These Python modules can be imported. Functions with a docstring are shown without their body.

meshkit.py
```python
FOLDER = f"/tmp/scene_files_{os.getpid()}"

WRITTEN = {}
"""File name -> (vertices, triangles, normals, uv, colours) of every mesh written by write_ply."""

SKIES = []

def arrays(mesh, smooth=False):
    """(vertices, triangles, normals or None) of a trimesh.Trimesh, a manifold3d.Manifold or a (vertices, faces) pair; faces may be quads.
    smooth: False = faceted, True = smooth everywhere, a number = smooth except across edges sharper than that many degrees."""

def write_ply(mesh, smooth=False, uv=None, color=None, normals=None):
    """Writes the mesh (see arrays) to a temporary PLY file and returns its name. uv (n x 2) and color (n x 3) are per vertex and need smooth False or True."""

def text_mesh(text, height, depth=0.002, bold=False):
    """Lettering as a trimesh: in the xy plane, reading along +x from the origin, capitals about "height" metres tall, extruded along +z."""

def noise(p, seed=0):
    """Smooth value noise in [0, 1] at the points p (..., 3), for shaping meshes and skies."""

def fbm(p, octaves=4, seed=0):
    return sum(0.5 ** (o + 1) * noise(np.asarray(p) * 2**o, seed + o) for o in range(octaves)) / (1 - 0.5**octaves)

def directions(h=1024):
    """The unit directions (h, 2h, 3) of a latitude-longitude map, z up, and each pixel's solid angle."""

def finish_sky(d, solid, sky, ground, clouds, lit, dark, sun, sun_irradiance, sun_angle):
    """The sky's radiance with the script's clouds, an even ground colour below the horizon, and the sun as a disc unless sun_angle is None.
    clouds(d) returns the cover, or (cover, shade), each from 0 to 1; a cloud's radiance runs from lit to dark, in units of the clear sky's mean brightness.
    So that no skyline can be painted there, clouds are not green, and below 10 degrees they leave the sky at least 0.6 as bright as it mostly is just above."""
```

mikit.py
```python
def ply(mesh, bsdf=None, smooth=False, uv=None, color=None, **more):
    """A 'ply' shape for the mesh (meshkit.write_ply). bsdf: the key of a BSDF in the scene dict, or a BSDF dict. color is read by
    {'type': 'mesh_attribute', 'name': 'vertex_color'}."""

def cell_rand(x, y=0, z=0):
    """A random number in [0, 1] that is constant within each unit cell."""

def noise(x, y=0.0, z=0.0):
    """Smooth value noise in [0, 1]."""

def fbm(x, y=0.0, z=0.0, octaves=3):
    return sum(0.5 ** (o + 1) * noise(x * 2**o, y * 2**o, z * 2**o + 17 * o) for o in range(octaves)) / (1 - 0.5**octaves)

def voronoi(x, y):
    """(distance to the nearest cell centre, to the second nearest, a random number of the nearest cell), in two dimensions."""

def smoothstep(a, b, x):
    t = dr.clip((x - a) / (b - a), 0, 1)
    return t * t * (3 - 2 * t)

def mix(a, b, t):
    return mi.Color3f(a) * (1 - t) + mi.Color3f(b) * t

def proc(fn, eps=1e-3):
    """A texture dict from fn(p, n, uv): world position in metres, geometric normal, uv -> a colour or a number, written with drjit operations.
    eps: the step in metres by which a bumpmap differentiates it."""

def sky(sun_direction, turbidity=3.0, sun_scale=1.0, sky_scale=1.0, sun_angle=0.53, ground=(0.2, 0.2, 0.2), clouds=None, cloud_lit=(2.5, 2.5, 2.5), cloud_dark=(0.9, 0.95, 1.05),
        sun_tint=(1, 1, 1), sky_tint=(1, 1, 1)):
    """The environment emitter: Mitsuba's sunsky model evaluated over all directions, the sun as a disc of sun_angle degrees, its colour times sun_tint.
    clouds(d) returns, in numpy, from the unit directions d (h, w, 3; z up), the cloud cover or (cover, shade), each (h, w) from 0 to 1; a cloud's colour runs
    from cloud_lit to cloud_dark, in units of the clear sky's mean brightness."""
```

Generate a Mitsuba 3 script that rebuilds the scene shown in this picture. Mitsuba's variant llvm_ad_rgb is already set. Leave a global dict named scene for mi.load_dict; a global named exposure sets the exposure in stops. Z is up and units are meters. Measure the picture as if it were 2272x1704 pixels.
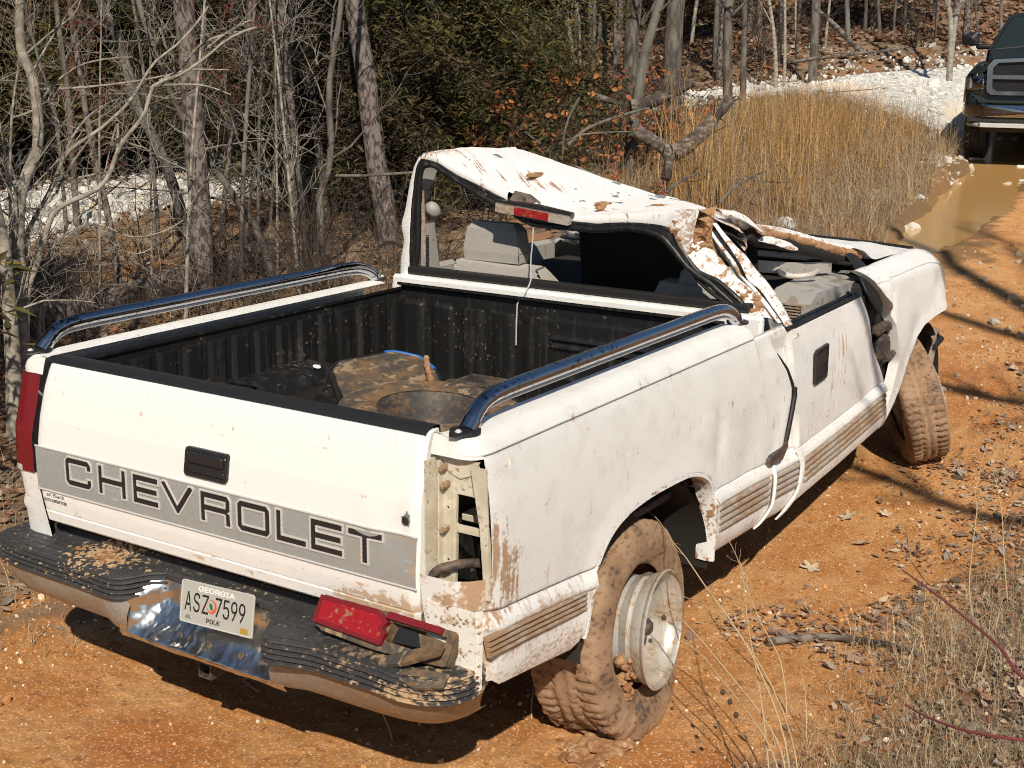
import math, random
import numpy as np
import trimesh
import drjit as dr
import mitsuba as mi
import mikit, meshkit
from mikit import noise, fbm, voronoi, cell_rand, smoothstep, mix
from shapely.geometry import Polygon, LineString, Point, box as sbox
from shapely import affinity
from shapely.ops import unary_union
from scipy.interpolate import RBFInterpolator
from scipy.spatial import cKDTree

T = mi.ScalarTransform4f
scene, labels = {}, {}
exposure = 1.8

# ------------------------------------------------------------------ camera and daylight
CAM = np.array([-2.7045, -2.7670, 2.2091])
FWD = np.array([0.81969, 0.51997, -0.24029])
UP = np.array([0.19723, 0.13763, 0.97065])
scene['camera'] = {'type': 'perspective', 'fov': 42.475, 'fov_axis': 'x', 'near_clip': 0.05, 'far_clip': 400.0,
                   'to_world': T().look_at(origin=CAM.tolist(), target=(CAM + FWD).tolist(), up=UP.tolist())}
SUN = np.array([-1.0, -0.72, 1.0]) / np.linalg.norm([-1.0, -0.72, 1.0])
scene['sky'] = mikit.sky(SUN.tolist(), turbidity=2.4, sky_scale=0.55, sun_tint=(0.905, 1.0, 1.17))

# ------------------------------------------------------------------ helpers
def key_for(name):
    if name not in USED:
        USED[name] = 0
        return name
    USED[name] += 1
    return '%s_%03d' % (name, USED[name])
USED = {}

def obj(name, mesh, mat, parent=None, smooth=35, color=None, kind=None, label=None, cat=None, group=None, to_world=None):
    k = key_for((parent + '__' if parent else '') + name)
    if isinstance(mesh, dict):
        d = dict(mesh)
    elif color is not None:
        d = mikit.ply(mesh, mat, smooth=True if smooth else False, color=color)
    else:
        d = mikit.ply(mesh, mat, smooth=smooth)
    if to_world is not None:
        d['to_world'] = to_world
    scene[k] = d
    tag(k, label, cat, group, kind)
    return k

def tag(k, label=None, cat=None, group=None, kind=None):
    e = {}
    if label: e['label'] = label
    if cat: e['category'] = cat
    if group: e['group'] = group
    if kind: e['kind'] = kind
    if e: labels[k] = e

def thing(name, label, cat, group=None):
    k = key_for(name)
    tag(k, label, cat, group)
    return k

def tm(v, f):
    f = np.asarray(f)
    if f.shape[1] == 4:
        f = np.vstack([f[:, [0, 1, 2]], f[:, [0, 2, 3]]])
    m = trimesh.Trimesh(np.asarray(v, float), f, process=False)
    return m

def join(ms):
    vs, fs, n = [], [], 0
    for m in ms:
        if hasattr(m, 'vertices'):
            v, f = np.asarray(m.vertices), np.asarray(m.faces)
        else:
            v, f = m
        vs.append(v); fs.append(np.asarray(f) + n); n += len(v)
    return tm(np.vstack(vs), np.vstack(fs))

def grid(P, keep=None, flip=False):
    P = np.asarray(P, float)
    n, m = P.shape[:2]
    i, j = np.meshgrid(np.arange(n - 1), np.arange(m - 1), indexing='ij')
    a = i * m + j
    q = np.stack([a, a + m, a + m + 1, a + 1], -1)
    if keep is not None:
        q = q[keep]
    q = q.reshape(-1, 4)
    if flip:
        q = q[:, ::-1]
    m_ = tm(P.reshape(-1, 3), q)
    v = m_.vertices; f = m_.faces
    ar = np.linalg.norm(np.cross(v[f[:, 1]] - v[f[:, 0]], v[f[:, 2]] - v[f[:, 0]]), axis=1)
    return tm(v, f[ar > 1e-10])

def tubev(points, radii, sides=8, cap=True, squash=None):
    p = np.asarray(points, float)
    n = len(p)
    r = np.broadcast_to(np.asarray(radii, float), (n,))
    t = np.gradient(p, axis=0)
    t /= np.linalg.norm(t, axis=1, keepdims=True) + 1e-12
    a = np.zeros_like(p)
    ref = np.array([0, 0, 1.0]) if abs(t[0, 2]) < 0.9 else np.array([1.0, 0, 0])
    cur = np.cross(t[0], ref)
    for k in range(n):
        cur = cur - t[k] * np.dot(cur, t[k])
        cur /= np.linalg.norm(cur) + 1e-12
        a[k] = cur
    b = np.cross(t, a)
    ang = np.arange(sides) * 2 * np.pi / sides
    ca, sa = np.cos(ang), np.sin(ang) * (squash or 1.0)
    v = p[:, None] + r[:, None, None] * (ca[None, :, None] * a[:, None] + sa[None, :, None] * b[:, None])
    i, j = np.meshgrid(np.arange(n - 1), np.arange(sides), indexing='ij')
    q = np.stack([i * sides + j, i * sides + (j + 1) % sides, (i + 1) * sides + (j + 1) % sides, (i + 1) * sides + j], -1).reshape(-1, 4)
    f = np.vstack([q[:, [0, 1, 2]], q[:, [0, 2, 3]]])
    v = v.reshape(-1, 3)
    if cap:
        for base, flip in ((0, True), ((n - 1) * sides, False)):
            fan = np.array([[base, base + k, base + k + 1] for k in range(1, sides - 1)])
            f = np.vstack([f, fan[:, ::-1] if flip else fan])
    return v, f

def tube(points, radii, sides=8, cap=True, squash=None):
    return tm(*tubev(points, radii, sides, cap, squash))

def spline(pts, n):
    p = np.asarray(pts, float)
    d = np.r_[0, np.cumsum(np.linalg.norm(np.diff(p, axis=0), axis=1))]
    from scipy.interpolate import PchipInterpolator
    return PchipInterpolator(d, p, axis=0)(np.linspace(0, d[-1], n))

def rbox(lo, hi, b=0.01):
    lo, hi = np.minimum(lo, hi).astype(float), np.maximum(lo, hi).astype(float)
    b = min(b, 0.45 * (hi - lo).min())
    pts = []
    for sx in (0, 1):
        for sy in (0, 1):
            for sz in (0, 1):
                c = np.array([(lo, hi)[sx][0], (lo, hi)[sy][1], (lo, hi)[sz][2]])
                s = np.array([1 - 2 * sx, 1 - 2 * sy, 1 - 2 * sz]) * b
                for k in range(3):
                    e = s.copy(); e[k] = 0
                    pts.append(c + e)
    return trimesh.convex.convex_hull(np.array(pts))

def ext(poly, h, frame):
    """polygon extruded: frame maps (u, v, w) rows to world: origin, U, V, W"""
    o, U, V, W = [np.asarray(x, float) for x in frame]
    ms = []
    for g in getattr(poly, 'geoms', [poly]):
        if g.is_empty or g.area < 1e-9: continue
        m = trimesh.creation.extrude_polygon(g, h, engine='earcut')
        v = np.asarray(m.vertices)
        ms.append(tm(o + v[:, :1] * U + v[:, 1:2] * V + v[:, 2:3] * W, m.faces))
    r = join(ms)
    if np.dot(np.cross(U, V), W) < 0:
        r = tm(r.vertices, np.asarray(r.faces)[:, ::-1])
    return r

def lathe(profile, n=40, axis='y', center=(0, 0, 0), R=None):
    """profile rows (radius, along axis); closed=False; returns mesh about axis through center, rotated by R"""
    pr = np.asarray(profile, float)
    a = np.linspace(0, 2 * np.pi, n + 1)
    P = np.stack([pr[None, :, 0] * np.cos(a)[:, None], np.repeat(pr[None, :, 1], n + 1, 0), pr[None, :, 0] * np.sin(a)[:, None]], -1)
    P[-1] = P[0]
    g = grid(P)
    v = np.asarray(g.vertices)
    if R is not None:
        v = v @ np.asarray(R).T
    m = trimesh.Trimesh(v + np.asarray(center), g.faces, process=False)
    m.merge_vertices()
    return m

def rotm(axis, deg):
    return trimesh.transformations.rotation_matrix(math.radians(deg), axis)[:3, :3]

def rough(mesh, amp, freq, seed=0, oct=4):
    v = np.asarray(mesh.vertices)
    n = trimesh.Trimesh(v, mesh.faces, process=False).vertex_normals
    d = (meshkit.fbm(v * freq + seed * 7.3, oct, seed) - 0.5) * 2 * amp
    return tm(v + n * d[:, None], mesh.faces)

def crust(A, B, n, k, amp, cut, seed, nrm, freq=16.0):
    """a skin of caked clay between two lines: it rises where the lumps are and dives under the panel where there are none"""
    A_, B_ = spline(A, n), spline(B, n)
    t = np.linspace(-0.1, 1.1, k)
    P = A_[:, None] + (B_ - A_)[:, None] * t[None, :, None]
    q = meshkit.fbm(P * freq, 4, seed) * 0.62 + meshkit.fbm(P * freq * 4.5, 3, seed + 3) * 0.38
    e = np.minimum(np.minimum(np.linspace(0, 1, n), np.linspace(1, 0, n))[:, None] * 6, np.minimum(t + 0.1, 1.1 - t)[None] * 5)
    h = (q - cut) * np.clip(e, 0, 1) - 0.05 * (1 - np.clip(e, 0, 1))
    h = np.where(h > 0, np.sqrt(np.maximum(h, 0)) * amp, h * amp * 2 - 0.002)
    nrm = np.asarray(nrm, float) / np.linalg.norm(nrm)
    return grid(P + nrm * h[..., None])

def rock(rng, n=1, sub=1):
    m = trimesh.creation.icosphere(subdivisions=sub)
    v = m.vertices * rng.uniform(0.6, 1.2, 3)
    v = v * (1 + 0.5 * (meshkit.fbm(v * 1.3 + rng.uniform(0, 99, 3), 3, 1)[:, None] - 0.5))
    return v, m.faces

def scatter(v0, f0, pos, scale, rot, jitter=None):
    """many copies of one small mesh: pos (n,3), scale (n,) or (n,3), rot (n,3,3)"""
    s = scale[:, None] * np.ones(3) if np.ndim(scale) == 1 else scale
    v = np.einsum('kij,knj->kni', rot, v0[None] * s[:, None, :]) + pos[:, None]
    f = np.asarray(f0)[None] + (np.arange(len(pos)) * len(v0))[:, None, None]
    return v.reshape(-1, 3), f.reshape(-1, 3)

def randrot(rng, n, tilt=math.pi):
    a = rng.uniform(0, 2 * np.pi, n); b = rng.uniform(-tilt, tilt, n); c = rng.uniform(-tilt, tilt, n)
    ca, sa, cb, sb, cc, sc = np.cos(a), np.sin(a), np.cos(b), np.sin(b), np.cos(c), np.sin(c)
    Z = np.zeros((n, 3, 3)); Z[:, 0, 0] = ca; Z[:, 0, 1] = -sa; Z[:, 1, 0] = sa; Z[:, 1, 1] = ca; Z[:, 2, 2] = 1
    X = np.zeros((n, 3, 3)); X[:, 0, 0] = 1; X[:, 1, 1] = cb; X[:, 1, 2] = -sb; X[:, 2, 1] = sb; X[:, 2, 2] = cb
    Y = np.zeros((n, 3, 3)); Y[:, 1, 1] = 1; Y[:, 0, 0] = cc; Y[:, 0, 2] = sc; Y[:, 2, 0] = -sc; Y[:, 2, 2] = cc
    return np.einsum('kij,kjl,klm->kim', Z, X, Y)

# ------------------------------------------------------------------ materials
def mat(key, **kw):
    two = kw.pop('two', True)
    b = {'type': 'principled', **kw}
    scene[key] = {'type': 'twosided', 'b': b} if two else b
def rgb(*c):
    return {'type': 'rgb', 'value': list(c)}

MUD = (0.36, 0.20, 0.10)
MUDL = (0.46, 0.29, 0.16)
PAINT = (0.80, 0.80, 0.785)
PRIMER = (0.20, 0.23, 0.24)

def speck(p, s, thr):
    return smoothstep(thr - 0.03, thr + 0.03, noise(p.x * s, p.y * s, p.z * s))

def ell(p, c, r):
    d = mi.Vector3f((p.x - c[0]) / r[0], (p.y - c[1]) / r[1], (p.z - c[2]) / r[2])
    return 1 - dr.norm(d)

def c_side(p, n, uv):
    # right flank: dry mud brushed round the lamp opening, thin runs on the door, splashes on the rear quarter
    br = fbm(p.x * 85, p.y * 30, p.z * 11, 3); b = fbm(p.x * 14, p.y * 14, p.z * 14, 4); f = fbm(p.x * 110, p.y * 110, p.z * 110, 3)
    a = dr.maximum(ell(p, (0.06, -0.96, 0.84), (0.17, 0.4, 0.21)), 0.0)
    m = smoothstep(0.62, 0.78, 0.46 * br + 0.26 * f + 0.30 * b + 0.42 * dr.minimum(a, 0.6)) * 0.9
    a2 = dr.maximum(ell(p, (0.18, -0.96, 0.655), (0.50, 0.4, 0.09)), 0.0)
    m = dr.maximum(m, smoothstep(0.58, 0.86, 0.4 * br + 0.3 * f + 0.3 * b + 0.42 * dr.minimum(a2, 0.6)) * 0.85)
    a3 = dr.maximum(ell(p, (0.30, -0.96, 0.50), (0.55, 0.4, 0.11)), 0.0)
    m = dr.maximum(m, smoothstep(0.58, 0.80, 0.5 * f + 0.4 * b + 0.40 * dr.minimum(a3, 0.5)) * 0.7)
    run = noise(p.x * 48 + (noise(p.z * 7, p.x * 3) - 0.5) * 1.2, p.z * 1.3)
    fr = fbm(p.x * 70, p.z * 30, 3.3, 3)
    dz = smoothstep(0.76, 0.84, p.z + (b - 0.5) * 0.4) * smoothstep(1.15, 1.08, p.z + (b - 0.5) * 0.3)
    dx = smoothstep(2.52, 2.58, p.x + (b - 0.5) * 0.3) * smoothstep(2.92, 2.84, p.x + (b - 0.5) * 0.3)
    rust = smoothstep(0.66, 0.80, run) * smoothstep(0.42, 0.60, fr) * dz * dx * 0.75
    run2 = smoothstep(0.64, 0.8, noise(p.x * 130, p.z * 8)) * smoothstep(0.82, 0.70, p.z + (b - 0.5) * 0.6) * smoothstep(0.45, 0.62, fr) * 0.4
    sp = smoothstep(0.70, 0.76, f) * smoothstep(0.85, 0.55, p.z + (b - 0.5) * 0.9) * 0.7
    base = mix(PAINT, (0.74, 0.735, 0.715), smoothstep(0.42, 0.66, b) * 0.7)
    c = mix(base, mix(MUDL, MUD, f), dr.maximum(m, dr.maximum(run2, sp)))
    return mix(c, (0.47, 0.24, 0.10), rust)

def c_gate(p, n, uv):
    br = fbm(p.y * 30, p.z * 70, p.x * 9 + p.y * 20, 3); b = fbm(p.x * 13, p.y * 13, p.z * 13, 4); f = fbm(p.y * 110, p.z * 110, 1.5, 3)
    a = dr.maximum(ell(p, (0, -0.66, 0.725), (0.4, 0.26, 0.085)), 0.0)
    m = smoothstep(0.60, 0.72, 0.36 * br + 0.24 * f + 0.36 * b + 0.42 * dr.minimum(a, 0.6)) * 0.9
    sp = smoothstep(0.68, 0.74, f) * smoothstep(-0.1, -0.45, p.y + (b - 0.5) * 0.8) * smoothstep(0.83, 0.76, p.z)
    dash = smoothstep(0.72, 0.8, noise(p.y * 50, p.z * 140, 2)) * smoothstep(0.745, 0.735, p.z) * smoothstep(0.5, 0.6, b) * smoothstep(0.3, 0.0, p.y)
    m = dr.maximum(m, dr.maximum(sp, dash * 0.8))
    chip = smoothstep(0.012, 0.010, dr.norm(mi.Vector2f((p.y + 0.738) * 0.8, (p.z - 1.001) * 0.62)) + (noise(p.y * 160, p.z * 160) - 0.5) * 0.012)
    c = mix(PAINT, mix(MUDL, (0.60, 0.44, 0.29), br), m)
    return mix(c, PRIMER, chip)

def c_post(p, n, uv):
    b = fbm(p.x * 24, p.y * 24, p.z * 24, 4); f = fbm(p.x * 95, p.y * 95, p.z * 95, 3)
    m = smoothstep(0.50, 0.68, b * 0.6 + f * 0.42)
    c = mix((0.76, 0.745, 0.69), (0.44, 0.29, 0.17), m)
    return mix(c, (0.15, 0.10, 0.06), smoothstep(0.66, 0.72, f) * 0.7)

def c_roof(p, n, uv):
    # scrapes that follow the crush, a few mud smears, chips down to the primer near the front edge
    v = p.x * 0.84 - p.y * 0.54; u = p.x * 0.54 + p.y * 0.84
    s = fbm(v * 70, u * 5, p.z * 6, 3); b = fbm(p.x * 6, p.y * 6, p.z * 6, 3); f = fbm(p.x * 85, p.y * 85, p.z * 85, 3)
    m = smoothstep(0.63, 0.76, s * 0.78 + f * 0.22 + (b - 0.5) * 0.7)
    left = smoothstep(0.66, 0.78, p.y + (b - 0.5) * 0.3) * smoothstep(0.40, 0.60, f) * 0.8
    right = smoothstep(-0.40, -0.54, p.y + (b - 0.5) * 0.3) * smoothstep(0.40, 0.56, f) * 0.75
    m = dr.maximum(m * 0.9, dr.maximum(left, right))
    chip = smoothstep(0.655, 0.67, fbm(p.x * 15 + 5, p.y * 19, p.z * 5, 3) + (f - 0.5) * 0.05 + smoothstep(2.45, 2.75, p.x + (b - 0.5) * 0.4) * 0.09 - 0.115)
    c = mix(PAINT, mix((0.42, 0.24, 0.12), (0.30, 0.12, 0.05), f), m)
    return mix(c, PRIMER, chip * (1 - m))

def c_pillar(p, n, uv):
    b = fbm(p.x * 15, p.y * 15, p.z * 15, 4); s = fbm(p.x * 10 + p.z * 34, p.y * 70, p.z * 16, 3); f = fbm(p.x * 100, p.y * 100, p.z * 100, 3)
    m = smoothstep(0.52, 0.66, s * 0.5 + f * 0.3 + b * 0.24)
    c = mix(PAINT, mix((0.46, 0.29, 0.16), (0.33, 0.16, 0.075), b), m)
    return mix(c, (0.10, 0.06, 0.04), smoothstep(0.70, 0.75, f) * 0.6)

def c_white(p, n, uv):
    b = fbm(p.x * 8, p.y * 8, p.z * 8, 4)
    d = speck(p, 110, 0.89)
    return mix(mix(PAINT, (0.73, 0.73, 0.70), smoothstep(0.45, 0.62, b) * 0.5), (0.2, 0.14, 0.08), d * 0.6)

def c_band(p, n, uv):
    b = fbm(p.y * 9, p.z * 14, 1, 4); f = fbm(p.y * 90, p.z * 90, 2, 3)
    m = smoothstep(0.48, 0.68, b * 0.65 + f * 0.35) * smoothstep(-0.35, -0.62, p.y + (b - 0.5) * 0.5)
    scr = smoothstep(0.80, 0.86, noise(p.y * 9 + p.z * 30, p.z * 160)) * smoothstep(0.5, 0.6, b)
    c = mix((0.335, 0.345, 0.34), (0.285, 0.29, 0.285), f)
    c = mix(c, (0.50, 0.51, 0.52), scr * 0.5)
    return mix(c, (0.41, 0.31, 0.21), m * 0.75)

def c_black(p, n, uv):
    b = fbm(p.x * 8, p.y * 8, p.z * 8, 4); f = fbm(p.x * 90, p.y * 90, p.z * 60, 3); run = fbm(p.x * 45, p.y * 45, p.z * 3, 3)
    m = smoothstep(0.48, 0.72, run * 0.6 + f * 0.2 + b * 0.2)
    c = mix((0.010, 0.010, 0.0105), (0.032, 0.031, 0.030), m)
    return mix(c, (0.22, 0.16, 0.11), smoothstep(0.715, 0.76, f) * smoothstep(0.45, 0.6, b) * 0.7)

def c_pad(p, n, uv):
    b = fbm(p.x * 13, p.y * 13, p.z * 13, 4); f = fbm(p.x * 90, p.y * 90, p.z * 90, 3)
    right = smoothstep(-0.30, -0.75, p.y + (b - 0.5) * 0.7)
    m = smoothstep(0.56, 0.70, b * 0.45 + f * 0.50 + right * 0.12)
    l = smoothstep(0.62, 0.72, f * 0.75 + b * 0.2 + 0.38 * dr.maximum(ell(p, (-0.01, 0.50, 0.63), (0.16, 0.19, 0.2)), 0.0))
    m = dr.maximum(m * (0.12 + 0.88 * right), l)
    return mix(mix((0.030, 0.031, 0.034), (0.060, 0.060, 0.062), f), mix((0.42, 0.27, 0.15), (0.52, 0.38, 0.23), f), m)

def c_mud(p, n, uv):
    f = fbm(p.x * 60, p.y * 60, p.z * 60, 4); b = fbm(p.x * 15, p.y * 15, p.z * 15, 3)
    return mix(mix(MUD, (0.26, 0.12, 0.055), smoothstep(0.4, 0.65, b)), MUDL, smoothstep(0.52, 0.66, f))

def c_tyre(p, n, uv):
    f = fbm(p.x * 70, p.y * 70, p.z * 70, 4); b = fbm(p.x * 10, p.y * 10, p.z * 10, 4)
    c = mix((0.34, 0.225, 0.14), (0.26, 0.155, 0.09), smoothstep(0.4, 0.62, b))
    c = mix(c, (0.20, 0.11, 0.06), smoothstep(0.55, 0.68, f) * 0.7)
    return mix(c, (0.075, 0.062, 0.055), smoothstep(0.57, 0.72, b * 0.45 + f * 0.58) * 0.8)

def c_rib(p, n, uv):
    f = fbm(p.x * 60, p.y * 60, p.z * 110, 4); b = fbm(p.x * 7, p.y * 7, p.z * 7, 3)
    m = smoothstep(0.38, 0.66, f * 0.6 + b * 0.4 + smoothstep(0.7, 0.2, p.x + (b - 0.5)) * 0.12)
    return mix((0.40, 0.36, 0.31), (0.31, 0.20, 0.12), m)

def c_primer(p, n, uv):
    f = fbm(p.x * 90, p.y * 90, p.z * 90, 4); b = fbm(p.x * 22, p.y * 22, p.z * 22, 3)
    m = smoothstep(0.60, 0.72, f * 0.7 + b * 0.32)
    return mix(mix((0.52, 0.47, 0.36), (0.62, 0.58, 0.475), smoothstep(0.35, 0.65, b)), (0.26, 0.18, 0.11), m * 0.8)

def c_steel(p, n, uv):
    f = fbm(p.x * 70, p.y * 70, p.z * 70, 4); b = fbm(p.x * 12, p.y * 12, p.z * 12, 3)
    return mix((0.045, 0.042, 0.040), (0.15, 0.10, 0.07), smoothstep(0.38, 0.68, f * 0.6 + b * 0.4))
def c_bump(p, n, uv):
    f = fbm(p.x * 85, p.y * 85, p.z * 85, 4); b = fbm(p.x * 7, p.y * 7, p.z * 9, 3)
    c = mix((0.33, 0.315, 0.29), (0.27, 0.205, 0.145), smoothstep(0.38, 0.62, b * 0.7 + f * 0.3 + smoothstep(-0.3, -0.8, p.y) * 0.08))
    return mix(c, (0.42, 0.29, 0.175), smoothstep(0.60, 0.72, f * 0.7 + b * 0.34) * 0.8)
def c_rail(p, n, uv):
    f = fbm(p.x * 90, p.y * 90, p.z * 90, 3); b = fbm(p.x * 6, p.y * 6, p.z * 6, 3)
    return mix((0.52, 0.53, 0.57), (0.20, 0.14, 0.09), smoothstep(0.60, 0.72, f * 0.7 + b * 0.33))
def c_redl(p, n, uv):
    f = fbm(p.x * 80, p.y * 80, p.z * 80, 4); b = fbm(p.x * 14, p.y * 14, p.z * 14, 3)
    low = smoothstep(-0.62, -0.74, p.y + (b - 0.5) * 0.2) * 0.10
    return mix((0.30, 0.006, 0.010), (0.30, 0.17, 0.095), smoothstep(0.56, 0.70, f * 0.55 + b * 0.45 + low) * 0.85)

def c_rim(p, n, uv):
    f = fbm(p.x * 85, p.y * 85, p.z * 85, 4); b = fbm(p.x * 9, p.y * 9, p.z * 9, 3)
    c = mix((0.60, 0.58, 0.54), (0.50, 0.42, 0.33), smoothstep(0.38, 0.66, b * 0.7 + f * 0.3))
    return mix(c, (0.38, 0.245, 0.14), smoothstep(0.60, 0.72, f * 0.7 + b * 0.34) * 0.8)

def c_lid(p, n, uv):
    f = fbm(p.x * 60, p.y * 60, p.z * 60, 4); b = fbm(p.x * 9 + p.y * 5, p.y * 18, p.z * 9, 4); w = fbm(p.x * 22 + b * 6, p.y * 30, 7, 3)
    c = mix((0.065, 0.058, 0.05), (0.20, 0.12, 0.06), smoothstep(0.36, 0.66, b * 0.65 + f * 0.35))
    return mix(c, (0.33, 0.24, 0.15), smoothstep(0.56, 0.70, w * 0.7 + f * 0.3) * 0.8)

def c_cloth(p, n, uv):
    f = fbm(p.x * 160, p.y * 160, p.z * 160, 2); b = fbm(p.x * 10, p.y * 10, p.z * 10, 3)
    return mix((0.30, 0.285, 0.26), (0.40, 0.38, 0.35), f * 0.6 + b * 0.4)

def c_dash(p, n, uv):
    f = fbm(p.x * 90, p.y * 90, p.z * 90, 3)
    d = smoothstep(0.62, 0.68, fbm(p.x * 18, p.y * 18, p.z * 18, 4))
    return mix(mix((0.33, 0.32, 0.30), (0.39, 0.38, 0.36), f), (0.20, 0.12, 0.06), d * 0.5)

def h_fine(p, n, uv):
    return fbm(p.x * 120, p.y * 120, p.z * 120, 3) * 0.0012
def h_paint(p, n, uv):
    return fbm(p.x * 5, p.y * 5, p.z * 5, 2) * 0.0022
def h_mud(p, n, uv):
    return fbm(p.x * 45, p.y * 45, p.z * 45, 4) * 0.010
def h_chrome(p, n, uv):
    return fbm(p.x * 14, p.y * 22, p.z * 14, 3) * 0.016

def bump(key, tex, **kw):
    scene[key] = {'type': 'twosided', 'b': {'type': 'bumpmap', 'tex': mikit.proc(tex), 'scale': 1.0, 'b': {'type': 'principled', **kw}}}

def plain(key, tex, **kw):
    mat(key, **kw)
for k, fn, ro, cc in (('m_side', c_side, 0.38, 0.6), ('m_gate', c_gate, 0.36, 0.6), ('m_roof', c_roof, 0.42, 0.4), ('m_white', c_white, 0.36, 0.6)):
    mat(k, base_color=mikit.proc(fn), roughness=ro, clearcoat=cc, clearcoat_gloss=0.85)
plain('m_post', h_fine, base_color=mikit.proc(c_post), roughness=0.6)
plain('m_pillar', h_fine, base_color=mikit.proc(c_pillar), roughness=0.55)
plain('m_band', h_fine, base_color=mikit.proc(c_band), roughness=0.5)
plain('m_liner', h_fine, base_color=mikit.proc(c_black), roughness=0.45)
plain('m_pad', h_fine, base_color=mikit.proc(c_pad), roughness=0.55)
bump('m_mud', h_mud, base_color=mikit.proc(c_mud), roughness=0.85)
bump('m_tyre', h_fine, base_color=mikit.proc(c_tyre), roughness=0.8)
plain('m_rib', h_fine, base_color=mikit.proc(c_rib), roughness=0.6)
plain('m_primer', h_fine, base_color=mikit.proc(c_primer), roughness=0.6)
plain('m_steel', h_fine, base_color=mikit.proc(c_steel), roughness=0.6)
plain('m_rim', h_fine, base_color=mikit.proc(c_rim), roughness=0.32, metallic=0.35)
bump('m_lid', h_mud, base_color=mikit.proc(c_lid), roughness=0.7)
plain('m_cloth', h_fine, base_color=mikit.proc(c_cloth), roughness=0.9)
plain('m_dash', h_fine, base_color=mikit.proc(c_dash), roughness=0.55)
bump('m_crumple', h_chrome, base_color=rgb(0.78, 0.77, 0.75), roughness=0.26, metallic=1.0)
mat('m_rubber', base_color=rgb(0.016, 0.015, 0.015), roughness=0.55)
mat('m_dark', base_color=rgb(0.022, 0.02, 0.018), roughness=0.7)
mat('m_plastic', base_color=rgb(0.02, 0.02, 0.022), roughness=0.38)
mat('m_ink', base_color=rgb(0.018, 0.017, 0.018), roughness=0.5)
mat('m_silver', base_color=rgb(0.62, 0.62, 0.60), roughness=0.4, metallic=0.2)
mat('m_chrome', base_color=rgb(0.60, 0.60, 0.62), roughness=0.07, metallic=1.0)
mat('m_blue', base_color=rgb(0.03, 0.14, 0.45), roughness=0.4)
mat('m_red', base_color=rgb(0.17, 0.006, 0.009), roughness=0.16, clearcoat=1.0)
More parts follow.
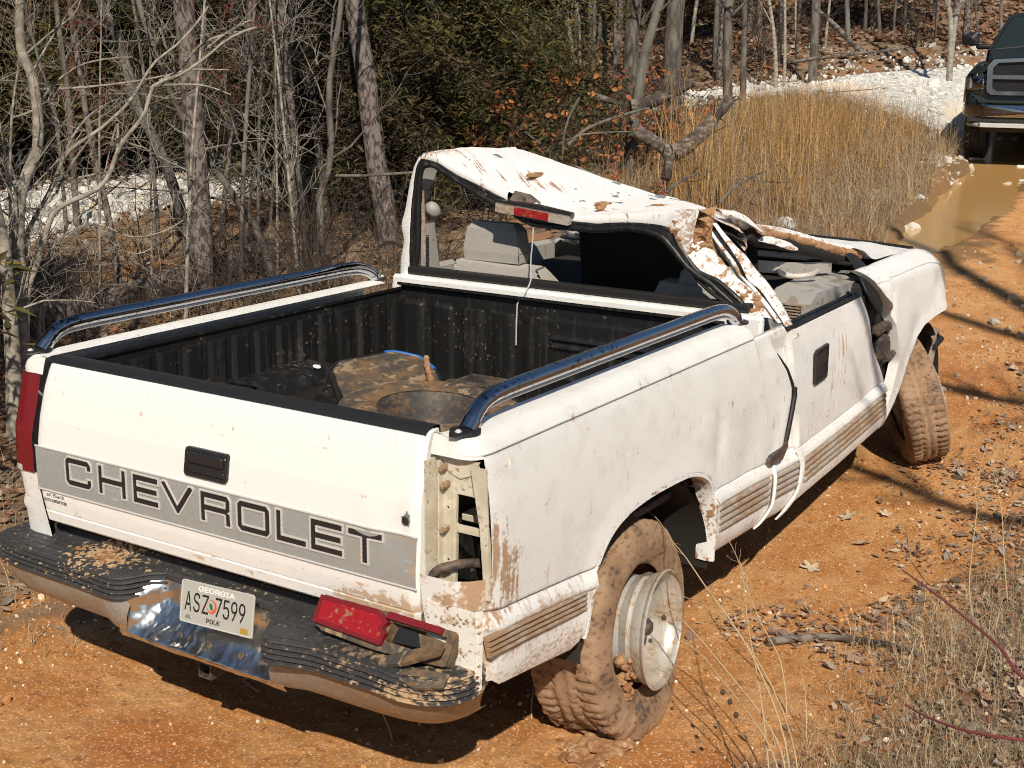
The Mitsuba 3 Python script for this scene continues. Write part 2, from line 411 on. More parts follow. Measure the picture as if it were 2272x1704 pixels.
mat('m_redb', base_color=rgb(0.34, 0.008, 0.012), roughness=0.2, clearcoat=1.0)
mat('m_bumper', base_color=mikit.proc(c_bump), roughness=0.38, metallic=0.3)
mat('m_rail', base_color=mikit.proc(c_rail), roughness=0.09, metallic=1.0)
bump('m_dustlens', h_fine, base_color=mikit.proc(c_rib), roughness=0.5)
mat('m_redlens', base_color=mikit.proc(c_redl), roughness=0.25, clearcoat=0.7)
mat('m_lens', base_color=rgb(0.55, 0.50, 0.46), roughness=0.2, clearcoat=1.0)
mat('m_plate', base_color=rgb(0.42, 0.425, 0.395), roughness=0.35)
mat('m_letterwhite', base_color=rgb(0.82, 0.82, 0.80), roughness=0.4)
mat('m_peach', base_color=rgb(0.62, 0.10, 0.06), roughness=0.5)
mat('m_leafgreen', base_color=rgb(0.03, 0.14, 0.05), roughness=0.5)
mat('m_sticker', base_color=rgb(0.42, 0.27, 0.05), roughness=0.5)
scene['m_glass'] = {'type': 'thindielectric', 'int_ior': 1.5}
# vegetation and litter take a tint per vertex
mat('m_vc', base_color={'type': 'mesh_attribute', 'name': 'vertex_color'}, roughness=0.85)
# ------------------------------------------------------------------ survey of the place (metres)
TER = np.array([(-0.6,-1.1,0),(-0.6,-0.3,0),(-0.6,0.5,0),(-0.6,1.2,0),(0.3,-1.1,0),(0.3,-0.3,0),(0.3,0.5,0),(0.3,1.2,0),(1.2,-1.1,0),(1.2,-0.3,0),(1.2,0.5,0),(1.2,1.2,0),(2.1,-1.1,0),(2.1,-0.3,0),(2.1,0.5,0),(2.1,1.2,0),(3,-1.1,0),(3,-0.3,0),(3,0.5,0),(3,1.2,0),(4,-1,0.13),(4,0,0.12),(4,1,0.12),(4.9,-0.9,0.24),(4.9,0.8,0.27),(-1.6,0,-0.03),(-1.6,1.5,-0.02),(-2.4,0.5,0),(0,2.5,0.02),(2,2.8,0.08),(4,3,0.2),(-2,3,0),(-2.7,-2.77,0.58),(-1.5,-2.6,0.36),(-0.6,-2.3,0.2),(0.4,-1.9,0.05),(1.4,-2,0.1),(2.5,-1.9,0.12),(1.5,-2.8,0.36),(2.8,-2.7,0.36),(4.2,-2.3,0.34),(0,-3.2,0.5),(2,-4,0.75),(-1,-1.4,0.03),(-1.6,-1,0),(-2.2,-1.6,0.15),(-6,-5,0.8),(-6,0,0.2),(-5,5,0.1),(0,-8,1.3),(6,-6,1.3),(-8,8,0.3),(12,-8,2),(1.82,3.56,0),(2.63,4.64,0.05),(3.66,6,0.15),(5.45,8.38,0.28),(6.63,9.94,0.42),(5.34,5.5,0.33),(6.78,6.96,0.34),(9.48,9.69,0.42),(11.71,11.94,0.5),(6.29,4.28,0.4),(10.17,7.31,0.45),(13.62,10,0.55),(10.16,4.45,0.75),(14.48,6.89,0.92),(19.4,9.67,1.12),(7.9,1.42,0.85),(9.83,2.21,1.05),(13.51,3.7,1.28),(19.24,6.03,1.6),(13.4,2.14,1.13),(17.72,3.49,1.33),(23.93,5.45,1.66),(8.05,0.25,0.72),(9.4,0.5,0.75),(11.78,0.83,0.8),(17.43,1.78,0.9),(7.76,-0.49,0.66),(9.21,-0.41,0.78),(6.08,-0.75,0.45),(5.23,-0.74,0.31),(6.57,-0.99,0.55),(5.06,-1.33,0.3),(8.99,13.46,0.4),(13.66,19.95,0.6),(20.68,29.69,1.3),(29.45,41.85,2.6),(44.06,62.14,6),(16.06,16.65,0.65),(23.7,24.56,1.35),(32.04,33.19,2.4),(52.88,54.77,6),(17.74,13.29,0.7),(25.61,19.47,1.4),(33.47,25.65,2.4),(56.28,43.56,6),(23.51,11.81,1.45),(32.25,16.68,2.4),(58.47,31.26,6),(24.34,7.7,2.2),(29,9.5,2.75),(42.06,14.56,4.6),(62.58,22.5,7.5),(21.3,4.21,1.95),(25.14,5.33,2.3),(28.98,6.45,2.75),(40.51,9.8,4.6),(64.51,16.77,8),(18.89,1.42,1.15),(24.78,2.56,1.6),(32.64,4.09,2.6),(46.38,6.75,4.8),(70.92,11.51,8),(2.86,7.87,0.2),(11.2,23.82,0.8),(25.11,50.4,3),(12.29,-2.23,1.1),(27.28,-1.7,2.3),(57.26,-0.63,5)])
SAP = [([(2.18,3.82,0.02),(2.21,3.8,0.81),(2.22,3.79,1.1),(2.24,3.77,1.37),(2.29,3.74,1.54),(2.34,3.7,1.68),(2.35,3.69,1.87),(2.34,3.7,2.07),(2.3,3.73,2.22),(2.31,3.72,2.5)],0.095),([(2.02,3.69,0.01),(2.04,3.67,0.87),(2.04,3.67,1.08),(2.03,3.68,1.24),(2.0,3.7,1.5)],0.109),([(2.21,3.8,0.02),(2.24,3.77,0.81),(2.31,3.72,1.04),(2.39,3.66,1.3),(2.61,3.48,1.46),(2.66,3.43,1.59),(2.68,3.42,1.65),(2.81,3.3,1.89),(2.84,3.27,2.02),(2.97,3.15,2.1),(3.09,3.03,2.22),(3.15,2.97,2.29),(3.28,2.84,2.37)],0.045),([(2.32,3.96,0.03),(2.38,3.92,1.13),(2.43,3.88,1.26),(2.52,3.81,1.45),(2.58,3.77,1.61),(2.75,3.62,1.78),(2.87,3.52,1.92),(3.0,3.4,2.17),(3.09,3.32,2.26),(3.23,3.18,2.49)],0.04),([(2.27,4.0,0.02),(2.31,3.97,1.13),(2.33,3.95,1.56),(2.36,3.94,1.84),(2.41,3.9,2.16),(2.42,3.89,2.25)],0.034),([(2.36,3.93,0.03),(2.3,3.98,1.92)],0.02),([(2.51,4.07,0.04),(2.63,3.98,1.06),(2.81,3.83,1.18),(3.0,3.67,1.09),(3.22,3.47,1.19)],0.024),([(2.6,4.13,0.05),(2.64,4.09,0.94),(2.87,3.91,1.16),(2.98,3.82,1.02),(3.06,3.75,0.97),(3.16,3.66,1.03)],0.021)]
SAPB = [[(2.72,4.18,2.1),(2.87,4.08,2.38),(2.96,4.01,2.53)],[(2.69,4.27,2.16),(2.81,4.14,2.31),(2.96,4.0,2.5),(2.98,4.01,2.59)],[(2.69,4.13,1.89),(2.93,3.89,2.16),(3.07,3.68,2.19)],[(2.72,4.14,1.99),(2.83,3.98,2.0),(3.03,3.68,2.04),(3.22,3.4,2.11)],[(2.9,3.68,1.62),(2.94,3.7,1.79),(2.82,3.73,1.43)],[(2.72,3.95,1.59),(2.85,3.86,1.83),(2.97,3.72,1.94)],[(2.87,3.68,1.51),(2.78,3.81,1.48),(2.6,4.07,1.42)],[(2.59,4.11,1.5),(2.53,4.16,1.39),(2.46,4.24,1.32)],[(2.65,3.97,1.37),(2.57,4.05,1.28),(2.49,4.19,1.32)],[(2.6,4.26,1.82),(2.68,4.14,1.87),(2.8,4.03,2.01)],[(2.65,3.96,1.37),(2.8,3.86,1.65),(2.89,3.78,1.77)],[(3.09,3.56,2.01),(3.24,3.34,2.03),(3.35,3.14,1.97)],[(3.13,3.52,2.05),(3.25,3.37,2.12),(3.37,3.17,2.12)],[(3.33,3.3,2.25),(3.41,3.21,2.34),(3.51,3.1,2.42)],[(3.22,3.41,2.12),(3.31,3.33,2.27),(3.47,3.13,2.35)]]
TREES = [('pine',[(4.69,4.83,0.26),(4.69,4.83,0.95),(4.68,4.84,1.52),(4.67,4.85,2.07),(4.65,4.86,2.61)],0.085),('pine',[(5.96,4.94,0.36),(5.95,4.96,0.98),(5.92,4.99,1.6),(5.9,5.01,2.21),(5.88,5.04,2.66)],0.071),('pine',[(7.09,4.83,0.45),(7.06,4.87,0.89),(7.02,4.92,1.27),(6.97,4.99,2.06),(6.91,5.06,2.7)],0.098),('crooked',[(5.79,4.54,0.35),(5.78,4.54,0.81),(5.78,4.55,1.02),(5.83,4.49,1.24),(5.85,4.46,1.51),(5.84,4.47,1.83),(5.87,4.43,2.25),(5.91,4.39,2.53)],0.031),('thin',[(5.22,4.57,0.31),(5.16,4.64,0.77),(5.05,4.75,1.05),(4.92,4.88,1.33),(4.82,4.98,1.52)],0.03),('thin',[(4.48,5.56,0.24),(4.45,5.59,0.86),(4.42,5.62,1.15),(4.37,5.65,1.5)],0.03),('thin',[(6.86,6.76,0.35),(6.93,6.69,1.24),(7.01,6.61,1.72),(7.05,6.57,1.98)],0.028),('thin',[(6.01,5.48,0.36),(6.04,5.45,1.42),(6.06,5.43,1.93),(6.09,5.4,2.23)],0.014),('thin',[(5.94,6.26,0.33),(5.81,6.39,1.25),(5.64,6.54,1.79),(5.55,6.62,2.35),(5.44,6.71,2.66)],0.051),('thin',[(5.94,5.56,0.36),(6.01,5.48,1.22),(6.05,5.45,1.3)],0.012),('thin',[(6.79,8.85,0.37),(6.79,8.85,1.81),(6.76,8.87,2.28)],0.036),('thin',[(6.7,8.92,0.37),(6.67,8.94,1.7),(6.6,9.0,2.0)],0.021),('thin',[(7.94,6.33,0.41),(7.87,6.41,1.74),(7.8,6.49,2.21)],0.043),('thin',[(8.12,6.12,0.43),(8.11,6.12,2.04),(8.14,6.08,2.76)],0.019),('lean',[(10.16,3.91,0.85),(10.22,3.8,2.28),(10.27,3.71,2.67),(10.29,3.66,2.86)],0.06),('grey',[(15.03,6.48,1.03),(15.03,6.48,2.18),(15.03,6.48,2.7),(15.03,6.47,3.04)],0.123),('grey',[(13.95,5.28,1.13),(13.95,5.28,2.52),(13.96,5.27,2.85),(13.96,5.26,2.98)],0.139),('white',[(15.5,7.7,0.92),(15.49,7.72,2.17),(15.45,7.79,2.72),(15.42,7.85,3.08)],0.04),('white',[(14.41,7.58,0.82),(14.38,7.63,2.51),(14.35,7.68,3.03)],0.024),('white',[(13.4,7.32,0.76),(13.38,7.35,2.58),(13.32,7.44,2.99)],0.023),('white',[(16.42,8.1,0.98),(16.4,8.14,2.74),(16.38,8.18,3.12)],0.023),('grey',[(16.24,8.42,0.92),(16.23,8.43,2.74)],0.045),('grey',[(18.37,8.71,1.13),(18.35,8.75,3.21)],0.049),('grey',[(15.95,6.87,1.08),(15.92,6.94,3.08)],0.065),('grey',[(15.65,5.17,1.23),(15.63,5.23,2.68),(15.63,5.23,3.05)],0.075),('thin',[(17.58,5.76,1.39),(17.56,5.8,3.13)],0.053),('white',[(21.49,6.75,1.69),(21.45,6.85,2.83),(21.41,6.95,3.3)],0.04),('white',[(21.55,6.61,1.7),(21.53,6.66,2.99),(21.52,6.68,3.3)],0.031),('white',[(23.49,7.12,1.9),(23.46,7.21,3.39)],0.024),('grey',[(22.67,6.47,1.71),(22.66,6.48,2.85),(22.66,6.5,3.35)],0.083),('grey',[(26.66,7.17,2.69),(26.64,7.24,3.52)],0.058),('white',[(25.56,7.28,2.5),(25.57,7.25,3.47)],0.031),('thin',[(28.78,7.13,2.79),(28.75,7.22,3.6)],0.04),('white',[(23.42,4.04,1.63),(23.41,4.1,2.96),(23.38,4.2,3.35)],0.06),('white',[(23.42,4.04,1.63),(23.43,4.02,3.09),(23.45,3.95,3.35)],0.042),('thin',[(28.39,4.77,2.58),(28.36,4.91,3.55)],0.027),('thin',[(28.5,4.31,2.52),(28.49,4.39,3.55)],0.033),('thin',[(31.82,7.43,2.89),(31.8,7.49,3.73)],0.037),('grey',[(31.53,8.38,2.92),(31.52,8.4,3.73)],0.049)]
LOGS = [('log',[(9.58,3.62,1.74),(9.74,3.4,1.81),(9.85,3.25,1.9),(9.97,3.11,1.98)],0.06),('log',[(8.15,2.43,1.4),(8.31,2.25,1.56),(8.43,2.16,1.73),(8.52,2.07,1.87)],0.121),('branch',[(7.56,2.51,1.61),(7.62,2.37,1.52),(7.66,2.28,1.46),(7.66,2.24,1.37),(7.61,2.24,1.21)],0.054),('pole',[(21.62,5.12,2.37),(21.52,5.36,2.54),(21.43,5.65,2.85),(21.29,5.99,3.13)],0.045),('branch',[(17.91,5.11,2.19),(18.39,4.41,2.31),(18.71,3.94,2.37),(18.97,3.57,2.45)],0.029),('branch',[(6.15,1.09,1.21),(6.26,0.98,1.35),(6.32,0.9,1.4),(6.32,0.84,1.25)],0.01),('branch',[(5.95,1.42,1.28),(6.02,1.36,1.35),(6.1,1.26,1.41)],0.01),('branch',[(7.09,2.81,1.89),(6.96,2.87,1.6),(6.92,2.86,1.43)],0.011),('branch',[(7.09,3.0,1.5),(7.25,2.8,1.59),(7.47,2.45,1.61)],0.008),('branch',[(8.27,3.59,1.41),(8.4,3.47,1.56),(8.51,3.32,1.64),(8.76,2.99,1.76)],0.015),('branch',[(9.41,3.93,1.83),(9.47,3.82,1.8),(9.53,3.7,1.76)],0.032)]
FALLEN = [(3.67,5.57,0.15),(4.07,5.42,0.19),(4.59,5.31,0.25),(5.05,5.3,0.3)]
STICK = [(1.82,-1.08,0.0),(1.91,-1.17,0.0),(1.98,-1.27,0.01),(1.99,-1.42,0.02),(1.92,-1.64,0.05)]
LEAFPX = [(3.44,-1.04,0.05),(2.72,-0.93,-0.01),(3.09,-1.04,0.0),(4.01,-1.02,0.13),(1.91,-1.14,0.0),(3.36,-0.88,0.03),(2.24,-1.39,0.02),(2.33,-1.45,0.03),(1.85,-1.42,0.02),(2.39,-1.76,0.09)]
CANE1 = [(1.84,-1.57,0.42),(1.65,-1.69,0.46),(1.31,-1.91,0.52),(1.09,-2.07,0.54),(0.92,-2.19,0.54)]
CANE2 = [(0.82,-1.88,0.42),(0.65,-2.03,0.48),(0.57,-2.13,0.52),(0.54,-2.25,0.55),(0.54,-2.3,0.56)]
WEEDS = [[(0.62,-1.6,0.25),(0.79,-1.33,0.4),(0.94,-1.06,0.48),(1.01,-0.84,0.52),(0.98,-0.66,0.55),(1.03,-0.6,0.56)],[(0.63,-1.61,0.25),(0.73,-1.47,0.45),(0.83,-1.27,0.6),(1.02,-1.05,0.66),(1.29,-0.79,0.66),(1.32,-0.68,0.62),(1.1,-0.65,0.55)],[(0.6,-1.56,0.25),(0.72,-1.48,0.38),(0.88,-1.37,0.5),(1.14,-1.23,0.58),(1.28,-1.12,0.62)],[(0.64,-1.63,0.25),(0.76,-1.54,0.32),(0.87,-1.4,0.42),(0.97,-1.24,0.48),(1.01,-1.04,0.5)],[(0.57,-1.6,0.25),(0.74,-1.35,0.38),(0.84,-1.18,0.42),(0.83,-1.14,0.43)],[(2.38,-1.69,0.25),(2.44,-1.68,0.5),(2.52,-1.65,0.55),(2.69,-1.64,0.7)],[(2.59,-1.77,0.28),(2.65,-1.73,0.45),(2.87,-1.63,0.55)],[(1.05,-0.76,0.0),(1.12,-0.72,0.12),(1.18,-0.7,0.16),(1.2,-0.72,0.17)],[(0.83,-0.62,0.0),(0.94,-0.57,0.1),(0.99,-0.56,0.13)],[(1.39,-1.3,0.15),(1.47,-1.17,0.28),(1.63,-1.03,0.4)],[(0.44,-0.32,0.0),(0.49,-0.22,0.07),(0.51,-0.13,0.1),(0.52,-0.05,0.1)]]
ROCKS = [(7.94,1.25,0.84),(9.47,0.61,0.76),(18.4,2.57,1.24),(11.14,1.04,0.83)]
CEDAR = [(9.52,5.93,0.51),(8.31,6.2,0.43),(10.81,7.55,0.49),(10.98,9.69,0.45),(10.47,12.28,0.46),(10.35,13.68,0.44),(16.56,9.8,0.81)]
OAK = [(8.95,4.04,0.74),(10.06,4.1,0.81),(7.04,2.34,0.69),(9.23,4.55,0.67),(6.47,2.34,0.58)]
# ------------------------------------------------------------------ the wrecked pickup
PK = thing('white_pickup', 'wrecked white pickup with a crushed roof, chrome bed rails and a muddy flat rear tyre', 'pickup truck')
SEC = [(0.800, 1.236), (0.840, 1.243), (0.880, 1.242), (0.902, 1.237), (0.918, 1.228), (0.929, 1.212), (0.936, 1.198), (0.938, 1.194), (0.932, 1.189), (0.938, 1.184),
       (0.945, 1.15), (0.955, 1.10), (0.961, 1.05), (0.966, 1.0), (0.969, 0.95), (0.9715, 0.9), (0.972, 0.875), (0.972, 0.85), (0.972, 0.825), (0.972, 0.8), (0.972, 0.77), (0.971, 0.74), (0.970, 0.715),
       (0.969, 0.708), (0.960, 0.702), (0.969, 0.696), (0.973, 0.688), (0.981, 0.676), (0.986, 0.662), (0.984, 0.652), (0.976, 0.645), (0.975, 0.62), (0.975, 0.58), (0.975, 0.54),
       (0.974, 0.515), (0.968, 0.49), (0.958, 0.465), (0.945, 0.445), (0.928, 0.43), (0.90, 0.422)]
SY = np.array([s[0] for s in SEC]); SZ = np.array([s[1] for s in SEC])

def ys(z):
    return np.interp(z, SZ[::-1], SY[::-1])
def dzx(x):
    return np.interp(x, [-0.05, 0.18, 0.567, 1.49, 2.0, 2.34, 2.9, 3.47], [0.065, 0.045, 0.005, 0.0, -0.025, -0.048, -0.025, 0.008])
def lower(x, z):
    """the side's lines below the waist sag and rise along the bent body"""
    return z + dzx(x) * np.clip((1.12 - z) / 0.32, 0, 1)
ARCH = np.array([(0.50, 0.475), (0.535, 0.50), (0.556, 0.58), (0.575, 0.645), (0.61, 0.715), (0.66, 0.775), (0.74, 0.818), (0.86, 0.842), (1.0, 0.849), (1.13, 0.846), (1.25, 0.838),
                 (1.34, 0.818), (1.42, 0.780), (1.47, 0.725), (1.493, 0.65), (1.503, 0.56), (1.507, 0.44), (1.508, 0.425)])

def zlow(x):
    rear = np.interp(x, [-0.05, 0.12, 0.34, 0.50], [0.56, 0.53, 0.50, 0.475])
    a = np.interp(x, ARCH[:, 0], ARCH[:, 1])
    return np.where(x < 0.50, rear, np.where(x > 1.508, np.interp(x, [1.5, 2.05], [0.43, 0.405]), a))
def xfront(z):
    return np.interp(z, [0.40, 0.72, 0.92, 1.18, 1.245], [2.035, 2.0, 1.955, 1.88, 1.862])
def xrear(z):
    return np.interp(z, [0.5, 0.6, 0.70, 0.80, 0.96, 1.10, 1.20, 1.24], [0.02, 0.0, -0.02, -0.035, -0.035, 0.0, 0.022, 0.035])
ARC2 = LineString(ARCH)
WRAPF = [0.04, 0.12, 0.24, 0.42, 0.62, 0.82, 1.0]

def bedside(s):
    xs = np.unique(np.r_[np.linspace(0.085, 0.5, 16), np.linspace(0.5, 0.66, 26), np.linspace(0.66, 1.40, 34), np.linspace(1.40, 1.508, 30), np.linspace(1.508, 2.0, 26)])
    zz = np.r_[SZ]
    cols = []
    for f in WRAPF[::-1]:
        z = lower(0.0, np.maximum(zz, 0.0))
        z = np.maximum(z, np.where(zz < 0.9, 0.56, 0))
        y0 = ys(np.maximum(zz, 0.5))
        y0 = np.r_[SY[:8], y0[8:]]
        y = 0.785 + (y0 - 0.785) * (1 - f)
        d = np.minimum(y0 - y, 0.085)
        x = 0.085 - np.sqrt(np.maximum(0.085 ** 2 - (0.085 - d) ** 2, 0)) + xrear(zz) * d / 0.085
        cols.append(np.stack([x, y, z], -1))
    for x in xs:
        z = lower(x, zz)
        zb = zlow(np.array(x))
        zc = np.maximum(z, zb)
        y = np.where(np.arange(len(zz)) < 10, SY, ys(np.clip(zz + (zc - z), 0.42, 1.2)))
        xx = x + 0.0 * zz
        if x > 1.55:
            xx = 1.55 + (x - 1.55) / 0.45 * (xfront(zc) - 1.55)
        # flare round the arch and the dents ahead of it
        dist = np.array([ARC2.distance(Point(a, b)) for a, b in zip(xx, zc)])
        y = y + 0.010 * np.exp(-(dist / 0.045) ** 2) * (zc > 0.5)
        if s < 0:
            y = y - 0.016 * np.exp(-((xx - 1.53) / 0.05) ** 2 - ((zc - 0.88) / 0.12) ** 2) + 0.010 * np.exp(-((xx - 1.42) / 0.10) ** 2 - ((zc - 0.93) / 0.06) ** 2)
            y = y - 0.012 * np.exp(-((xx - 1.82) / 0.09) ** 2 - ((zc - 0.80) / 0.15) ** 2)
        cols.append(np.stack([xx, y, zc], -1))
    P = np.array(cols)
    if s > 0:
        P[..., 1] -= 0.024 * np.clip(1 - P[..., 0] / 0.7, 0, 1) * np.clip((P[..., 1] - 0.80) / 0.1, 0, 1)
    P[..., 1] *= s
    nw = len(WRAPF)
    keep = np.ones((len(P) - 1, len(zz) - 1), bool)
    zm = 0.5 * (zz[:-1] + zz[1:])
    pocket = (zm < 1.17) & (zm > 0.80)
    keep[:nw - 1, :] &= ~pocket[None]
    body = grid(P, keep, flip=(s > 0))
    lens = P[:nw + 1][:, :]
    return body, P, keep, pocket

def arch_lip(s):
    pts = spline(np.c_[ARCH[1:-1], np.zeros(len(ARCH) - 2)], 60)[:, :2]
    P = []
    for w, d in ((0.004, 0.0), (0.010, 0.004), (0.010, 0.016), (-0.02, 0.022), (-0.06, 0.018)):
        c = pts.mean(0)
        r = pts - np.c_[np.full(len(pts), 1.02), np.minimum(0.35 + 0 * pts[:, 1], pts[:, 1] - 0.02)]
        r = r / np.linalg.norm(r, axis=1, keepdims=True)
        q = pts - r * d
        P.append(np.stack([q[:, 0], s * (ys(np.maximum(pts[:, 1], 0.5)) + w), q[:, 1]], -1))
    return grid(np.array(P), flip=(s > 0))

def ribs(x0, x1, s, z0=0.648, z1=0.517, n=4, slant=0.02, xf=None):
    """the ribbed rub strip, n ridges with rounded backs, closed at its ends"""
    xs = np.linspace(0, 1, 60)
    prof = [(-0.004, 0.0)]
    h = 1.0 / n
    for k in range(n):
        for a, b in ((0.05, 0.004), (0.2, 0.012), (0.5, 0.0145), (0.8, 0.012), (0.93, 0.004)):
            prof.append((b, (k + a) * h))
    prof.append((-0.004, 1.0))
    P = []
    for t in xs:
        row = []
        for b, v in prof:
            z = z0 + (z1 - z0) * v
            x = x0 + (x1 - x0) * t + (slant * v if t < 0.03 else 0)
            if xf is not None:
                x = x0 + (xf(z) - x0) * t
            e = min(1, t / 0.02, (1 - t) / 0.01)
            row.append((x, s * (0.9755 + (b if e > 0.5 else -0.004)), lower(x, z)))
        P.append(row)
    return grid(np.array(P), flip=(s < 0))

BS = {}
for s in (-1, 1):
    body, P, keep, pocket = bedside(s)
    k = obj('bedside', body, 'm_side' if s < 0 else 'm_white', PK, smooth=40)
    BS[s] = (k, P, pocket)
    obj('wheel_arch_lip', arch_lip(s), 'm_pillar' if s < 0 else 'm_white', k)
    if s < 0:
        obj('rub_strip', ribs(-0.005, 0.545, s, 0.650, 0.585), 'm_rib', k, smooth=50)
        obj('rub_strip', ribs(1.513, 2.0, s, 0.648, 0.540, xf=xfront), 'm_rib', k, smooth=50)
labels[BS[-1][0]] = {'label': 'right bedside with an empty tail lamp opening and brushed dry mud'}

# left tail lamp, wrapped round the corner post
kL, P, pocket = BS[1]
nw = len(WRAPF)
rows = np.where(pocket)[0]
L0 = P[:nw, rows[0]:rows[-1] + 2].copy()
ctr = np.array([0.12, 0.80, 0.98])
outv = np.zeros_like(L0); outv[..., 0] = -0.006; outv[..., 1] = 0.004
L1 = L0 + outv
zmid = 0.25 * (L1[:-1, :-1, 2] + L1[1:, :-1, 2] + L1[:-1, 1:, 2] + L1[1:, 1:, 2])
colid = np.arange(nw - 1)[:, None] * np.ones(zmid.shape[1])[None]
white = (zmid < 0.875) & (colid >= 2)
bright = (((zmid > 0.98) & (zmid < 1.04)) | ((zmid > 0.875) & (zmid < 0.94))) & (colid >= 3) & ~white
lamp = obj('tail_lamp', grid(L1, ~white & ~bright, flip=True), 'm_red', PK, smooth=40, label='left tail lamp, still whole, with red and clear lens')
obj('brake_lens', grid(L1 + outv * 0.25, bright, flip=True), 'm_redb', lamp, smooth=40)
obj('reversing_lens', grid(L1 + outv * 0.2, white, flip=True), 'm_lens', lamp, smooth=40)

# right lamp opening: a recessed panel with two holes, ribs, clips and a primer plate above, added where shade falls
def pf(x=0.05):
    return (np.array([x, 0, 0]), np.array([0, -1.0, 0]), np.array([0, 0, 1.0]), np.array([1.0, 0, 0]))
pan = Polygon([(0.786, 0.795), (0.962, 0.795), (0.955, 0.95), (0.935, 1.10), (0.915, 1.172), (0.786, 1.172)])
h1 = Polygon([(0.853, 1.068), (0.900, 1.068), (0.916, 0.992), (0.850, 0.992)]).buffer(0.006)
h2 = Polygon([(0.852, 0.960), (0.918, 0.960), (0.938, 0.815), (0.848, 0.815)]).buffer(0.006)
dents = unary_union([Point(0.818, 1.03).buffer(0.004), Point(0.818, 0.88).buffer(0.004), Point(0.818, 0.84).buffer(0.003)])
pkt = obj('lamp_pocket', ext(pan.difference(h1).difference(h2).difference(dents), 0.004, pf(0.052)), 'm_primer', BS[-1][0])
parts = [ext(sbox(0.800, 0.80, 0.805, 1.165), 0.022, pf(0.03)), ext(sbox(0.832, 0.80, 0.836, 1.165), 0.008, pf(0.046)), ext(sbox(0.7855, 0.795, 0.789, 1.172), 0.07, pf(-0.012)),
         ext(h1.buffer(0.004).difference(h1), 0.01, pf(0.052)), ext(h2.buffer(0.004).difference(h2), 0.012, pf(0.052)),
         ext(Polygon([(0.905, 1.165), (0.955, 1.165), (0.97, 0.80), (0.952, 0.80), (0.935, 1.0)]), 0.006, pf(0.030))]
obj('pocket_flange', rough(join([p for p in parts]), 0.001, 30), 'm_primer', BS[-1][0])
cap = Polygon([(0.80, 1.175), (0.925, 1.175), (0.90, 1.135), (0.862, 1.120), (0.825, 1.132)])
obj('pocket_cap', ext(cap, 0.004, pf(0.046)), 'm_primer', BS[-1][0])
for (yy, zz) in ((0.815, 1.148), (0.820, 1.10), (0.818, 0.975)):
    obj('lamp_clip', join([rbox((0.028, -yy - 0.008, zz - 0.008), (0.052, -yy + 0.006, zz + 0.008), 0.003), rbox((0.02, -yy - 0.003, zz - 0.011), (0.034, -yy + 0.008, zz + 0.002), 0.002)]), 'm_rib', BS[-1][0])
inner = np.array([[[0.26, -0.80, z], [0.16, -0.95, z]] for z in (0.80, 0.95, 1.03, 1.16)])
obj('pocket_back', join([grid(inner), rbox((0.14, -0.95, 0.962), (0.25, -0.80, 0.985), 0.004)]), 'm_primer', BS[-1][0])
obj('corner_post', rough(join([ext(Polygon([(0.80, 0.56), (0.962, 0.56), (0.968, 0.69), (0.964, 0.79), (0.80, 0.79)]).buffer(-0.002), 0.003, pf(-0.030)),
                               grid(np.array([[(-0.028 + 0.02 * t * t, -0.962 - 0.01 * t, z) for t in (0, 0.5, 1)] for z in (0.56, 0.66, 0.79)]))]), 0.003, 16), 'm_post', BS[-1][0])

# bed liner -----------------------------------------------------------------
def wavy(n, period, depth):
    t = (n / period) % 1.0
    return depth * np.clip(np.minimum(t, 1 - t) * 8 - 1, 0, 1)
LN = PK + '__bed_liner'
xs = np.unique(np.r_[np.linspace(0.09, 1.965, 240)])
zs = np.r_[np.linspace(0.745, 1.16, 12), np.linspace(1.165, 1.212, 5)]
ms = []
for s in (-1, 1):
    w = wavy(xs, 0.125, 0.013)
    P = np.array([[(x, s * (0.79 - (ww if z < 1.165 else 0.0) - 0.012 * (z > 1.20)), z) for z in zs] for x, ww in zip(xs, w)])
    ms.append(grid(P, flip=(s < 0)))
yl = np.linspace(-0.79, 0.79, 220)
w = wavy(yl, 0.16, 0.012)
zs2 = np.r_[np.linspace(0.745, 0.90, 5), np.linspace(0.905, 1.15, 30), np.linspace(1.16, 1.234, 7)]
P = []
for y, ww in zip(yl, w):
    row = []
    for z in zs2:
        d = ww if z < 1.15 and y > 0.05 else (0.004 if z < 1.15 else 0)
        if -0.62 < y < 0.0:
            d += 0.014 * (math.exp(-((z - 1.065) / 0.008) ** 2) + math.exp(-((z - 1.03) / 0.008) ** 2) + math.exp(-((z - 0.90) / 0.01) ** 2))
        d += 0.03 * (z > 1.215)
        row.append((1.965 - 0.0 - d, y, z))
    P.append(row)
ms.append(grid(np.array(P), flip=False))
fl = np.array([[(x, y, 0.745 + wavy(np.array(y), 0.12, 0.008)) for x in np.linspace(0.05, 1.97, 12)] for y in np.linspace(-0.79, 0.79, 160)])
ms.append(grid(fl, flip=True))
obj('bed_liner', join(ms), 'm_liner', PK, smooth=30)
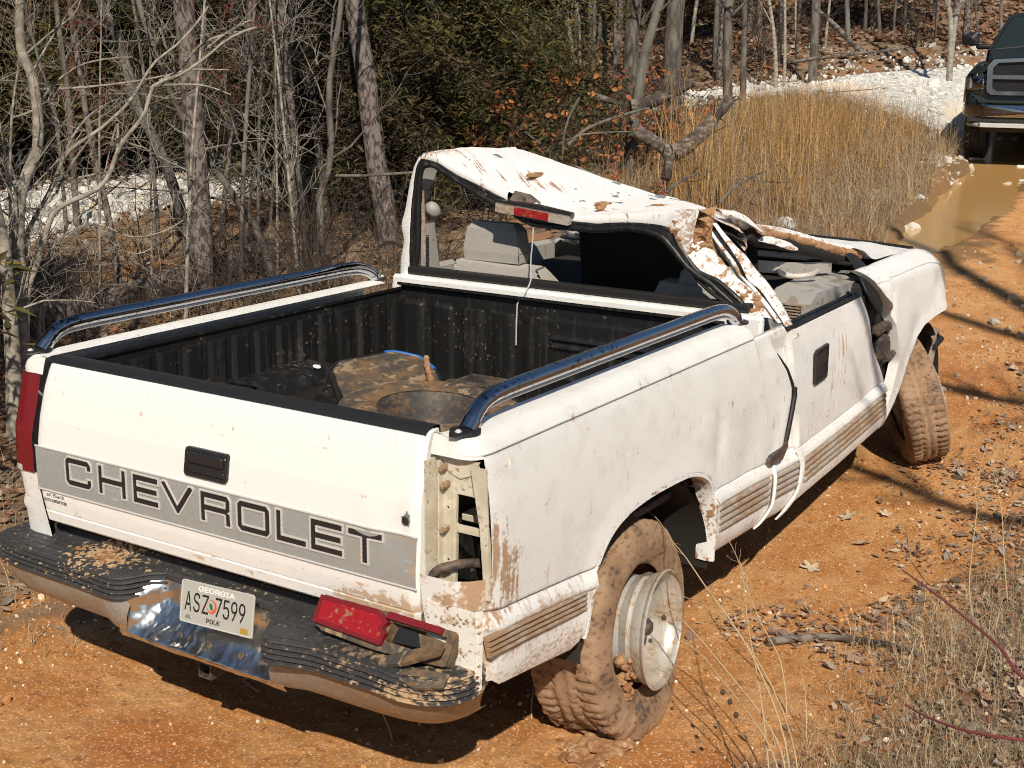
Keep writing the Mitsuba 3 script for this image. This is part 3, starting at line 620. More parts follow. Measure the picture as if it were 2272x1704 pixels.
for s in (-1, 1):
    hs = trimesh.convex.convex_hull(np.array([(x, s * y, z) for x, y, z in
        [(0.52, 0.80, 0.74), (0.54, 0.55, 0.74), (1.50, 0.55, 0.74), (1.52, 0.80, 0.74), (0.60, 0.80, 0.93), (0.62, 0.57, 0.92), (0.72, 0.80, 0.985), (0.75, 0.60, 0.975), (0.82, 0.80, 1.0), (0.84, 0.62, 0.992),
         (1.27, 0.62, 0.995), (1.29, 0.80, 1.0), (1.39, 0.60, 0.965), (1.41, 0.80, 0.97), (1.45, 0.57, 0.90), (1.46, 0.80, 0.91)]]))
    hs = trimesh.remesh.subdivide_to_size(hs.vertices, hs.faces, 0.06)
    hm = trimesh.Trimesh(*hs); hm.merge_vertices()
    hm = trimesh.smoothing.filter_taubin(hm, iterations=8)
    obj('wheel_housing', rough(hm, 0.006, 9), 'm_liner', LN)
# bed rails of bent chrome tube on bolted feet -------------------------------
def bed_rail(s):
    yy = s * 0.862
    r = PK + '__bed_rail' + ('' if s < 0 else '_001')
    pts = spline([(0.085, yy, 1.250), (0.105, yy, 1.272), (0.150, yy, 1.306), (0.215, yy, 1.320), (0.32, yy, 1.323), (1.62, yy, 1.323), (1.72, yy, 1.319), (1.80, yy, 1.302), (1.85, yy, 1.276), (1.872, yy, 1.250)], 70)
    obj('bed_rail', tube(pts, 0.0225, 20), 'm_rail', PK, smooth=50, label='%s chrome bed rail with a blue sky reflection' % ('right' if s < 0 else 'left'))
    for x in (0.085, 1.872):
        d = -1 if x < 1 else 1
        foot = trimesh.convex.convex_hull(np.vstack([np.c_[np.array(Point(x + 0.015 * d, yy).buffer(0.042).exterior.coords), np.full(65, z)] for z in (1.2435, 1.252)] + [[(x + 0.075 * d, yy - 0.012, 1.2435), (x + 0.075 * d, yy + 0.012, 1.2435), (x + 0.072 * d, yy, 1.250)]]))
        obj('rail_foot', foot, 'm_plastic', r)
        obj('bolt', lathe([(0, 0.006), (0.005, 0.006), (0.009, 0.002), (0.010, 0)], 12, center=(x + 0.048 * d, yy, 1.2525), R=rotm([1, 0, 0], 90)), 'm_silver', r)
        a = pts[:4] if x < 1 else pts[-4:]
        obj('socket_collar', tube([pts[0] - [0.004, 0, 0.004], pts[1]] if x < 1 else [pts[-1] + [0.002, 0, -0.004], pts[-2]], 0.027, 20), 'm_chrome', r, smooth=50)
bed_rail(-1); bed_rail(1)
# silver rod added under each rail for the bright line mirrored in the chrome
for s in (-1, 1):
    r = PK + '__bed_rail' + ('' if s < 0 else '_001')
    yy = s * 0.862
    pts = spline([(0.125, yy, 1.256), (0.15, yy, 1.276), (0.20, yy, 1.290), (0.30, yy, 1.2935), (1.64, yy, 1.2935), (1.74, yy, 1.288), (1.81, yy, 1.272), (1.835, yy, 1.256)], 50)
    obj('glint_rod', tube(pts, 0.0058, 8), 'm_silver', r, smooth=50)

# tailgate -------------------------------------------------------------------
def xt(z):
    return np.interp(z, [0.685, 0.70, 0.732, 0.7365, 0.741, 0.78, 0.85, 0.92, 0.97, 1.05, 1.15, 1.20, 1.222, 1.233, 1.236], [0.0, -0.022, -0.028, -0.023, -0.029, -0.035, -0.038, -0.038, -0.036, -0.024, 0.002, 0.020, 0.031, 0.045, 0.065])
TGZ = np.unique(np.r_[np.linspace(0.685, 1.236, 70), 0.732, 0.7365, 0.741])[::-1]
def tgy(z):
    return np.interp(z, [0.69, 0.80, 0.95, 1.12, 1.236], [0.772, 0.779, 0.780, 0.774, 0.765])
P = []
HY, HZ = (-0.088, 0.088), (0.984, 1.070)
vs = np.unique(np.r_[np.linspace(-1, 1, 90)])
for v in vs:
    row = []
    for z in TGZ:
        y = v * tgy(z)
        x = xt(z)
        e = max(0.0, abs(v) - 0.985) / 0.015
        x += 0.012 * e * e
        # creases of the bent right end
        x += 0.010 * math.exp(-((y + 0.72) / 0.07) ** 2 - ((z - 0.95) / 0.06) ** 2) - 0.004 * math.exp(-((y + 0.62) / 0.05) ** 2 - ((z - 0.99) / 0.05) ** 2)
        row.append((x, y, z))
    P.append(row)
P = np.array(P)
front = grid(P, flip=True)
back = P[:, [0, -1]].copy()
back2 = back.copy(); back2[..., 0] = 0.085
shell = [front, grid(np.stack([P[0], np.c_[np.full(len(TGZ), 0.085), P[0][:, 1], TGZ]]), flip=False), grid(np.stack([P[-1], np.c_[np.full(len(TGZ), 0.085), P[-1][:, 1], TGZ]]), flip=True),
         grid(np.stack([back2[:, 0], back2[:, 1]])), grid(np.stack([P[:, -1], back2[:, 1]]), flip=True)]
TG = obj('tailgate', join(shell), 'm_gate', PK, smooth=30)
capP = []
for v in np.linspace(-1, 1, 60):
    y = v * 0.762
    capP.append([(0.030, y, 1.2285), (0.034, y, 1.2375), (0.047, y, 1.2455), (0.070, y, 1.2460), (0.094, y, 1.243), (0.098, y, 1.225), (0.098, y, 1.18)])
obj('top_guard', grid(np.array(capP), flip=True), 'm_plastic', TG, label='black plastic guard along the top of the tailgate')
def tgf(off):
    """tailgate surface strip: polygon in (y to the right, z) laid on the gate's skin"""
    def f(poly, h):
        ms = []
        for g in getattr(poly, 'geoms', [poly]):
            m = trimesh.creation.extrude_polygon(g, h, engine='earcut')
            v = np.asarray(m.vertices)
            z = v[:, 1]; y = -v[:, 0]
            bend = 0.010 * np.exp(-((y + 0.72) / 0.07) ** 2 - ((z - 0.95) / 0.06) ** 2) - 0.004 * np.exp(-((y + 0.62) / 0.05) ** 2 - ((z - 0.99) / 0.05) ** 2)
            x = xt(z) + bend - off - v[:, 2]
            ms.append(tm(np.c_[x, y, z], np.asarray(m.faces)))
        r = join(ms)
        return tm(r.vertices, np.asarray(r.faces)[:, ::-1]) if False else r
    return f
def cutfine(poly, n=40):
    x0, _, x1, _ = poly.bounds
    zz = np.linspace(poly.bounds[1], poly.bounds[3], 6)
    return unary_union([poly.intersection(sbox(a, -9, b, 9)).buffer(0) for a, b in zip(np.linspace(x0, x1, n + 1)[:-1], np.linspace(x0, x1, n + 1)[1:])]) if False else poly
lay = tgf(0.0)
def strip(y0, y1, z0, z1, off, ny=80, nz=8):
    Y = np.linspace(y0, y1, ny); Z = np.linspace(z0, z1, nz)
    P = np.zeros((ny, nz, 3))
    for i, y in enumerate(Y):
        bend = 0.010 * np.exp(-((y + 0.72) / 0.07) ** 2 - ((Z - 0.95) / 0.06) ** 2) - 0.004 * np.exp(-((y + 0.62) / 0.05) ** 2 - ((Z - 0.99) / 0.05) ** 2)
        P[i] = np.c_[xt(Z) + bend - off, np.full(nz, y), Z]
    return P
band = obj('trim_band', grid(strip(0.776, -0.776, 0.812, 0.958, 0.0025), flip=False), 'm_band', TG, smooth=60, label='grey band across the tailgate carrying the maker lettering')
for zz in (0.958, 0.812):
    Q = strip(0.777, -0.777, zz - 0.004, zz + 0.004, 0.0, 80, 2)
    path = Q.mean(1); path[:, 0] -= 0.003
    obj('band_bead', tube(path, 0.0034, 6), 'm_silver', TG)
# raised-edge block letters --------------------------------------------------
SW = 0.0175
def glyph(ch, w, h):
    c = SW / 2
    x0, x1, y0, y1, ym = c, w - c, c, h - c, h / 2
    L = {'C': [[(x1, y1 - 0.022), (x1, y1), (x0, y1), (x0, y0), (x1, y0), (x1, y0 + 0.022)]],
         'H': [[(x0, 0), (x0, h)], [(x1, 0), (x1, h)], [(x0, ym), (x1, ym)]],
         'E': [[(w, y1), (x0, y1), (x0, y0), (w, y0)], [(x0, ym), (w - 0.004, ym)]],
         'V': [[(c * 0.9, h), (w / 2, c), (w - c * 0.9, h)]],
         'R': [[(x0, 0), (x0, y1), (x1, y1), (x1, ym - 0.002), (x0, ym - 0.002)], [(x1 - 0.012, ym), (x1, ym - 0.012), (x1, 0)]],
         'O': [[(x0, y0), (x1, y0), (x1, y1), (x0, y1), (x0, y0)]],
         'L': [[(x0, h), (x0, y0), (w, y0)]],
         'T': [[(0, y1), (w, y1)], [(w / 2, 0), (w / 2, y1)]]}[ch]
    g = unary_union([LineString(l).buffer(c, cap_style=2, join_style=2, mitre_limit=4) for l in L])
    if ch in 'COR':
        cut = 0.012
        full = g.buffer(0)
        box_ = Polygon([(cut, 0), (w - cut, 0), (w, cut), (w, h - cut), (w - cut, h), (cut, h), (0, h - cut), (0, cut)]) if ch != 'R' else Polygon([(0, 0), (w, 0), (w, h - cut), (w - cut, h), (0, h)])
        g = full.intersection(box_)
        if ch == 'R':
            g = g.difference(Polygon([(w + 0.01, ym + 0.008), (w - 0.011, ym - 0.004), (w + 0.01, ym - 0.014)]))
    return g.intersection(sbox(0, 0, w, h))
for ch, a, b in (('C', 0.628, 0.508), ('H', 0.472, 0.348), ('E', 0.314, 0.204), ('V', 0.190, 0.052), ('R', 0.022, -0.098), ('O', -0.128, -0.254), ('L', -0.280, -0.392), ('E', -0.410, -0.524), ('T', -0.546, -0.662)):
    w = a - b
    zb = 0.853
    g = affinity.translate(glyph(ch, w, 0.092), -a, zb)
    ring = g.buffer(0.0052, join_style=2).difference(g)
    obj('letter', lay(g, 0.0034), 'm_ink', TG, smooth=False)
    obj('letter_outline', lay(ring, 0.0058), 'm_silver', TG, smooth=False)
def gate_text(txt, y, z, h, w, mat_, bold=False, off=0.0):
    m = meshkit.text_mesh(txt, h, 0.0006, bold)
    v = np.asarray(m.vertices); v = v - [v[:, 0].min(), 0, 0]
    v[:, 0] *= w / v[:, 0].max()
    return tm(np.c_[xt(z + v[:, 1]) - 0.0004 - v[:, 2], y - v[:, 0], z + v[:, 1]], m.faces)
obj('dealer_sticker', join([gate_text('arl Black', 0.742, 0.790, 0.013, 0.088, 0), gate_text('AUTO SUPERSTORE', 0.757, 0.771, 0.011, 0.112, 0, True)]), 'm_ink', TG, smooth=False)
# handle: framed cup with a flap
fr = sbox(-0.088, 0.984, 0.088, 1.070).buffer(-0.012).buffer(0.012)
hd = fr.buffer(-0.010)
obj('handle', join([lay(fr.difference(hd), 0.009), ext(hd, 0.002, (np.array([-0.0345, 0, 0]), np.array([0, -1.0, 0]), np.array([0, 0, 1.0]), np.array([-1.0, 0, 0]))),
                    rbox((-0.046, -0.074, 1.026), (-0.030, 0.074, 1.058), 0.004), rbox((-0.040, -0.076, 0.994), (-0.030, 0.076, 1.012), 0.003)]), 'm_plastic', TG, label='black tailgate handle above the grey band')
def bullet():
    return lathe([(0.0, 0.001), (0.007, 0.0015), (0.010, 0.003), (0.012, 0.0)], 14, center=(-0.034, -0.738, 1.001), R=rotm([0, 0, 1], 90))
obj('hole', bullet(), 'm_dark', TG, label='small round hole with chipped paint at the right end of the tailgate')

# step bumper ----------------------------------------------------------------
BU = PK + '__rear_bumper'
PADL = [(-0.02, 0.985), (-0.06, 0.975), (-0.10, 0.90), (-0.112, 0.80), (-0.118, 0.55), (-0.126, 0.36), (-0.112, 0.325), (-0.02, 0.265), (0.0, 0.235)]
PADR = [(0.0, -0.215), (-0.02, -0.235), (-0.10, -0.29), (-0.176, -0.335), (-0.19, -0.365), (-0.178, -0.42), (-0.158, -0.52), (-0.160, -0.72), (-0.166, -0.80), (-0.150, -0.88), (-0.10, -0.945), (-0.04, -0.965), (0.03, -0.955)]
def pad(path, s):
    n = 60
    p = spline([(a, b, 0) for a, b in path], n)
    prof = [(0.050, 0.622), (0.030, 0.622), (0.014, 0.622), (0.006, 0.620), (0.0, 0.614)]
    for k in range(4):
        z = 0.608 - k * 0.0165
        prof += [(0.006, z), (-0.003, z - 0.004), (-0.004, z - 0.009), (0.004, z - 0.0135)]
    prof += [(0.010, 0.540), (0.03, 0.538)]
    t = np.gradient(p, axis=0); t /= np.linalg.norm(t, axis=1, keepdims=True)
    nrm = np.stack([t[:, 1], -t[:, 0]], -1)
    if nrm[n // 2, 0] < 0: nrm = -nrm
    P = np.array([[(q[0] + m_[0] * d, q[1] + m_[1] * d, z) for d, z in prof] for q, m_ in zip(p, nrm)])
    return grid(P, flip=False), p
def top(path, back, z, gap=0.012):
    poly = Polygon(path + back).buffer(-gap)
    return poly
gl, pl_ = pad(PADL, 1)
gr, pr_ = pad(PADR, -1)
backL = [(0.10, 0.235), (0.10, 0.93), (0.09, 0.985)]
backR = [(0.10, -0.955), (0.10, -0.215)]
def treads(poly, bars, cross):
    """low tread blocks on the step: the pad's field cut by grooves"""  # unseen cedars, put in to shade the thicket behind the truck bed
    cuts = [LineString(l).buffer(0.0022) for l in bars + cross]
    return poly.buffer(-0.020).difference(unary_union(cuts))
UPF = (np.array([0, 0, 0.619]), np.array([1.0, 0, 0]), np.array([0, 1.0, 0]), np.array([0, 0, 1.0]))
polyL = Polygon([tuple(q[:2]) for q in pl_] + backL).buffer(0)
polyR = Polygon([tuple(q[:2]) for q in pr_] + backR).buffer(0)
bars = [[(x, -1.0), (x, 1.0)] for x in (-0.088, -0.06, -0.032, -0.004, 0.024)]
crs = [[(-0.2, y), (0.2, y)] for y in (0.86, 0.72, 0.58, 0.44, 0.33, -0.32, -0.45, -0.58, -0.71, -0.84)]
def fieldz(poly, h):
    return ext(poly, h, UPF)
mid = sbox(0.012, -0.24, 0.10, 0.26)
for gp, pol in ((gl, polyL), (gr, polyR)):
    f = pol.intersection(sbox(-1, -1, 0.045, 1))
    obj('step_pad', join([gp, ext(pol.buffer(-0.004), 0.002, UPF), ext(treads(f, bars, crs), 0.0055, UPF)]), 'm_pad', PK, smooth=30, label='black ribbed %s step pad on the bumper' % ('left' if pol is polyL else 'muddy right'))
obj('pad_bridge', join([rbox((0.004, -0.25, 0.590), (0.10, 0.27, 0.622), 0.006), rbox((0.050, -0.94, 0.610), (0.105, 0.94, 0.645), 0.008)]), 'm_pad', PK, smooth=30)
def bumper_shell():
    """chrome bar below the pads: outer sheet following the same plan, tucked in at the bottom"""
    outer = [(0.06, 0.965), (-0.01, 0.975), (-0.05, 0.955), (-0.088, 0.88), (-0.098, 0.55), (-0.100, 0.38), (-0.085, 0.325), (-0.055, 0.29), (-0.04, 0.27), (-0.036, 0.0), (-0.042, -0.20), (-0.06, -0.26), (-0.12, -0.33), (-0.135, -0.40), (-0.135, -0.60), (-0.140, -0.78), (-0.125, -0.87), (-0.08, -0.93), (-0.02, -0.945), (0.08, -0.94)]
    bot = [(0.08, 0.93), (0.03, 0.945), (0.0, 0.93), (-0.035, 0.87), (-0.045, 0.60), (-0.05, 0.46), (-0.075, 0.40), (-0.09, 0.30), (-0.095, 0.22), (-0.10, 0.0), (-0.10, -0.20), (-0.10, -0.30), (-0.09, -0.36), (-0.075, -0.42), (-0.07, -0.60), (-0.06, -0.75), (-0.03, -0.83), (0.03, -0.87), (0.07, -0.88), (0.12, -0.88)]
    n = 90
    a = spline([(x, y, 0.545) for x, y in outer], n); b = spline([(x, y, 0.428) for x, y in bot], n)
    P = []
    for t, bul in ((0.0, 0.0), (0.25, 0.012), (0.5, 0.016), (0.75, 0.012), (1.0, 0.0), (1.06, -0.01), (1.12, -0.04)):
        q = a + (b - a) * t
        q[:, 0] -= bul
        P.append(q)
    P = np.array(P)
    return P
BP = bumper_shell()
yy = BP[3, :, 1]
shiny = (yy[:-1] < 0.335) & (yy[1:] > -0.315)
keep = np.repeat(~shiny[None], BP.shape[0] - 1, 0)
obj('rear_bumper', rough(grid(BP, keep), 0.002, 7), 'm_bumper', PK, smooth=60, label='dented chrome step bumper, dulled by dried mud')
def recess():
    """bright middle: a sheet dished in below the number plate and out again to the lower lip"""
    ys_ = np.linspace(0.352, -0.345, 110)
    P = []
    for y in ys_:
        e = np.clip((abs(y - 0.0) - 0.22) / 0.10, 0, 1)
        e = e * e * (3 - 2 * e)
        row = []
        for t in np.linspace(0, 1, 40):
            x = 0.012 - 0.02 * t if t < 0.45 else 0.003 - 0.105 * ((t - 0.45) / 0.55) ** 1.4
            z = 0.612 - 0.182 * t
            xo = np.interp(t, [0, 0.35, 0.7, 1], [-0.03, -0.085, -0.095, -0.1])
            row.append((x * (1 - e) + xo * e, y, z))
        P.append(row)
    P = np.array(P)
    lip = P[:, -1:].copy(); lip[..., 2] -= 0.018; lip[..., 0] += 0.012
    return grid(np.concatenate([P, lip], 1), flip=False)
obj('bumper_recess', rough(rough(recess(), 0.007, 9, 3, 3), 0.0045, 24, 5, 3), 'm_crumple', PK, smooth=60, label='crumpled bright chrome recess round the number plate')
for y in (0.115, -0.01, -0.14):
    obj('bolt_hole', lathe([(0, 0.002), (0.008, 0.002), (0.012, -0.001)], 12, center=(-0.066, y, 0.462), R=rotm([0, 0, 1], 90) @ rotm([1, 0, 0], 40)), 'm_steel', BU)
# number plate
PL0 = np.array([-0.078, 0.097, 0.522]); PU = np.array([0.0, -1.0, 0.05]); PU /= np.linalg.norm(PU); PV = np.array([0.20, 0.10, 0.97]); PV -= PU * (PU @ PV); PV /= np.linalg.norm(PV)
PW = np.cross(PU, PV); PW = PW if PW[0] < 0 else -PW
PLATE_W, PLATE_H = 0.302, 0.130
def pframe(o=0.0):
    return (PL0 + PW * o, PU, PV, PW)
pb = sbox(0, 0, PLATE_W, PLATE_H).buffer(-0.010).buffer(0.010)
NP = obj('number_plate', ext(pb, 0.002, pframe()), 'm_plate', PK, smooth=False, label='bent pale number plate in the bumper recess')
obj('plate_rim', ext(pb.difference(pb.buffer(-0.0035)), 0.0022, pframe(0.0016)), 'm_silver', NP, smooth=False)
def ptext(txt, x, y, h, w, bold=False, o=0.0023, arc=0.0):
    m = meshkit.text_mesh(txt, h, 0.0008, bold)
    v = np.asarray(m.vertices); v = v - [v[:, 0].min(), 0, 0]
    v[:, 0] *= w / v[:, 0].max()
    u = v[:, 0] / w - 0.5
    vv = v[:, 1] + arc * (0.25 - u * u) * 4
    r = tm((PL0 + PW * o) + (x + v[:, :1]) * PU + (y + vv[:, None]) * PV + v[:, 2:3] * PW, m.faces)
    return r
for i, ch in enumerate('ASZ'):
    obj('plate_character', ptext(ch, 0.018 + i * 0.036, 0.038, 0.058, 0.027), 'm_ink', NP, smooth=False)
for i, ch in enumerate('7599'):
    obj('plate_character', ptext(ch, 0.146 + i * 0.032, 0.038, 0.058, 0.026), 'm_ink', NP, smooth=False)
obj('plate_lettering', ptext('GEORGIA', 0.072, 0.104, 0.015, 0.150, True), 'm_letterwhite', NP, smooth=False)
obj('month_lettering', ptext('JUL', 0.022, 0.013, 0.011, 0.024), 'm_ink', NP, smooth=False)
obj('county_lettering', ptext('POLK', 0.112, 0.013, 0.013, 0.056, True), 'm_ink', NP, smooth=False)
pc = (0.130, 0.064)
obj('fruit_emblem', ext(Point(*pc).buffer(0.021).difference(Point(pc[0] - 0.004, pc[1] + 0.002).buffer(0.0165)), 0.0006, pframe(0.0022)), 'm_peach', NP, smooth=False)
obj('fruit_leaf', ext(affinity.rotate(affinity.scale(Point(pc[0] - 0.002, pc[1]).buffer(0.008), 0.8, 1.35), 25), 0.0006, pframe(0.0022)), 'm_leafgreen', NP, smooth=False)
obj('plate_sticker', ext(sbox(0.252, 0.006, 0.282, 0.024), 0.0006, pframe(0.0022)), 'm_sticker', NP, smooth=False)
obj('plate_lamp', join([rbox((-0.05, 0.045, 0.555), (-0.01, 0.075, 0.588), 0.008)]), 'm_dark', BU)
obj('plate_lamp', join([rbox((-0.085, -0.292, 0.540), (-0.05, -0.262, 0.575), 0.008)]), 'm_dark', BU)
# hitch, frame, axle, dark belly
def tbox(a, b, t):
    o = rbox(a, b, 0.004); return o
obj('hitch_receiver', join([ext(sbox(-0.028, -0.028, 0.028, 0.028).difference(sbox(-0.021, -0.021, 0.021, 0.021)), 0.20, (np.array([0.0, 0.085, 0.325]), np.array([0, -1.0, 0]), np.array([0, 0, 1.0]), np.array([1.0, 0, 0]))),
                            rbox((0.10, -0.55, 0.31), (0.16, 0.55, 0.37), 0.005), tube([(0.05, -0.06, 0.34), (0.06, -0.03, 0.30), (0.055, -0.09, 0.28)], 0.007, 6)]), 'm_steel', PK)
obj('frame_rail', rbox((0.05, 0.40, 0.46), (4.5, 0.47, 0.60), 0.006), 'm_steel', PK)
obj('frame_rail', rbox((0.05, -0.47, 0.46), (4.5, -0.40, 0.60), 0.006), 'm_steel', PK)
obj('rear_axle', join([tube([(1.0, -0.75, 0.35), (1.0, 0.75, 0.35)], 0.045, 12), lathe([(0, -0.12), (0.09, -0.10), (0.14, 0), (0.09, 0.10), (0, 0.12)], 16, center=(1.0, 0, 0.35))]), 'm_steel', PK)
obj('bed_floor_pan', join([rbox((0.02, -0.86, 0.69), (1.98, 0.86, 0.72), 0.004)] + [rbox((x, -0.80, 0.63), (x + 0.06, 0.80, 0.69), 0.004) for x in (0.15, 0.5, 1.5, 1.85)]), 'm_steel', PK)
obj('cab_floor_pan', rbox((2.02, -0.86, 0.45), (3.55, 0.86, 0.50), 0.01), 'm_steel', PK)
obj('exhaust_pipe', tube(spline([(2.8, -0.5, 0.42), (1.6, -0.52, 0.42), (1.2, -0.55, 0.66), (0.7, -0.56, 0.55), (0.35, -0.62, 0.45)], 30), 0.03, 10), 'm_steel', PK)
obj('fuel_tank', rbox((1.6, 0.45, 0.42), (2.6, 0.80, 0.62), 0.05), 'm_steel', PK)
for s in (-1, 1):
    obj('wheel_well', join([grid(np.array([[(1.03 + 0.47 * math.cos(a), s * y, 0.40 + 0.44 * math.sin(a)) for y in (0.56, 0.955)] for a in np.linspace(0, math.pi, 24)]), flip=(s < 0)), grid(np.array([[(x, s * 0.56, z) for z in (0.40, 0.95)] for x in (0.5, 1.56)]))]), 'm_dark', PK)
# ------------------------------------------------------------------ cab of the pickup
A3 = lambda l: np.array(l, float)
RIN = A3([(2.085, 0.815, 1.262), (2.085, 0.795, 1.29), (2.085, 0.768, 1.70), (2.085, 0.750, 1.738), (2.085, 0.71, 1.745), (2.085, 0.648, 1.722), (2.085, 0.543, 1.672), (2.085, 0.456, 1.632), (2.085, 0.30, 1.572), (2.085, 0.15, 1.520),
          (2.085, -0.106, 1.520), (2.085, -0.295, 1.540), (2.085, -0.358, 1.536), (2.085, -0.444, 1.510), (2.085, -0.474, 1.484), (2.085, -0.526, 1.432), (2.085, -0.564, 1.398), (2.085, -0.65, 1.35), (2.085, -0.736, 1.29), (2.085, -0.80, 1.245), (2.085, -0.81, 1.238), (2.085, 0.0, 1.244)])
ROUT = A3([(2.085, 0.825, 1.245), (2.085, 0.818, 1.43), (2.085, 0.796, 1.65), (2.085, 0.779, 1.728), (2.085, 0.755, 1.762), (2.085, 0.683, 1.752), (2.085, 0.586, 1.708), (2.085, 0.499, 1.678), (2.085, 0.333, 1.618), (2.085, 0.16, 1.552),
           (2.085, -0.106, 1.540), (2.085, -0.295, 1.556), (2.085, -0.405, 1.557), (2.085, -0.478, 1.540), (2.085, -0.502, 1.500), (2.085, -0.552, 1.435), (2.085, -0.600, 1.388), (2.085, -0.689, 1.356), (2.085, -0.772, 1.298), (2.085, -0.835, 1.245)])
CAB = PK + '__cab'
# back wall under the window, white sill with a black ledge
obj('cab', join([rbox((2.035, -0.90, 0.50), (2.075, 0.90, 1.2445), 0.012), grid(np.array([[(2.05, y, 1.2445), (2.085, y, 1.250), (2.13, y, 1.256)] for y in np.linspace(-0.86, 0.86, 12)]), flip=True)]), 'm_white', PK, label='white back wall of the cab below the window')
obj('window_ledge', join([rbox((2.056, -0.835, 1.2515), (2.11, 0.825, 1.284), 0.006)]), 'm_rubber', CAB)
def loop(p, n):
    return spline(p, n)
rt = tube(spline(np.vstack([RIN[:20]]), 160), 0.013, 10)
rt2 = tube(spline(ROUT + [0.004, 0, 0], 140), 0.011, 8)
a, b = spline(RIN[:20], 120), spline(ROUT, 120)
obj('rear_window_frame', rough(join([rt, rt2, grid(np.stack([a - [0.004, 0, 0], 0.5 * (a + b) - [0.008, 0, 0], b - [0.002, 0, 0]]))]), 0.0035, 22), 'm_liner', PK, smooth=50, label='buckled black rubber frame of the missing rear window')
obj('bent_seal', tube(spline([(2.10, -0.56, 1.395), (2.09, -0.62, 1.34), (2.075, -0.70, 1.295), (2.07, -0.78, 1.262), (2.075, -0.83, 1.25)], 30), 0.009, 8), 'm_rubber', PK + '__rear_window_frame')
# left rear pillar
lo = A3([(2.085, 0.823, 1.20), (2.085, 0.818, 1.43), (2.085, 0.796, 1.65), (2.085, 0.777, 1.73), (2.088, 0.757, 1.765)])
lo2 = A3([(2.12, 0.916, 1.20), (2.12, 0.893, 1.446), (2.12, 0.850, 1.623), (2.12, 0.812, 1.731), (2.12, 0.775, 1.795)])
lo3 = A3([(2.30, 0.945, 1.20), (2.30, 0.915, 1.446), (2.30, 0.860, 1.623), (2.30, 0.815, 1.731), (2.30, 0.760, 1.795)])
n = 40
q = [spline(x, n) for x in (lo, lo + (lo2 - lo) * [0.0, 0.55, 0.55], lo2, lo2 + [0.03, 0.006, 0], lo3)]
q[1][:, 0] -= 0.008
G = np.array(q)
G[1:3, :, 1] += 0.012 * np.exp(-((G[1:3, :, 2] - 1.47) / 0.05) ** 2) - 0.01 * np.exp(-((G[1:3, :, 2] - 1.38) / 0.05) ** 2)
obj('left_pillar', join([grid(G, flip=True), grid(np.array([[(2.10, 0.90, z), (2.05, 0.905, z)] for z in (0.6, 1.2)]))]), 'm_white', PK, smooth=60)
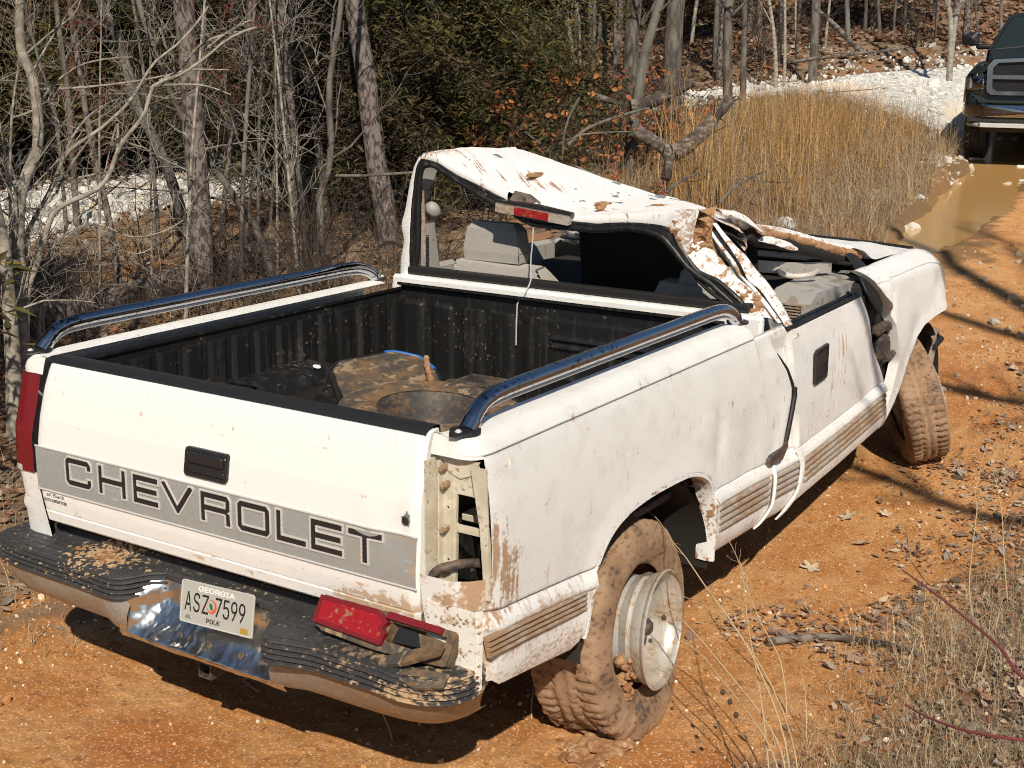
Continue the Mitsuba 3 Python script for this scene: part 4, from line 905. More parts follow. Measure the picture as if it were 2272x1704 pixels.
# crushed roof
def roof():
    ny, nx = 120, 70
    yr = A3([0.775, 0.755, 0.72, 0.66, 0.586, 0.499, 0.333, 0.22, 0.13, 0.049, -0.068, -0.221, -0.318, -0.405, -0.477, -0.548, -0.594])
    zr = A3([1.762, 1.790, 1.800, 1.788, 1.755, 1.722, 1.660, 1.622, 1.592, 1.575, 1.575, 1.594, 1.597, 1.617, 1.628, 1.636, 1.632])
    yf = A3([0.735, 0.72, 0.68, 0.60, 0.50, 0.35, 0.20, 0.05, -0.10, -0.30, -0.45, -0.52, -0.60, -0.64])
    zf = A3([1.74, 1.770, 1.793, 1.783, 1.763, 1.711, 1.655, 1.606, 1.581, 1.567, 1.580, 1.575, 1.545, 1.51])
    xf = A3([2.72, 2.72, 2.70, 2.70, 2.70, 2.73, 2.80, 2.88, 2.90, 2.77, 2.56, 2.46, 2.42, 2.42])
    t = np.linspace(0, 1, ny)
    def prof(ya, za):
        d = np.r_[0, np.cumsum(np.hypot(np.diff(ya), np.diff(za)))]
        d /= d[-1]
        return np.interp(t, d, ya), np.interp(t, d, za), d
    a, az, _ = prof(yr, zr)
    bq, bz, d = prof(yf, zf)
    bx = np.interp(t, d, xf)
    P = np.zeros((ny, nx, 3))
    for j, s in enumerate(np.linspace(0, 1, nx)):
        P[:, j, 0] = 2.088 + (bx - 2.088) * s
        P[:, j, 1] = a + (bq - a) * s
        bow = 0.025 * math.sin(math.pi * s) * (t < 0.6) + 0.0
        P[:, j, 2] = az + (bz - az) * s + 0.016 * np.sin(np.pi * s) * np.clip(1 - t * 2.2, 0, 1)
    # creases pressed in along the fold
    X, Y = P[..., 0], P[..., 1]
    for (x0, y0, x1, y1, dep, w) in ((2.52, 0.62, 2.12, -0.02, 0.016, 0.030), (2.36, 0.70, 2.10, 0.20, 0.010, 0.028), (2.66, 0.45, 2.30, -0.20, -0.012, 0.05), (2.5, -0.05, 2.25, -0.40, 0.012, 0.04), (2.62, 0.25, 2.20, -0.10, 0.010, 0.03)):
        dx, dy = x1 - x0, y1 - y0
        l = math.hypot(dx, dy)
        u = ((X - x0) * dx + (Y - y0) * dy) / l / l
        v = ((X - x0) * dy - (Y - y0) * dx) / l
        P[..., 2] -= dep * np.exp(-(v / w) ** 2) * np.exp(-((u - 0.5) / 0.45) ** 4)
    P[..., 2] += (meshkit.fbm(P * [6, 6, 6], 3, 5) - 0.5) * 0.022
    # back edge: the band folds down to the window frame
    e0 = P[:, 0].copy()
    bb = np.zeros((ny, 6, 3))
    rb = spline(ROUT[3:16], 300)
    for i in range(ny):
        k = np.argmin(np.abs(rb[:, 1] - e0[i, 1]) + 0.15 * np.abs(rb[:, 2] - e0[i, 2]))
        tgt = rb[k] + [0.0, 0, 0.0]
        for m_, w in enumerate(np.linspace(0, 1, 6)):
            bb[i, m_] = e0[i] + (tgt - e0[i]) * (1 - w) + [0.012 * (w - 1) * w * 2, 0, 0.0]
    ft = np.zeros((ny, 4, 3))
    e1 = P[:, -1]
    for m_, (dx, dzz) in enumerate(((0.03, -0.006), (0.055, -0.03), (0.065, -0.065), (0.04, -0.08))):
        ft[:, m_] = e1 + [dx, 0, dzz]
    return np.concatenate([bb, P, ft], 1)
RP = roof()
ry = 0.5 * (RP[:-1, :-1] + RP[1:, 1:])
tear = (ry[..., 0] < 2.16) & (ry[..., 0] > 2.075) & (ry[..., 1] > 0.165 + (ry[..., 0] - 2.08) * 0.5) & (ry[..., 1] < 0.305 - (ry[..., 0] - 2.08) * 0.6) & (ry[..., 2] > 1.60)
obj('roof', grid(RP, ~tear, flip=True), 'm_roof', PK, smooth=35, label='white roof crushed down to its right side, scraped and chipped')
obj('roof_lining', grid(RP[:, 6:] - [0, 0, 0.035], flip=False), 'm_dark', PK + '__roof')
obj('torn_edge', rough(join([grid(np.array([[(2.09, 0.30, 1.612), (2.115, 0.285, 1.655)], [(2.12, 0.22, 1.60), (2.13, 0.215, 1.642)], [(2.10, 0.16, 1.575), (2.14, 0.17, 1.61)]])), rbox((2.085, 0.18, 1.585), (2.11, 0.29, 1.600), 0.004), rbox((2.09, 0.22, 1.60), (2.10, 0.235, 1.63), 0.002)]), 0.006, 40), 'm_steel', PK + '__roof')
# third brake lamp hanging from the roof edge
blm = 'm_dustlens'
blf = (np.array([2.050, 0.346, 1.566]), A3((0.0, -1.0, -0.092)) / math.hypot(1, 0.092), A3((0.0, -0.092, 1.0)) / math.hypot(1, 0.092), np.array([-1.0, 0, 0]))
bl = obj('third_brake_lamp', ext(sbox(0, 0, 0.370, 0.042).buffer(-0.006).buffer(0.006), 0.020, (blf[0] + [0.02, 0, 0], *blf[1:])), blm, PK, label='long third brake lamp with a cracked red middle lens under the roof edge')
obj('red_lens', ext(sbox(0.098, 0.004, 0.268, 0.036), 0.005, (blf[0] + [0.001, 0, 0], *blf[1:])), 'm_redlens', bl)
obj('lamp_shroud', ext(Polygon([(-0.004, 0.036), (0.376, 0.038), (0.374, 0.054), (0.20, 0.062), (0.0, 0.052)]), 0.030, (blf[0] + [0.03, 0, 0], *blf[1:])), 'm_plastic', bl)
obj('hanging_wire', tube(spline([(2.07, 0.162, 1.51), (2.069, 0.166, 1.44), (2.066, 0.171, 1.36), (2.062, 0.166, 1.29), (2.02, 0.165, 1.24), (1.95, 0.164, 1.19), (1.945, 0.164, 1.02)], 40), 0.0032, 6), 'm_silver', PK)
obj('blackout_headliner', rough(grid(np.array([[(2.72 + 0.10 * t + 0.05 * math.sin(3 * y), y, np.interp(y, [-0.62, -0.1, 0.2, 0.42], [1.50, 1.545, 1.60, 1.66]) * (1 - t) + 1.10 * t) for t in np.linspace(0, 1, 10)] for y in np.linspace(-0.60, 0.36, 30)])), 0.02, 4), 'm_dark', PK + '__roof', smooth=60)  # dark sheet added to black out the cab behind the rear window
# right rear pillar, drip strip, seal and door frame, all bent outwards
SEAM = A3([(2.15, -0.562, 1.60), (2.15, -0.575, 1.543), (2.15, -0.611, 1.494), (2.15, -0.667, 1.44), (2.15, -0.704, 1.404), (2.15, -0.744, 1.369), (2.16, -0.801, 1.321), (2.17, -0.842, 1.268), (2.14, -0.900, 1.224)])
RR = A3([(2.09, -0.478, 1.590), (2.085, -0.480, 1.535), (2.085, -0.502, 1.499), (2.085, -0.540, 1.455), (2.085, -0.575, 1.415), (2.085, -0.630, 1.378), (2.085, -0.689, 1.350), (2.085, -0.772, 1.296), (2.06, -0.835, 1.240)])
def ribbon(a, b, n=60, k=8, bulge=0.0, back=0.02):
    A_, B_ = spline(a, n), spline(b, n)
    nrm = np.array([-0.75, -0.55, 0.35]); nrm /= np.linalg.norm(nrm)
    P = []
    for t in np.linspace(0, 1, k):
        P.append(A_ + (B_ - A_) * t + nrm * bulge * 4 * t * (1 - t))
    P = [P[0] - nrm * back] + P + [P[-1] - nrm * back]
    return np.array(P)
obj('right_pillar', rough(grid(ribbon(RR, SEAM, 80, 14, 0.012)), 0.006, 12), 'm_pillar', PK, smooth=60, label='right rear pillar bent outwards, caked with clay')
SL = A3([(2.19, -0.560, 1.61), (2.19, -0.575, 1.558), (2.19, -0.610, 1.513), (2.19, -0.666, 1.452), (2.19, -0.708, 1.403), (2.19, -0.738, 1.366), (2.19, -0.789, 1.319), (2.19, -0.848, 1.256), (2.18, -0.91, 1.20)])
SR = A3([(2.20, -0.568, 1.615), (2.20, -0.590, 1.562), (2.20, -0.627, 1.513), (2.20, -0.679, 1.458), (2.20, -0.717, 1.416), (2.20, -0.743, 1.372), (2.20, -0.791, 1.337), (2.20, -0.849, 1.281), (2.20, -0.92, 1.20)])
obj('drip_strip', grid(ribbon(SL, SR, 60, 5, 0.006, 0.03)), 'm_pillar', PK, smooth=60)
FL = A3([(2.22, -0.541, 1.622), (2.22, -0.594, 1.568), (2.22, -0.643, 1.512), (2.22, -0.688, 1.460), (2.22, -0.726, 1.411), (2.22, -0.760, 1.354), (2.22, -0.811, 1.320), (2.22, -0.855, 1.272), (2.23, -0.915, 1.194), (2.245, -0.948, 1.13)])
FR = A3([(2.26, -0.560, 1.620), (2.26, -0.613, 1.548), (2.26, -0.650, 1.512), (2.26, -0.687, 1.479), (2.26, -0.732, 1.443), (2.26, -0.777, 1.392), (2.26, -0.813, 1.361), (2.27, -0.860, 1.304), (2.29, -0.930, 1.185), (2.32, -0.953, 1.13)])
obj('door_seal', grid(ribbon(SR + [0.0, 0.012, 0], FL[:9] + [0, 0.010, 0], 60, 5, 0.0, 0.03)), 'm_rubber', PK, smooth=60)
# cab corner behind the door
def xdoor(z):
    return np.interp(z, [0.44, 0.54, 0.637, 0.841, 1.043, 1.16, 1.242], [2.352, 2.353, 2.362, 2.317, 2.248, 2.225, 2.16])
def fold(z):
    return np.interp(z, [0.60, 0.66, 0.70, 0.90, 0.94, 1.02, 1.10, 1.16], [2.03, 2.04, 2.16, 2.235, 2.235, 2.18, 2.085, 2.03])
zz = np.unique(np.r_[SZ[8:], np.linspace(0.43, 1.2, 60)])[::-1]
P = []
for t in np.r_[-0.02, np.linspace(0, 1, 60), 1.02]:
    row = []
    for z in zz:
        x = xfront(z) + 0.014 + (xdoor(z) - 0.012 - xfront(z) - 0.014) * min(max(t, 0), 1)
        zl = z + (dzx(x)) * np.clip((1.12 - z) / 0.32, 0, 1)
        y = ys(np.clip(z, 0.425, 1.21)) - 0.004
        f = fold(zl)
        g = np.clip((zl - 0.62) / 0.06, 0, 1) * np.clip((1.16 - zl) / 0.06, 0, 1)
        s_ = 1 / (1 + math.exp(-(x - f) / 0.006))
        y -= 0.026 * g * s_
        y += 0.012 * g * math.exp(-((x - f + 0.05) / 0.05) ** 2)
        if t < 0 or t > 1: y -= 0.05
        row.append((x, -y, zl))
    P.append(row)
obj('cab_corner', grid(np.array(P), flip=True), 'm_side', PK, smooth=40)
CC = PK + '__cab_corner'
fz = np.linspace(0.70, 1.10, 30)
obj('torn_trim', join([tube(np.array([(fold(z) + 0.004, -(ys(z) - 0.004), z) for z in np.linspace(0.93, 1.10, 24)]), np.linspace(0.010, 0.002, 24), 8), tube(np.array([(fold(z) + 0.010, -(ys(z) + 0.002), z) for z in np.linspace(0.70, 0.935, 24)]), 0.012, 8)]), 'm_rubber', CC, smooth=60)
obj('torn_bracket', rough(ext(Polygon([(1.985, 0.700), (2.175, 0.728), (2.185, 0.705), (2.13, 0.66), (2.06, 0.665), (1.99, 0.668)]), 0.02, (np.array([0, -0.965, 0]), np.array([1.0, 0, 0]), np.array([0, 0, 1.0]), np.array([0, -1.0, 0]))), 0.004, 30), 'm_steel', CC)
obj('rub_strip', ribs(2.05, 2.33, -1, 0.648, 0.545), 'm_rib', CC, smooth=50)
obj('peeled_edge', join([tube(spline([(2.06, -0.972, 0.655), (2.045, -0.99, 0.60), (2.02, -0.995, 0.52), (1.985, -0.965, 0.44), (1.97, -0.94, 0.41)], 30), np.linspace(0.009, 0.005, 30), 8),
                         grid(ribbon(A3([(2.30, -0.975, 0.66), (2.325, -0.99, 0.58), (2.31, -0.985, 0.49), (2.24, -0.965, 0.425), (2.19, -0.945, 0.385)]), A3([(2.345, -0.985, 0.655), (2.355, -1.0, 0.58), (2.335, -0.995, 0.49), (2.265, -0.975, 0.42), (2.20, -0.948, 0.38)]), 30, 4, 0.004, 0.01))]), 'm_white', CC, smooth=60)
# right door
XF = lambda z: np.interp(z, [0.42, 0.55, 0.70, 0.80, 0.93, 1.05, 1.17], [3.62, 3.585, 3.52, 3.43, 3.31, 3.24, 3.13])
zz = np.unique(np.r_[SZ[10:], np.linspace(0.47, 1.165, 70)])[::-1]
zz = zz[zz > 0.445]
P = []
for t in np.r_[-0.01, np.linspace(0, 1, 90), 1.01]:
    row = []
    for z in zz:
        x = xdoor(z) + (XF(z) - xdoor(z)) * min(max(t, 0), 1)
        zl = lower(x, z) + 0.014 * np.clip((z - 1.0) / 0.16, 0, 1) * np.clip((x - 2.3) / 0.9, 0, 1)
        y = ys(np.clip(z, 0.425, 1.21)) + 0.002
        y += 0.010 * math.exp(-((x - 2.95) / 0.2) ** 2 - ((zl - 0.95) / 0.18) ** 2) - 0.012 * math.exp(-((x - 3.32) / 0.12) ** 2 - ((zl - 0.9) / 0.2) ** 2)
        y -= 0.02 * np.clip((t - 0.97) / 0.03, 0, 1)
        if t < 0 or t > 1: y -= 0.04
        row.append((x, -y, zl))
    P.append(row)
P = np.array(P)
DR = obj('door', grid(P, flip=True), 'm_side', PK, smooth=35, label='right door with rusty mud runs below its empty window')
obj('belt_seal', join([tube(P[1:-1, 0] + [0, 0.012, 0.006], 0.012, 8), tube(P[1:-1, 0] + [0, 0.05, 0.004], 0.010, 8), grid(np.stack([P[1:-1, 0] + [0, 0.014, 0.0], P[1:-1, 0] + [0, 0.05, -0.005], P[1:-1, 0] + [0, 0.06, -0.08]]))]), 'm_liner', DR, smooth=60)
obj('window_frame', grid(ribbon(FL, FR, 80, 8, 0.010, 0.03)), 'm_pillar', DR, smooth=60)
obj('rub_strip', ribs(2.375, 3.50, -1, 0.648, 0.535), 'm_rib', DR, smooth=50)
dhf = (np.array([2.455, -0.9745, 0.90]), A3((1.0, 0, 0.06)), A3((-0.03, 0, 1.0)), np.array([0, -1.0, 0]))
hb = sbox(0, 0, 0.150, 0.150).buffer(-0.016).buffer(0.016)
obj('handle', join([ext(hb.difference(hb.buffer(-0.012)), 0.010, dhf), ext(hb.buffer(-0.010), 0.002, dhf), ext(sbox(0.016, 0.070, 0.134, 0.125), 0.008, dhf), ext(sbox(0.016, 0.030, 0.134, 0.048), 0.006, dhf)]), 'm_plastic', DR, label='square black door handle')
obj('rocker', grid(np.array([[(x, -(0.945 - 0.02 * k - (0.03 if k == 2 else 0)), zl) for k, zl in enumerate((lower(x, 0.50), lower(x, 0.445), lower(x, 0.425)))] for x in np.linspace(2.04, 3.66, 20)]), flip=False), 'm_white', PK, smooth=60)
obj('door_jamb', join([grid(np.array([[(x, -0.90, 0.45), (x, -0.90, 1.15)] for x in (3.0, 3.72)])), rbox((3.30, -0.90, 0.45), (3.70, -0.70, 1.2), 0.02)]), 'm_dark', PK)
obj('door_hinge', rough(trimesh.Trimesh(*trimesh.remesh.subdivide_to_size(*(lambda m: (m.vertices, m.faces))(join([rbox((3.42, -0.95, 0.935), (3.62, -0.90, 0.985), 0.012), rbox((3.46, -0.955, 0.80), (3.60, -0.905, 0.93), 0.02), rbox((3.50, -0.96, 0.79), (3.68, -0.92, 0.83), 0.012)])), 0.02)), 0.012, 22), 'm_steel', PK, label='bent rusty door hinge showing in the open gap')
# left door seen through the window: trim pad, pull, glass channel
LD = obj('left_door', join([rbox((2.13, 0.86, 0.55), (3.45, 0.90, 1.26), 0.02)]), 'm_dash', PK)
obj('belt_shoulder', join([tube(spline([(2.14, 0.80, 1.62), (2.15, 0.80, 1.45), (2.17, 0.80, 1.30)], 12), 0.011, 8)]), 'm_rib', LD)
obj('seat_belt_guide', join([tube(spline([(2.19, 0.80, 1.56), (2.22, 0.79, 1.52), (2.25, 0.79, 1.50)], 10), [0.016, 0.024, 0.030, 0.033, 0.033, 0.032, 0.030, 0.026, 0.022, 0.012], 12)]), 'm_dash', LD, smooth=60)
obj('trim_panel', grid(np.array([[(2.13, 0.80, z) , (2.20 + 0.02 * (1.5 - z), 0.795, z), (2.235 + 0.2 * (1.47 - z), 0.80, z)] for z in np.linspace(1.24, 1.47, 8)])), 'm_dash', LD, smooth=60)
obj('speaker_grille', join([rbox((2.150, 0.785, z), (2.175, 0.79, z + 0.004), 0.001) for z in np.arange(1.26, 1.42, 0.009)]), 'm_dark', LD)
# seats
def seat(y0, y1, name, lab):
    bk = trimesh.convex.convex_hull(np.array([(x, y, z) for x, y, z in [(2.36, y0, 1.0), (2.36, y1, 1.0), (2.56, y0, 1.0), (2.56, y1, 1.0), (2.34, y0 + 0.02, 1.20), (2.34, y1 - 0.02, 1.20), (2.50, y0 + 0.02, 1.20), (2.50, y1 - 0.02, 1.20), (2.36, y0 + 0.07, 1.275), (2.36, y1 - 0.05, 1.285), (2.45, y0 + 0.08, 1.28), (2.45, y1 - 0.06, 1.29)]]))
    v, f = trimesh.remesh.subdivide_to_size(bk.vertices, bk.faces, 0.05)
    m = trimesh.Trimesh(v, f); m.merge_vertices()
    m = trimesh.smoothing.filter_taubin(m, iterations=10)
    mv = SH if y0 > 0 else 0.0
    m = tm(m.vertices + mv, m.faces)
    k = obj(name, join([m, rbox((2.30, y0, 0.72), (2.9, y1, 0.86), 0.05), rbox((2.28, y0 + 0.01, 0.8), (2.5, y1 - 0.05, 1.05), 0.05)]), 'm_cloth', PK, smooth=60, label=lab)
    return k
SH = A3((-0.17, -0.115, 0.032))
s1 = seat(0.26, 0.82, 'seat', 'grey cloth seat on the left, sunlit through the rear window')
def headrest(yc, w):
    h = trimesh.convex.convex_hull(np.array([(x, yc + s * yv, z) for s in (-1, 1) for x, yv, z in [(2.38, w, 1.285), (2.46, w, 1.285), (2.375, w * 1.02, 1.33), (2.47, w * 1.02, 1.33), (2.385, w * 0.93, 1.43), (2.465, w * 0.93, 1.43), (2.40, w * 0.72, 1.462), (2.45, w * 0.72, 1.462)]]))
    v, f = trimesh.remesh.subdivide_to_size(h.vertices, h.faces, 0.03)
    m = trimesh.Trimesh(v, f); m.merge_vertices()
    return trimesh.smoothing.filter_taubin(m, iterations=8)
hr = headrest(0.585, 0.150)
obj('headrest', tm(hr.vertices + SH, hr.faces), 'm_cloth', s1, smooth=60)
s2 = seat(-0.80, -0.24, 'seat', 'grey seat on the right in the dark under the caved-in roof')
obj('headrest', trimesh.Trimesh(headrest(-0.52, 0.15).vertices + [0.0, 0, -0.10], headrest(-0.52, 0.15).faces), 'm_cloth', s2, smooth=60)
obj('centre_seat', trimesh.convex.convex_hull(np.array([(x, y, z) for y in (-0.20, 0.22) for x, z in ((2.36, 1.0), (2.56, 1.0), (2.35, 1.16), (2.50, 1.17), (2.42, 1.21))])), 'm_cloth', PK, smooth=60)
# dashboard, end vent, visor, grab handle
def dash():
    sec = [(2.98, 1.00), (2.95, 1.06), (2.955, 1.13), (2.99, 1.185), (3.06, 1.212), (3.20, 1.228), (3.45, 1.222), (3.62, 1.20)]
    P = []
    for y in np.r_[-0.80, np.linspace(-0.79, 0.8, 40)]:
        e = math.exp(-((y + 0.72) / 0.10) ** 2)
        P.append([(x - 0.05 * e * (1 if i < 5 else 0), y, z - (0.10 * (1 - e) if i < 5 and y > -0.6 else 0)) for i, (x, z) in enumerate(sec)])
    return grid(np.array(P), flip=True)
dm = dash()
DA = obj('dashboard', join([tm(np.asarray(dm.vertices) - [0, 0, 0.05], dm.faces), rbox((3.0, -0.80, 0.80), (3.6, 0.80, 0.98), 0.03)]), 'm_dark', PK, smooth=60, label='dashboard coloured near black for the shade under the crushed roof')  # painted near black for the shade there; dash_end keeps the grey
DP = trimesh.convex.convex_hull(np.array([(2.84, -0.60, 1.02), (2.80, -0.82, 1.02), (2.82, -0.60, 1.16), (2.80, -0.82, 1.17), (2.90, -0.62, 1.215), (2.88, -0.82, 1.215), (3.5, -0.60, 1.23), (3.5, -0.84, 1.20), (3.5, -0.62, 1.0), (3.5, -0.84, 1.0)]))
obj('dash_end', DP, 'm_dash', DA, smooth=50)
vf = (np.array([2.796, -0.690, 1.07]), A3((-0.10, -1.0, 0)) / math.hypot(1, 0.1), np.array([0.0, 0.0, 1.0]), np.array([-1.0, 0.1, 0]))
vb = sbox(0, 0, 0.105, 0.10).buffer(-0.012).buffer(0.012)
obj('air_vent', join([ext(vb.difference(vb.buffer(-0.008)), 0.008, vf)] + [ext(sbox(0.014, 0.012 + k * 0.0135, 0.092, 0.018 + k * 0.0135), 0.006, vf) for k in range(6)]), 'm_rib', DA)
obj('vent_cavity', ext(vb.buffer(-0.006), 0.002, vf), 'm_dark', DA)
obj('sun_visor', rough(grid(np.array([[(2.82 + 0.52 * t, -0.50 - 0.22 * t, 1.345 - 0.055 * t - h - 0.01 * math.sin(t * 3)) for h in (0.0, 0.012, 0.045, 0.055)] for t in np.linspace(0, 1, 20)])), 0.004, 9), 'm_dash', PK, smooth=60, label='pale grey visor pushed down by the crushed roof')
obj('grab_handle', tube(spline([(2.99, -0.585, 1.285), (3.01, -0.60, 1.262), (3.05, -0.65, 1.250), (3.08, -0.71, 1.258), (3.09, -0.745, 1.285)], 30), 0.013, 10), 'm_lens', PK, smooth=60)
# windscreen frame crushed down on the right
AP = A3([(2.40, -0.60, 1.58), (2.46, -0.60, 1.548), (2.58, -0.61, 1.508), (2.75, -0.61, 1.482), (2.92, -0.61, 1.456), (3.12, -0.66, 1.408), (3.35, -0.70, 1.350), (3.56, -0.73, 1.312)])
obj('windscreen_pillar', rough(tube(spline(AP + [0, 0, 0.008], 60), 0.026, 12, squash=0.8), 0.004, 20), 'm_pillar', PK, smooth=60, label='right windscreen pillar folded down over the dashboard')
ap = PK + '__windscreen_pillar'
obj('mud_on_pillar', rough(tube(spline(AP[2:] + [0.03, -0.03, -0.018], 60), np.linspace(0.016, 0.026, 60), 12), 0.010, 30), 'm_mud', ap, smooth=60)
obj('pillar_trim', rough(tube(spline(AP[1:] + [0.05, -0.02, -0.05], 60), 0.032, 12), 0.004, 12), 'm_dark', ap, smooth=60)
obj('torn_roof_rail', rough(join([grid(ribbon(A3([(2.28, -0.585, 1.625), (2.36, -0.60, 1.61), (2.46, -0.625, 1.585), (2.54, -0.64, 1.54), (2.60, -0.65, 1.50)]), A3([(2.30, -0.605, 1.59), (2.38, -0.635, 1.575), (2.47, -0.67, 1.535), (2.55, -0.69, 1.495), (2.60, -0.66, 1.485)]), 40, 6, 0.012, 0.008)),
                                  grid(ribbon(A3([(2.55, -0.635, 1.50), (2.68, -0.65, 1.475), (2.80, -0.68, 1.445), (2.88, -0.71, 1.41)]), A3([(2.56, -0.66, 1.465), (2.69, -0.69, 1.435), (2.80, -0.715, 1.405), (2.88, -0.72, 1.395)]), 30, 5, 0.008, 0.006))]), 0.004, 24), 'm_pillar', ap, smooth=40)
# black corner panel hanging over the door gap
HP = A3([(3.45, -0.72, 1.353), (3.52, -0.78, 1.30), (3.50, -0.85, 1.245), (3.45, -0.90, 1.186), (3.455, -0.94, 1.09), (3.43, -0.955, 1.06)])
HQ = A3([(3.42, -0.73, 1.348), (3.40, -0.785, 1.290), (3.30, -0.87, 1.232), (3.28, -0.91, 1.175), (3.31, -0.945, 1.10), (3.37, -0.955, 1.06)])
obj('corner_panel', rough(grid(ribbon(HQ, HP, 40, 8, 0.012, 0.02)), 0.004, 14), 'm_rubber', PK, smooth=60, label='black corner panel hanging over the gap ahead of the door')
# windscreen, what is left of it
obj('windscreen', grid(np.array([[(2.93 + 0.70 * t, y * (1 - 0.0 * t) , zf * (1 - t) + 1.22 * t) for t in np.linspace(0, 1, 6)] for y, zf in ((0.66, 1.74), (0.5, 1.72), (0.2, 1.62), (-0.1, 1.54), (-0.3, 1.52))])), {'type': 'ref', 'id': 'm_glass'}, PK, smooth=False)
obj('left_windscreen_pillar', tube(spline([(2.74, 0.70, 1.76), (3.1, 0.77, 1.55), (3.6, 0.83, 1.24)], 20), 0.035, 10), 'm_white', PK, smooth=60)
# hood, fenders, nose ---------------------------------------------------------
def hood():
    P = []
    for y in np.linspace(-0.80, 0.80, 60):
        row = []
        for t in np.linspace(0, 1, 40):
            x = 3.52 + 1.20 * t - 0.05 * (abs(y) / 0.8) ** 2 * t
            z = np.interp(t, [0, 0.04, 0.15, 0.3, 0.6, 0.85, 0.95, 1.0], [1.290, 1.285, 1.262, 1.253, 1.238, 1.215, 1.198, 1.165])
            z += 0.022 * (1 - (abs(y) / 0.8) ** 2)
            z += 0.014 * math.exp(-((abs(y) - 0.5) / 0.05) ** 2) * 0.5
            z += 0.045 * math.exp(-((t - 0.0) / 0.12) ** 2 - ((y + 0.75) / 0.12) ** 2) - 0.02 * math.exp(-((t - 0.22) / 0.08) ** 2 - ((y + 0.62) / 0.15) ** 2)
            row.append((x, y, z))
        row.append((row[-1][0] + 0.004, y, row[-1][2] - 0.05))
        P.append(row)
    return grid(np.array(P), flip=False)
obj('hood', hood(), 'm_white', PK, smooth=50, label='white bonnet with a buckled rear corner')
obj('bonnet_lip', grid(np.array([[(4.70 - 0.05 * (abs(y) / 0.8) ** 2, y, 1.185), (4.73 - 0.05 * (abs(y) / 0.8) ** 2, y, 1.205 + 0.02 * (1 - (y / 0.8) ** 2)), (4.78 - 0.05 * (abs(y) / 0.8) ** 2, y, 1.15)] for y in np.linspace(-0.72, 0.80, 30)]), flip=False), 'm_plastic', PK + '__hood')
obj('wiper_arm', join([tube([(3.42, -0.42, 1.315), (3.50, -0.46, 1.37), (3.53, -0.475, 1.385)], [0.004, 0.010, 0.003], 6), rbox((3.38, -0.80, 1.27), (3.53, 0.80, 1.285), 0.006)]), 'm_plastic', PK)
ARF = A3([(3.60, 0.44), (3.70, 0.54), (3.76, 0.62), (3.83, 0.75), (3.89, 0.80), (3.95, 0.855), (4.07, 0.895), (4.27, 0.912), (4.49, 0.908), (4.62, 0.90), (4.70, 0.885)])
FRE = lambda z: np.interp(z, [0.44, 0.61, 0.763, 0.958, 1.04, 1.125, 1.19, 1.27], [3.60, 3.66, 3.70, 3.625, 3.565, 3.455, 3.37, 3.27])
def fender(s):
    sec = A3([(0.815, 1.245), (0.840, 1.262), (0.862, 1.264), (0.885, 1.256), (0.910, 1.238), (0.930, 1.215), (0.938, 1.200), (0.932, 1.196), (0.939, 1.191)] + [(0.945 + 0.03 * (1 - ((z - 0.85) / 0.34) ** 2), z) for z in np.linspace(1.17, 0.44, 40)])
    P = []
    for t in np.r_[-0.01, np.linspace(0, 1, 80), 1.01]:
        row = []
        for y, z in sec:
            xr = FRE(z) if s < 0 else 3.45
            xe = np.interp(z, [0.85, 0.99, 1.12, 1.18, 1.25], [4.70, 4.70, 4.645, 4.58, 4.40])
            x = xr + (xe - xr) * min(max(t, 0), 1)
            zb = np.interp(x, ARF[:, 0], ARF[:, 1])
            drop = np.interp(x, [4.05, 4.25, 4.45, 4.6, 4.7], [0, 0.006, 0.035, 0.075, 0.11]) * np.clip((z - 1.0) / 0.2, 0, 1)
            zz_ = max(z - drop, zb)
            yy_ = y - np.interp(x, [4.30, 4.5, 4.62, 4.70], [0.0, 0.008, 0.030, 0.085])
            yy_ += 0.012 * math.exp(-((zz_ - zb) / 0.04) ** 2)
            if s < 0:
                yy_ += -0.02 * math.exp(-((x - 3.58) / 0.03) ** 2) * np.clip((1.22 - zz_) / 0.1, 0, 1) + 0.016 * math.exp(-((x - 3.50) / 0.05) ** 2 - ((zz_ - 1.1) / 0.2) ** 2)
                yy_ += -0.018 * math.exp(-((x - 4.42) / 0.12) ** 2 - ((zz_ - 1.05) / 0.08) ** 2)
            if t < 0 or t > 1: yy_ -= 0.05
            row.append((x, s * yy_, zz_))
        P.append(row)
    return grid(np.array(P), flip=(s < 0))
obj('fender', fender(-1), 'm_white', PK, smooth=40, label='right front fender, dented behind its wheel arch')
obj('fender', fender(1), 'm_white', PK, smooth=40)
obj('front_wheel_well', join([grid(np.array([[(4.2 + 0.46 * math.cos(a), s * y, 0.46 + 0.42 * math.sin(a)) for y in (0.45, 0.93)] for a in np.linspace(0, math.pi, 20)]), flip=(s < 0)) for s in (-1, 1)] + [rbox((3.6, -0.5, 0.45), (4.6, 0.5, 1.1), 0.05)]), 'm_dark', PK)
obj('flare_lip', tube(np.c_[spline(np.c_[ARF[3:], np.zeros(len(ARF) - 3)], 40)[:, :1], np.full(40, -0.955) + np.interp(np.linspace(0, 1, 40), [0.6, 1], [0, 0.07]), spline(np.c_[ARF[3:], np.zeros(len(ARF) - 3)], 40)[:, 1:2]], 0.010, 8), 'm_rib', PK + '__fender', smooth=60)
obj('grille_panel', rbox((4.60, -0.84, 0.80), (4.70, 0.84, 1.15), 0.02), 'm_dark', PK)
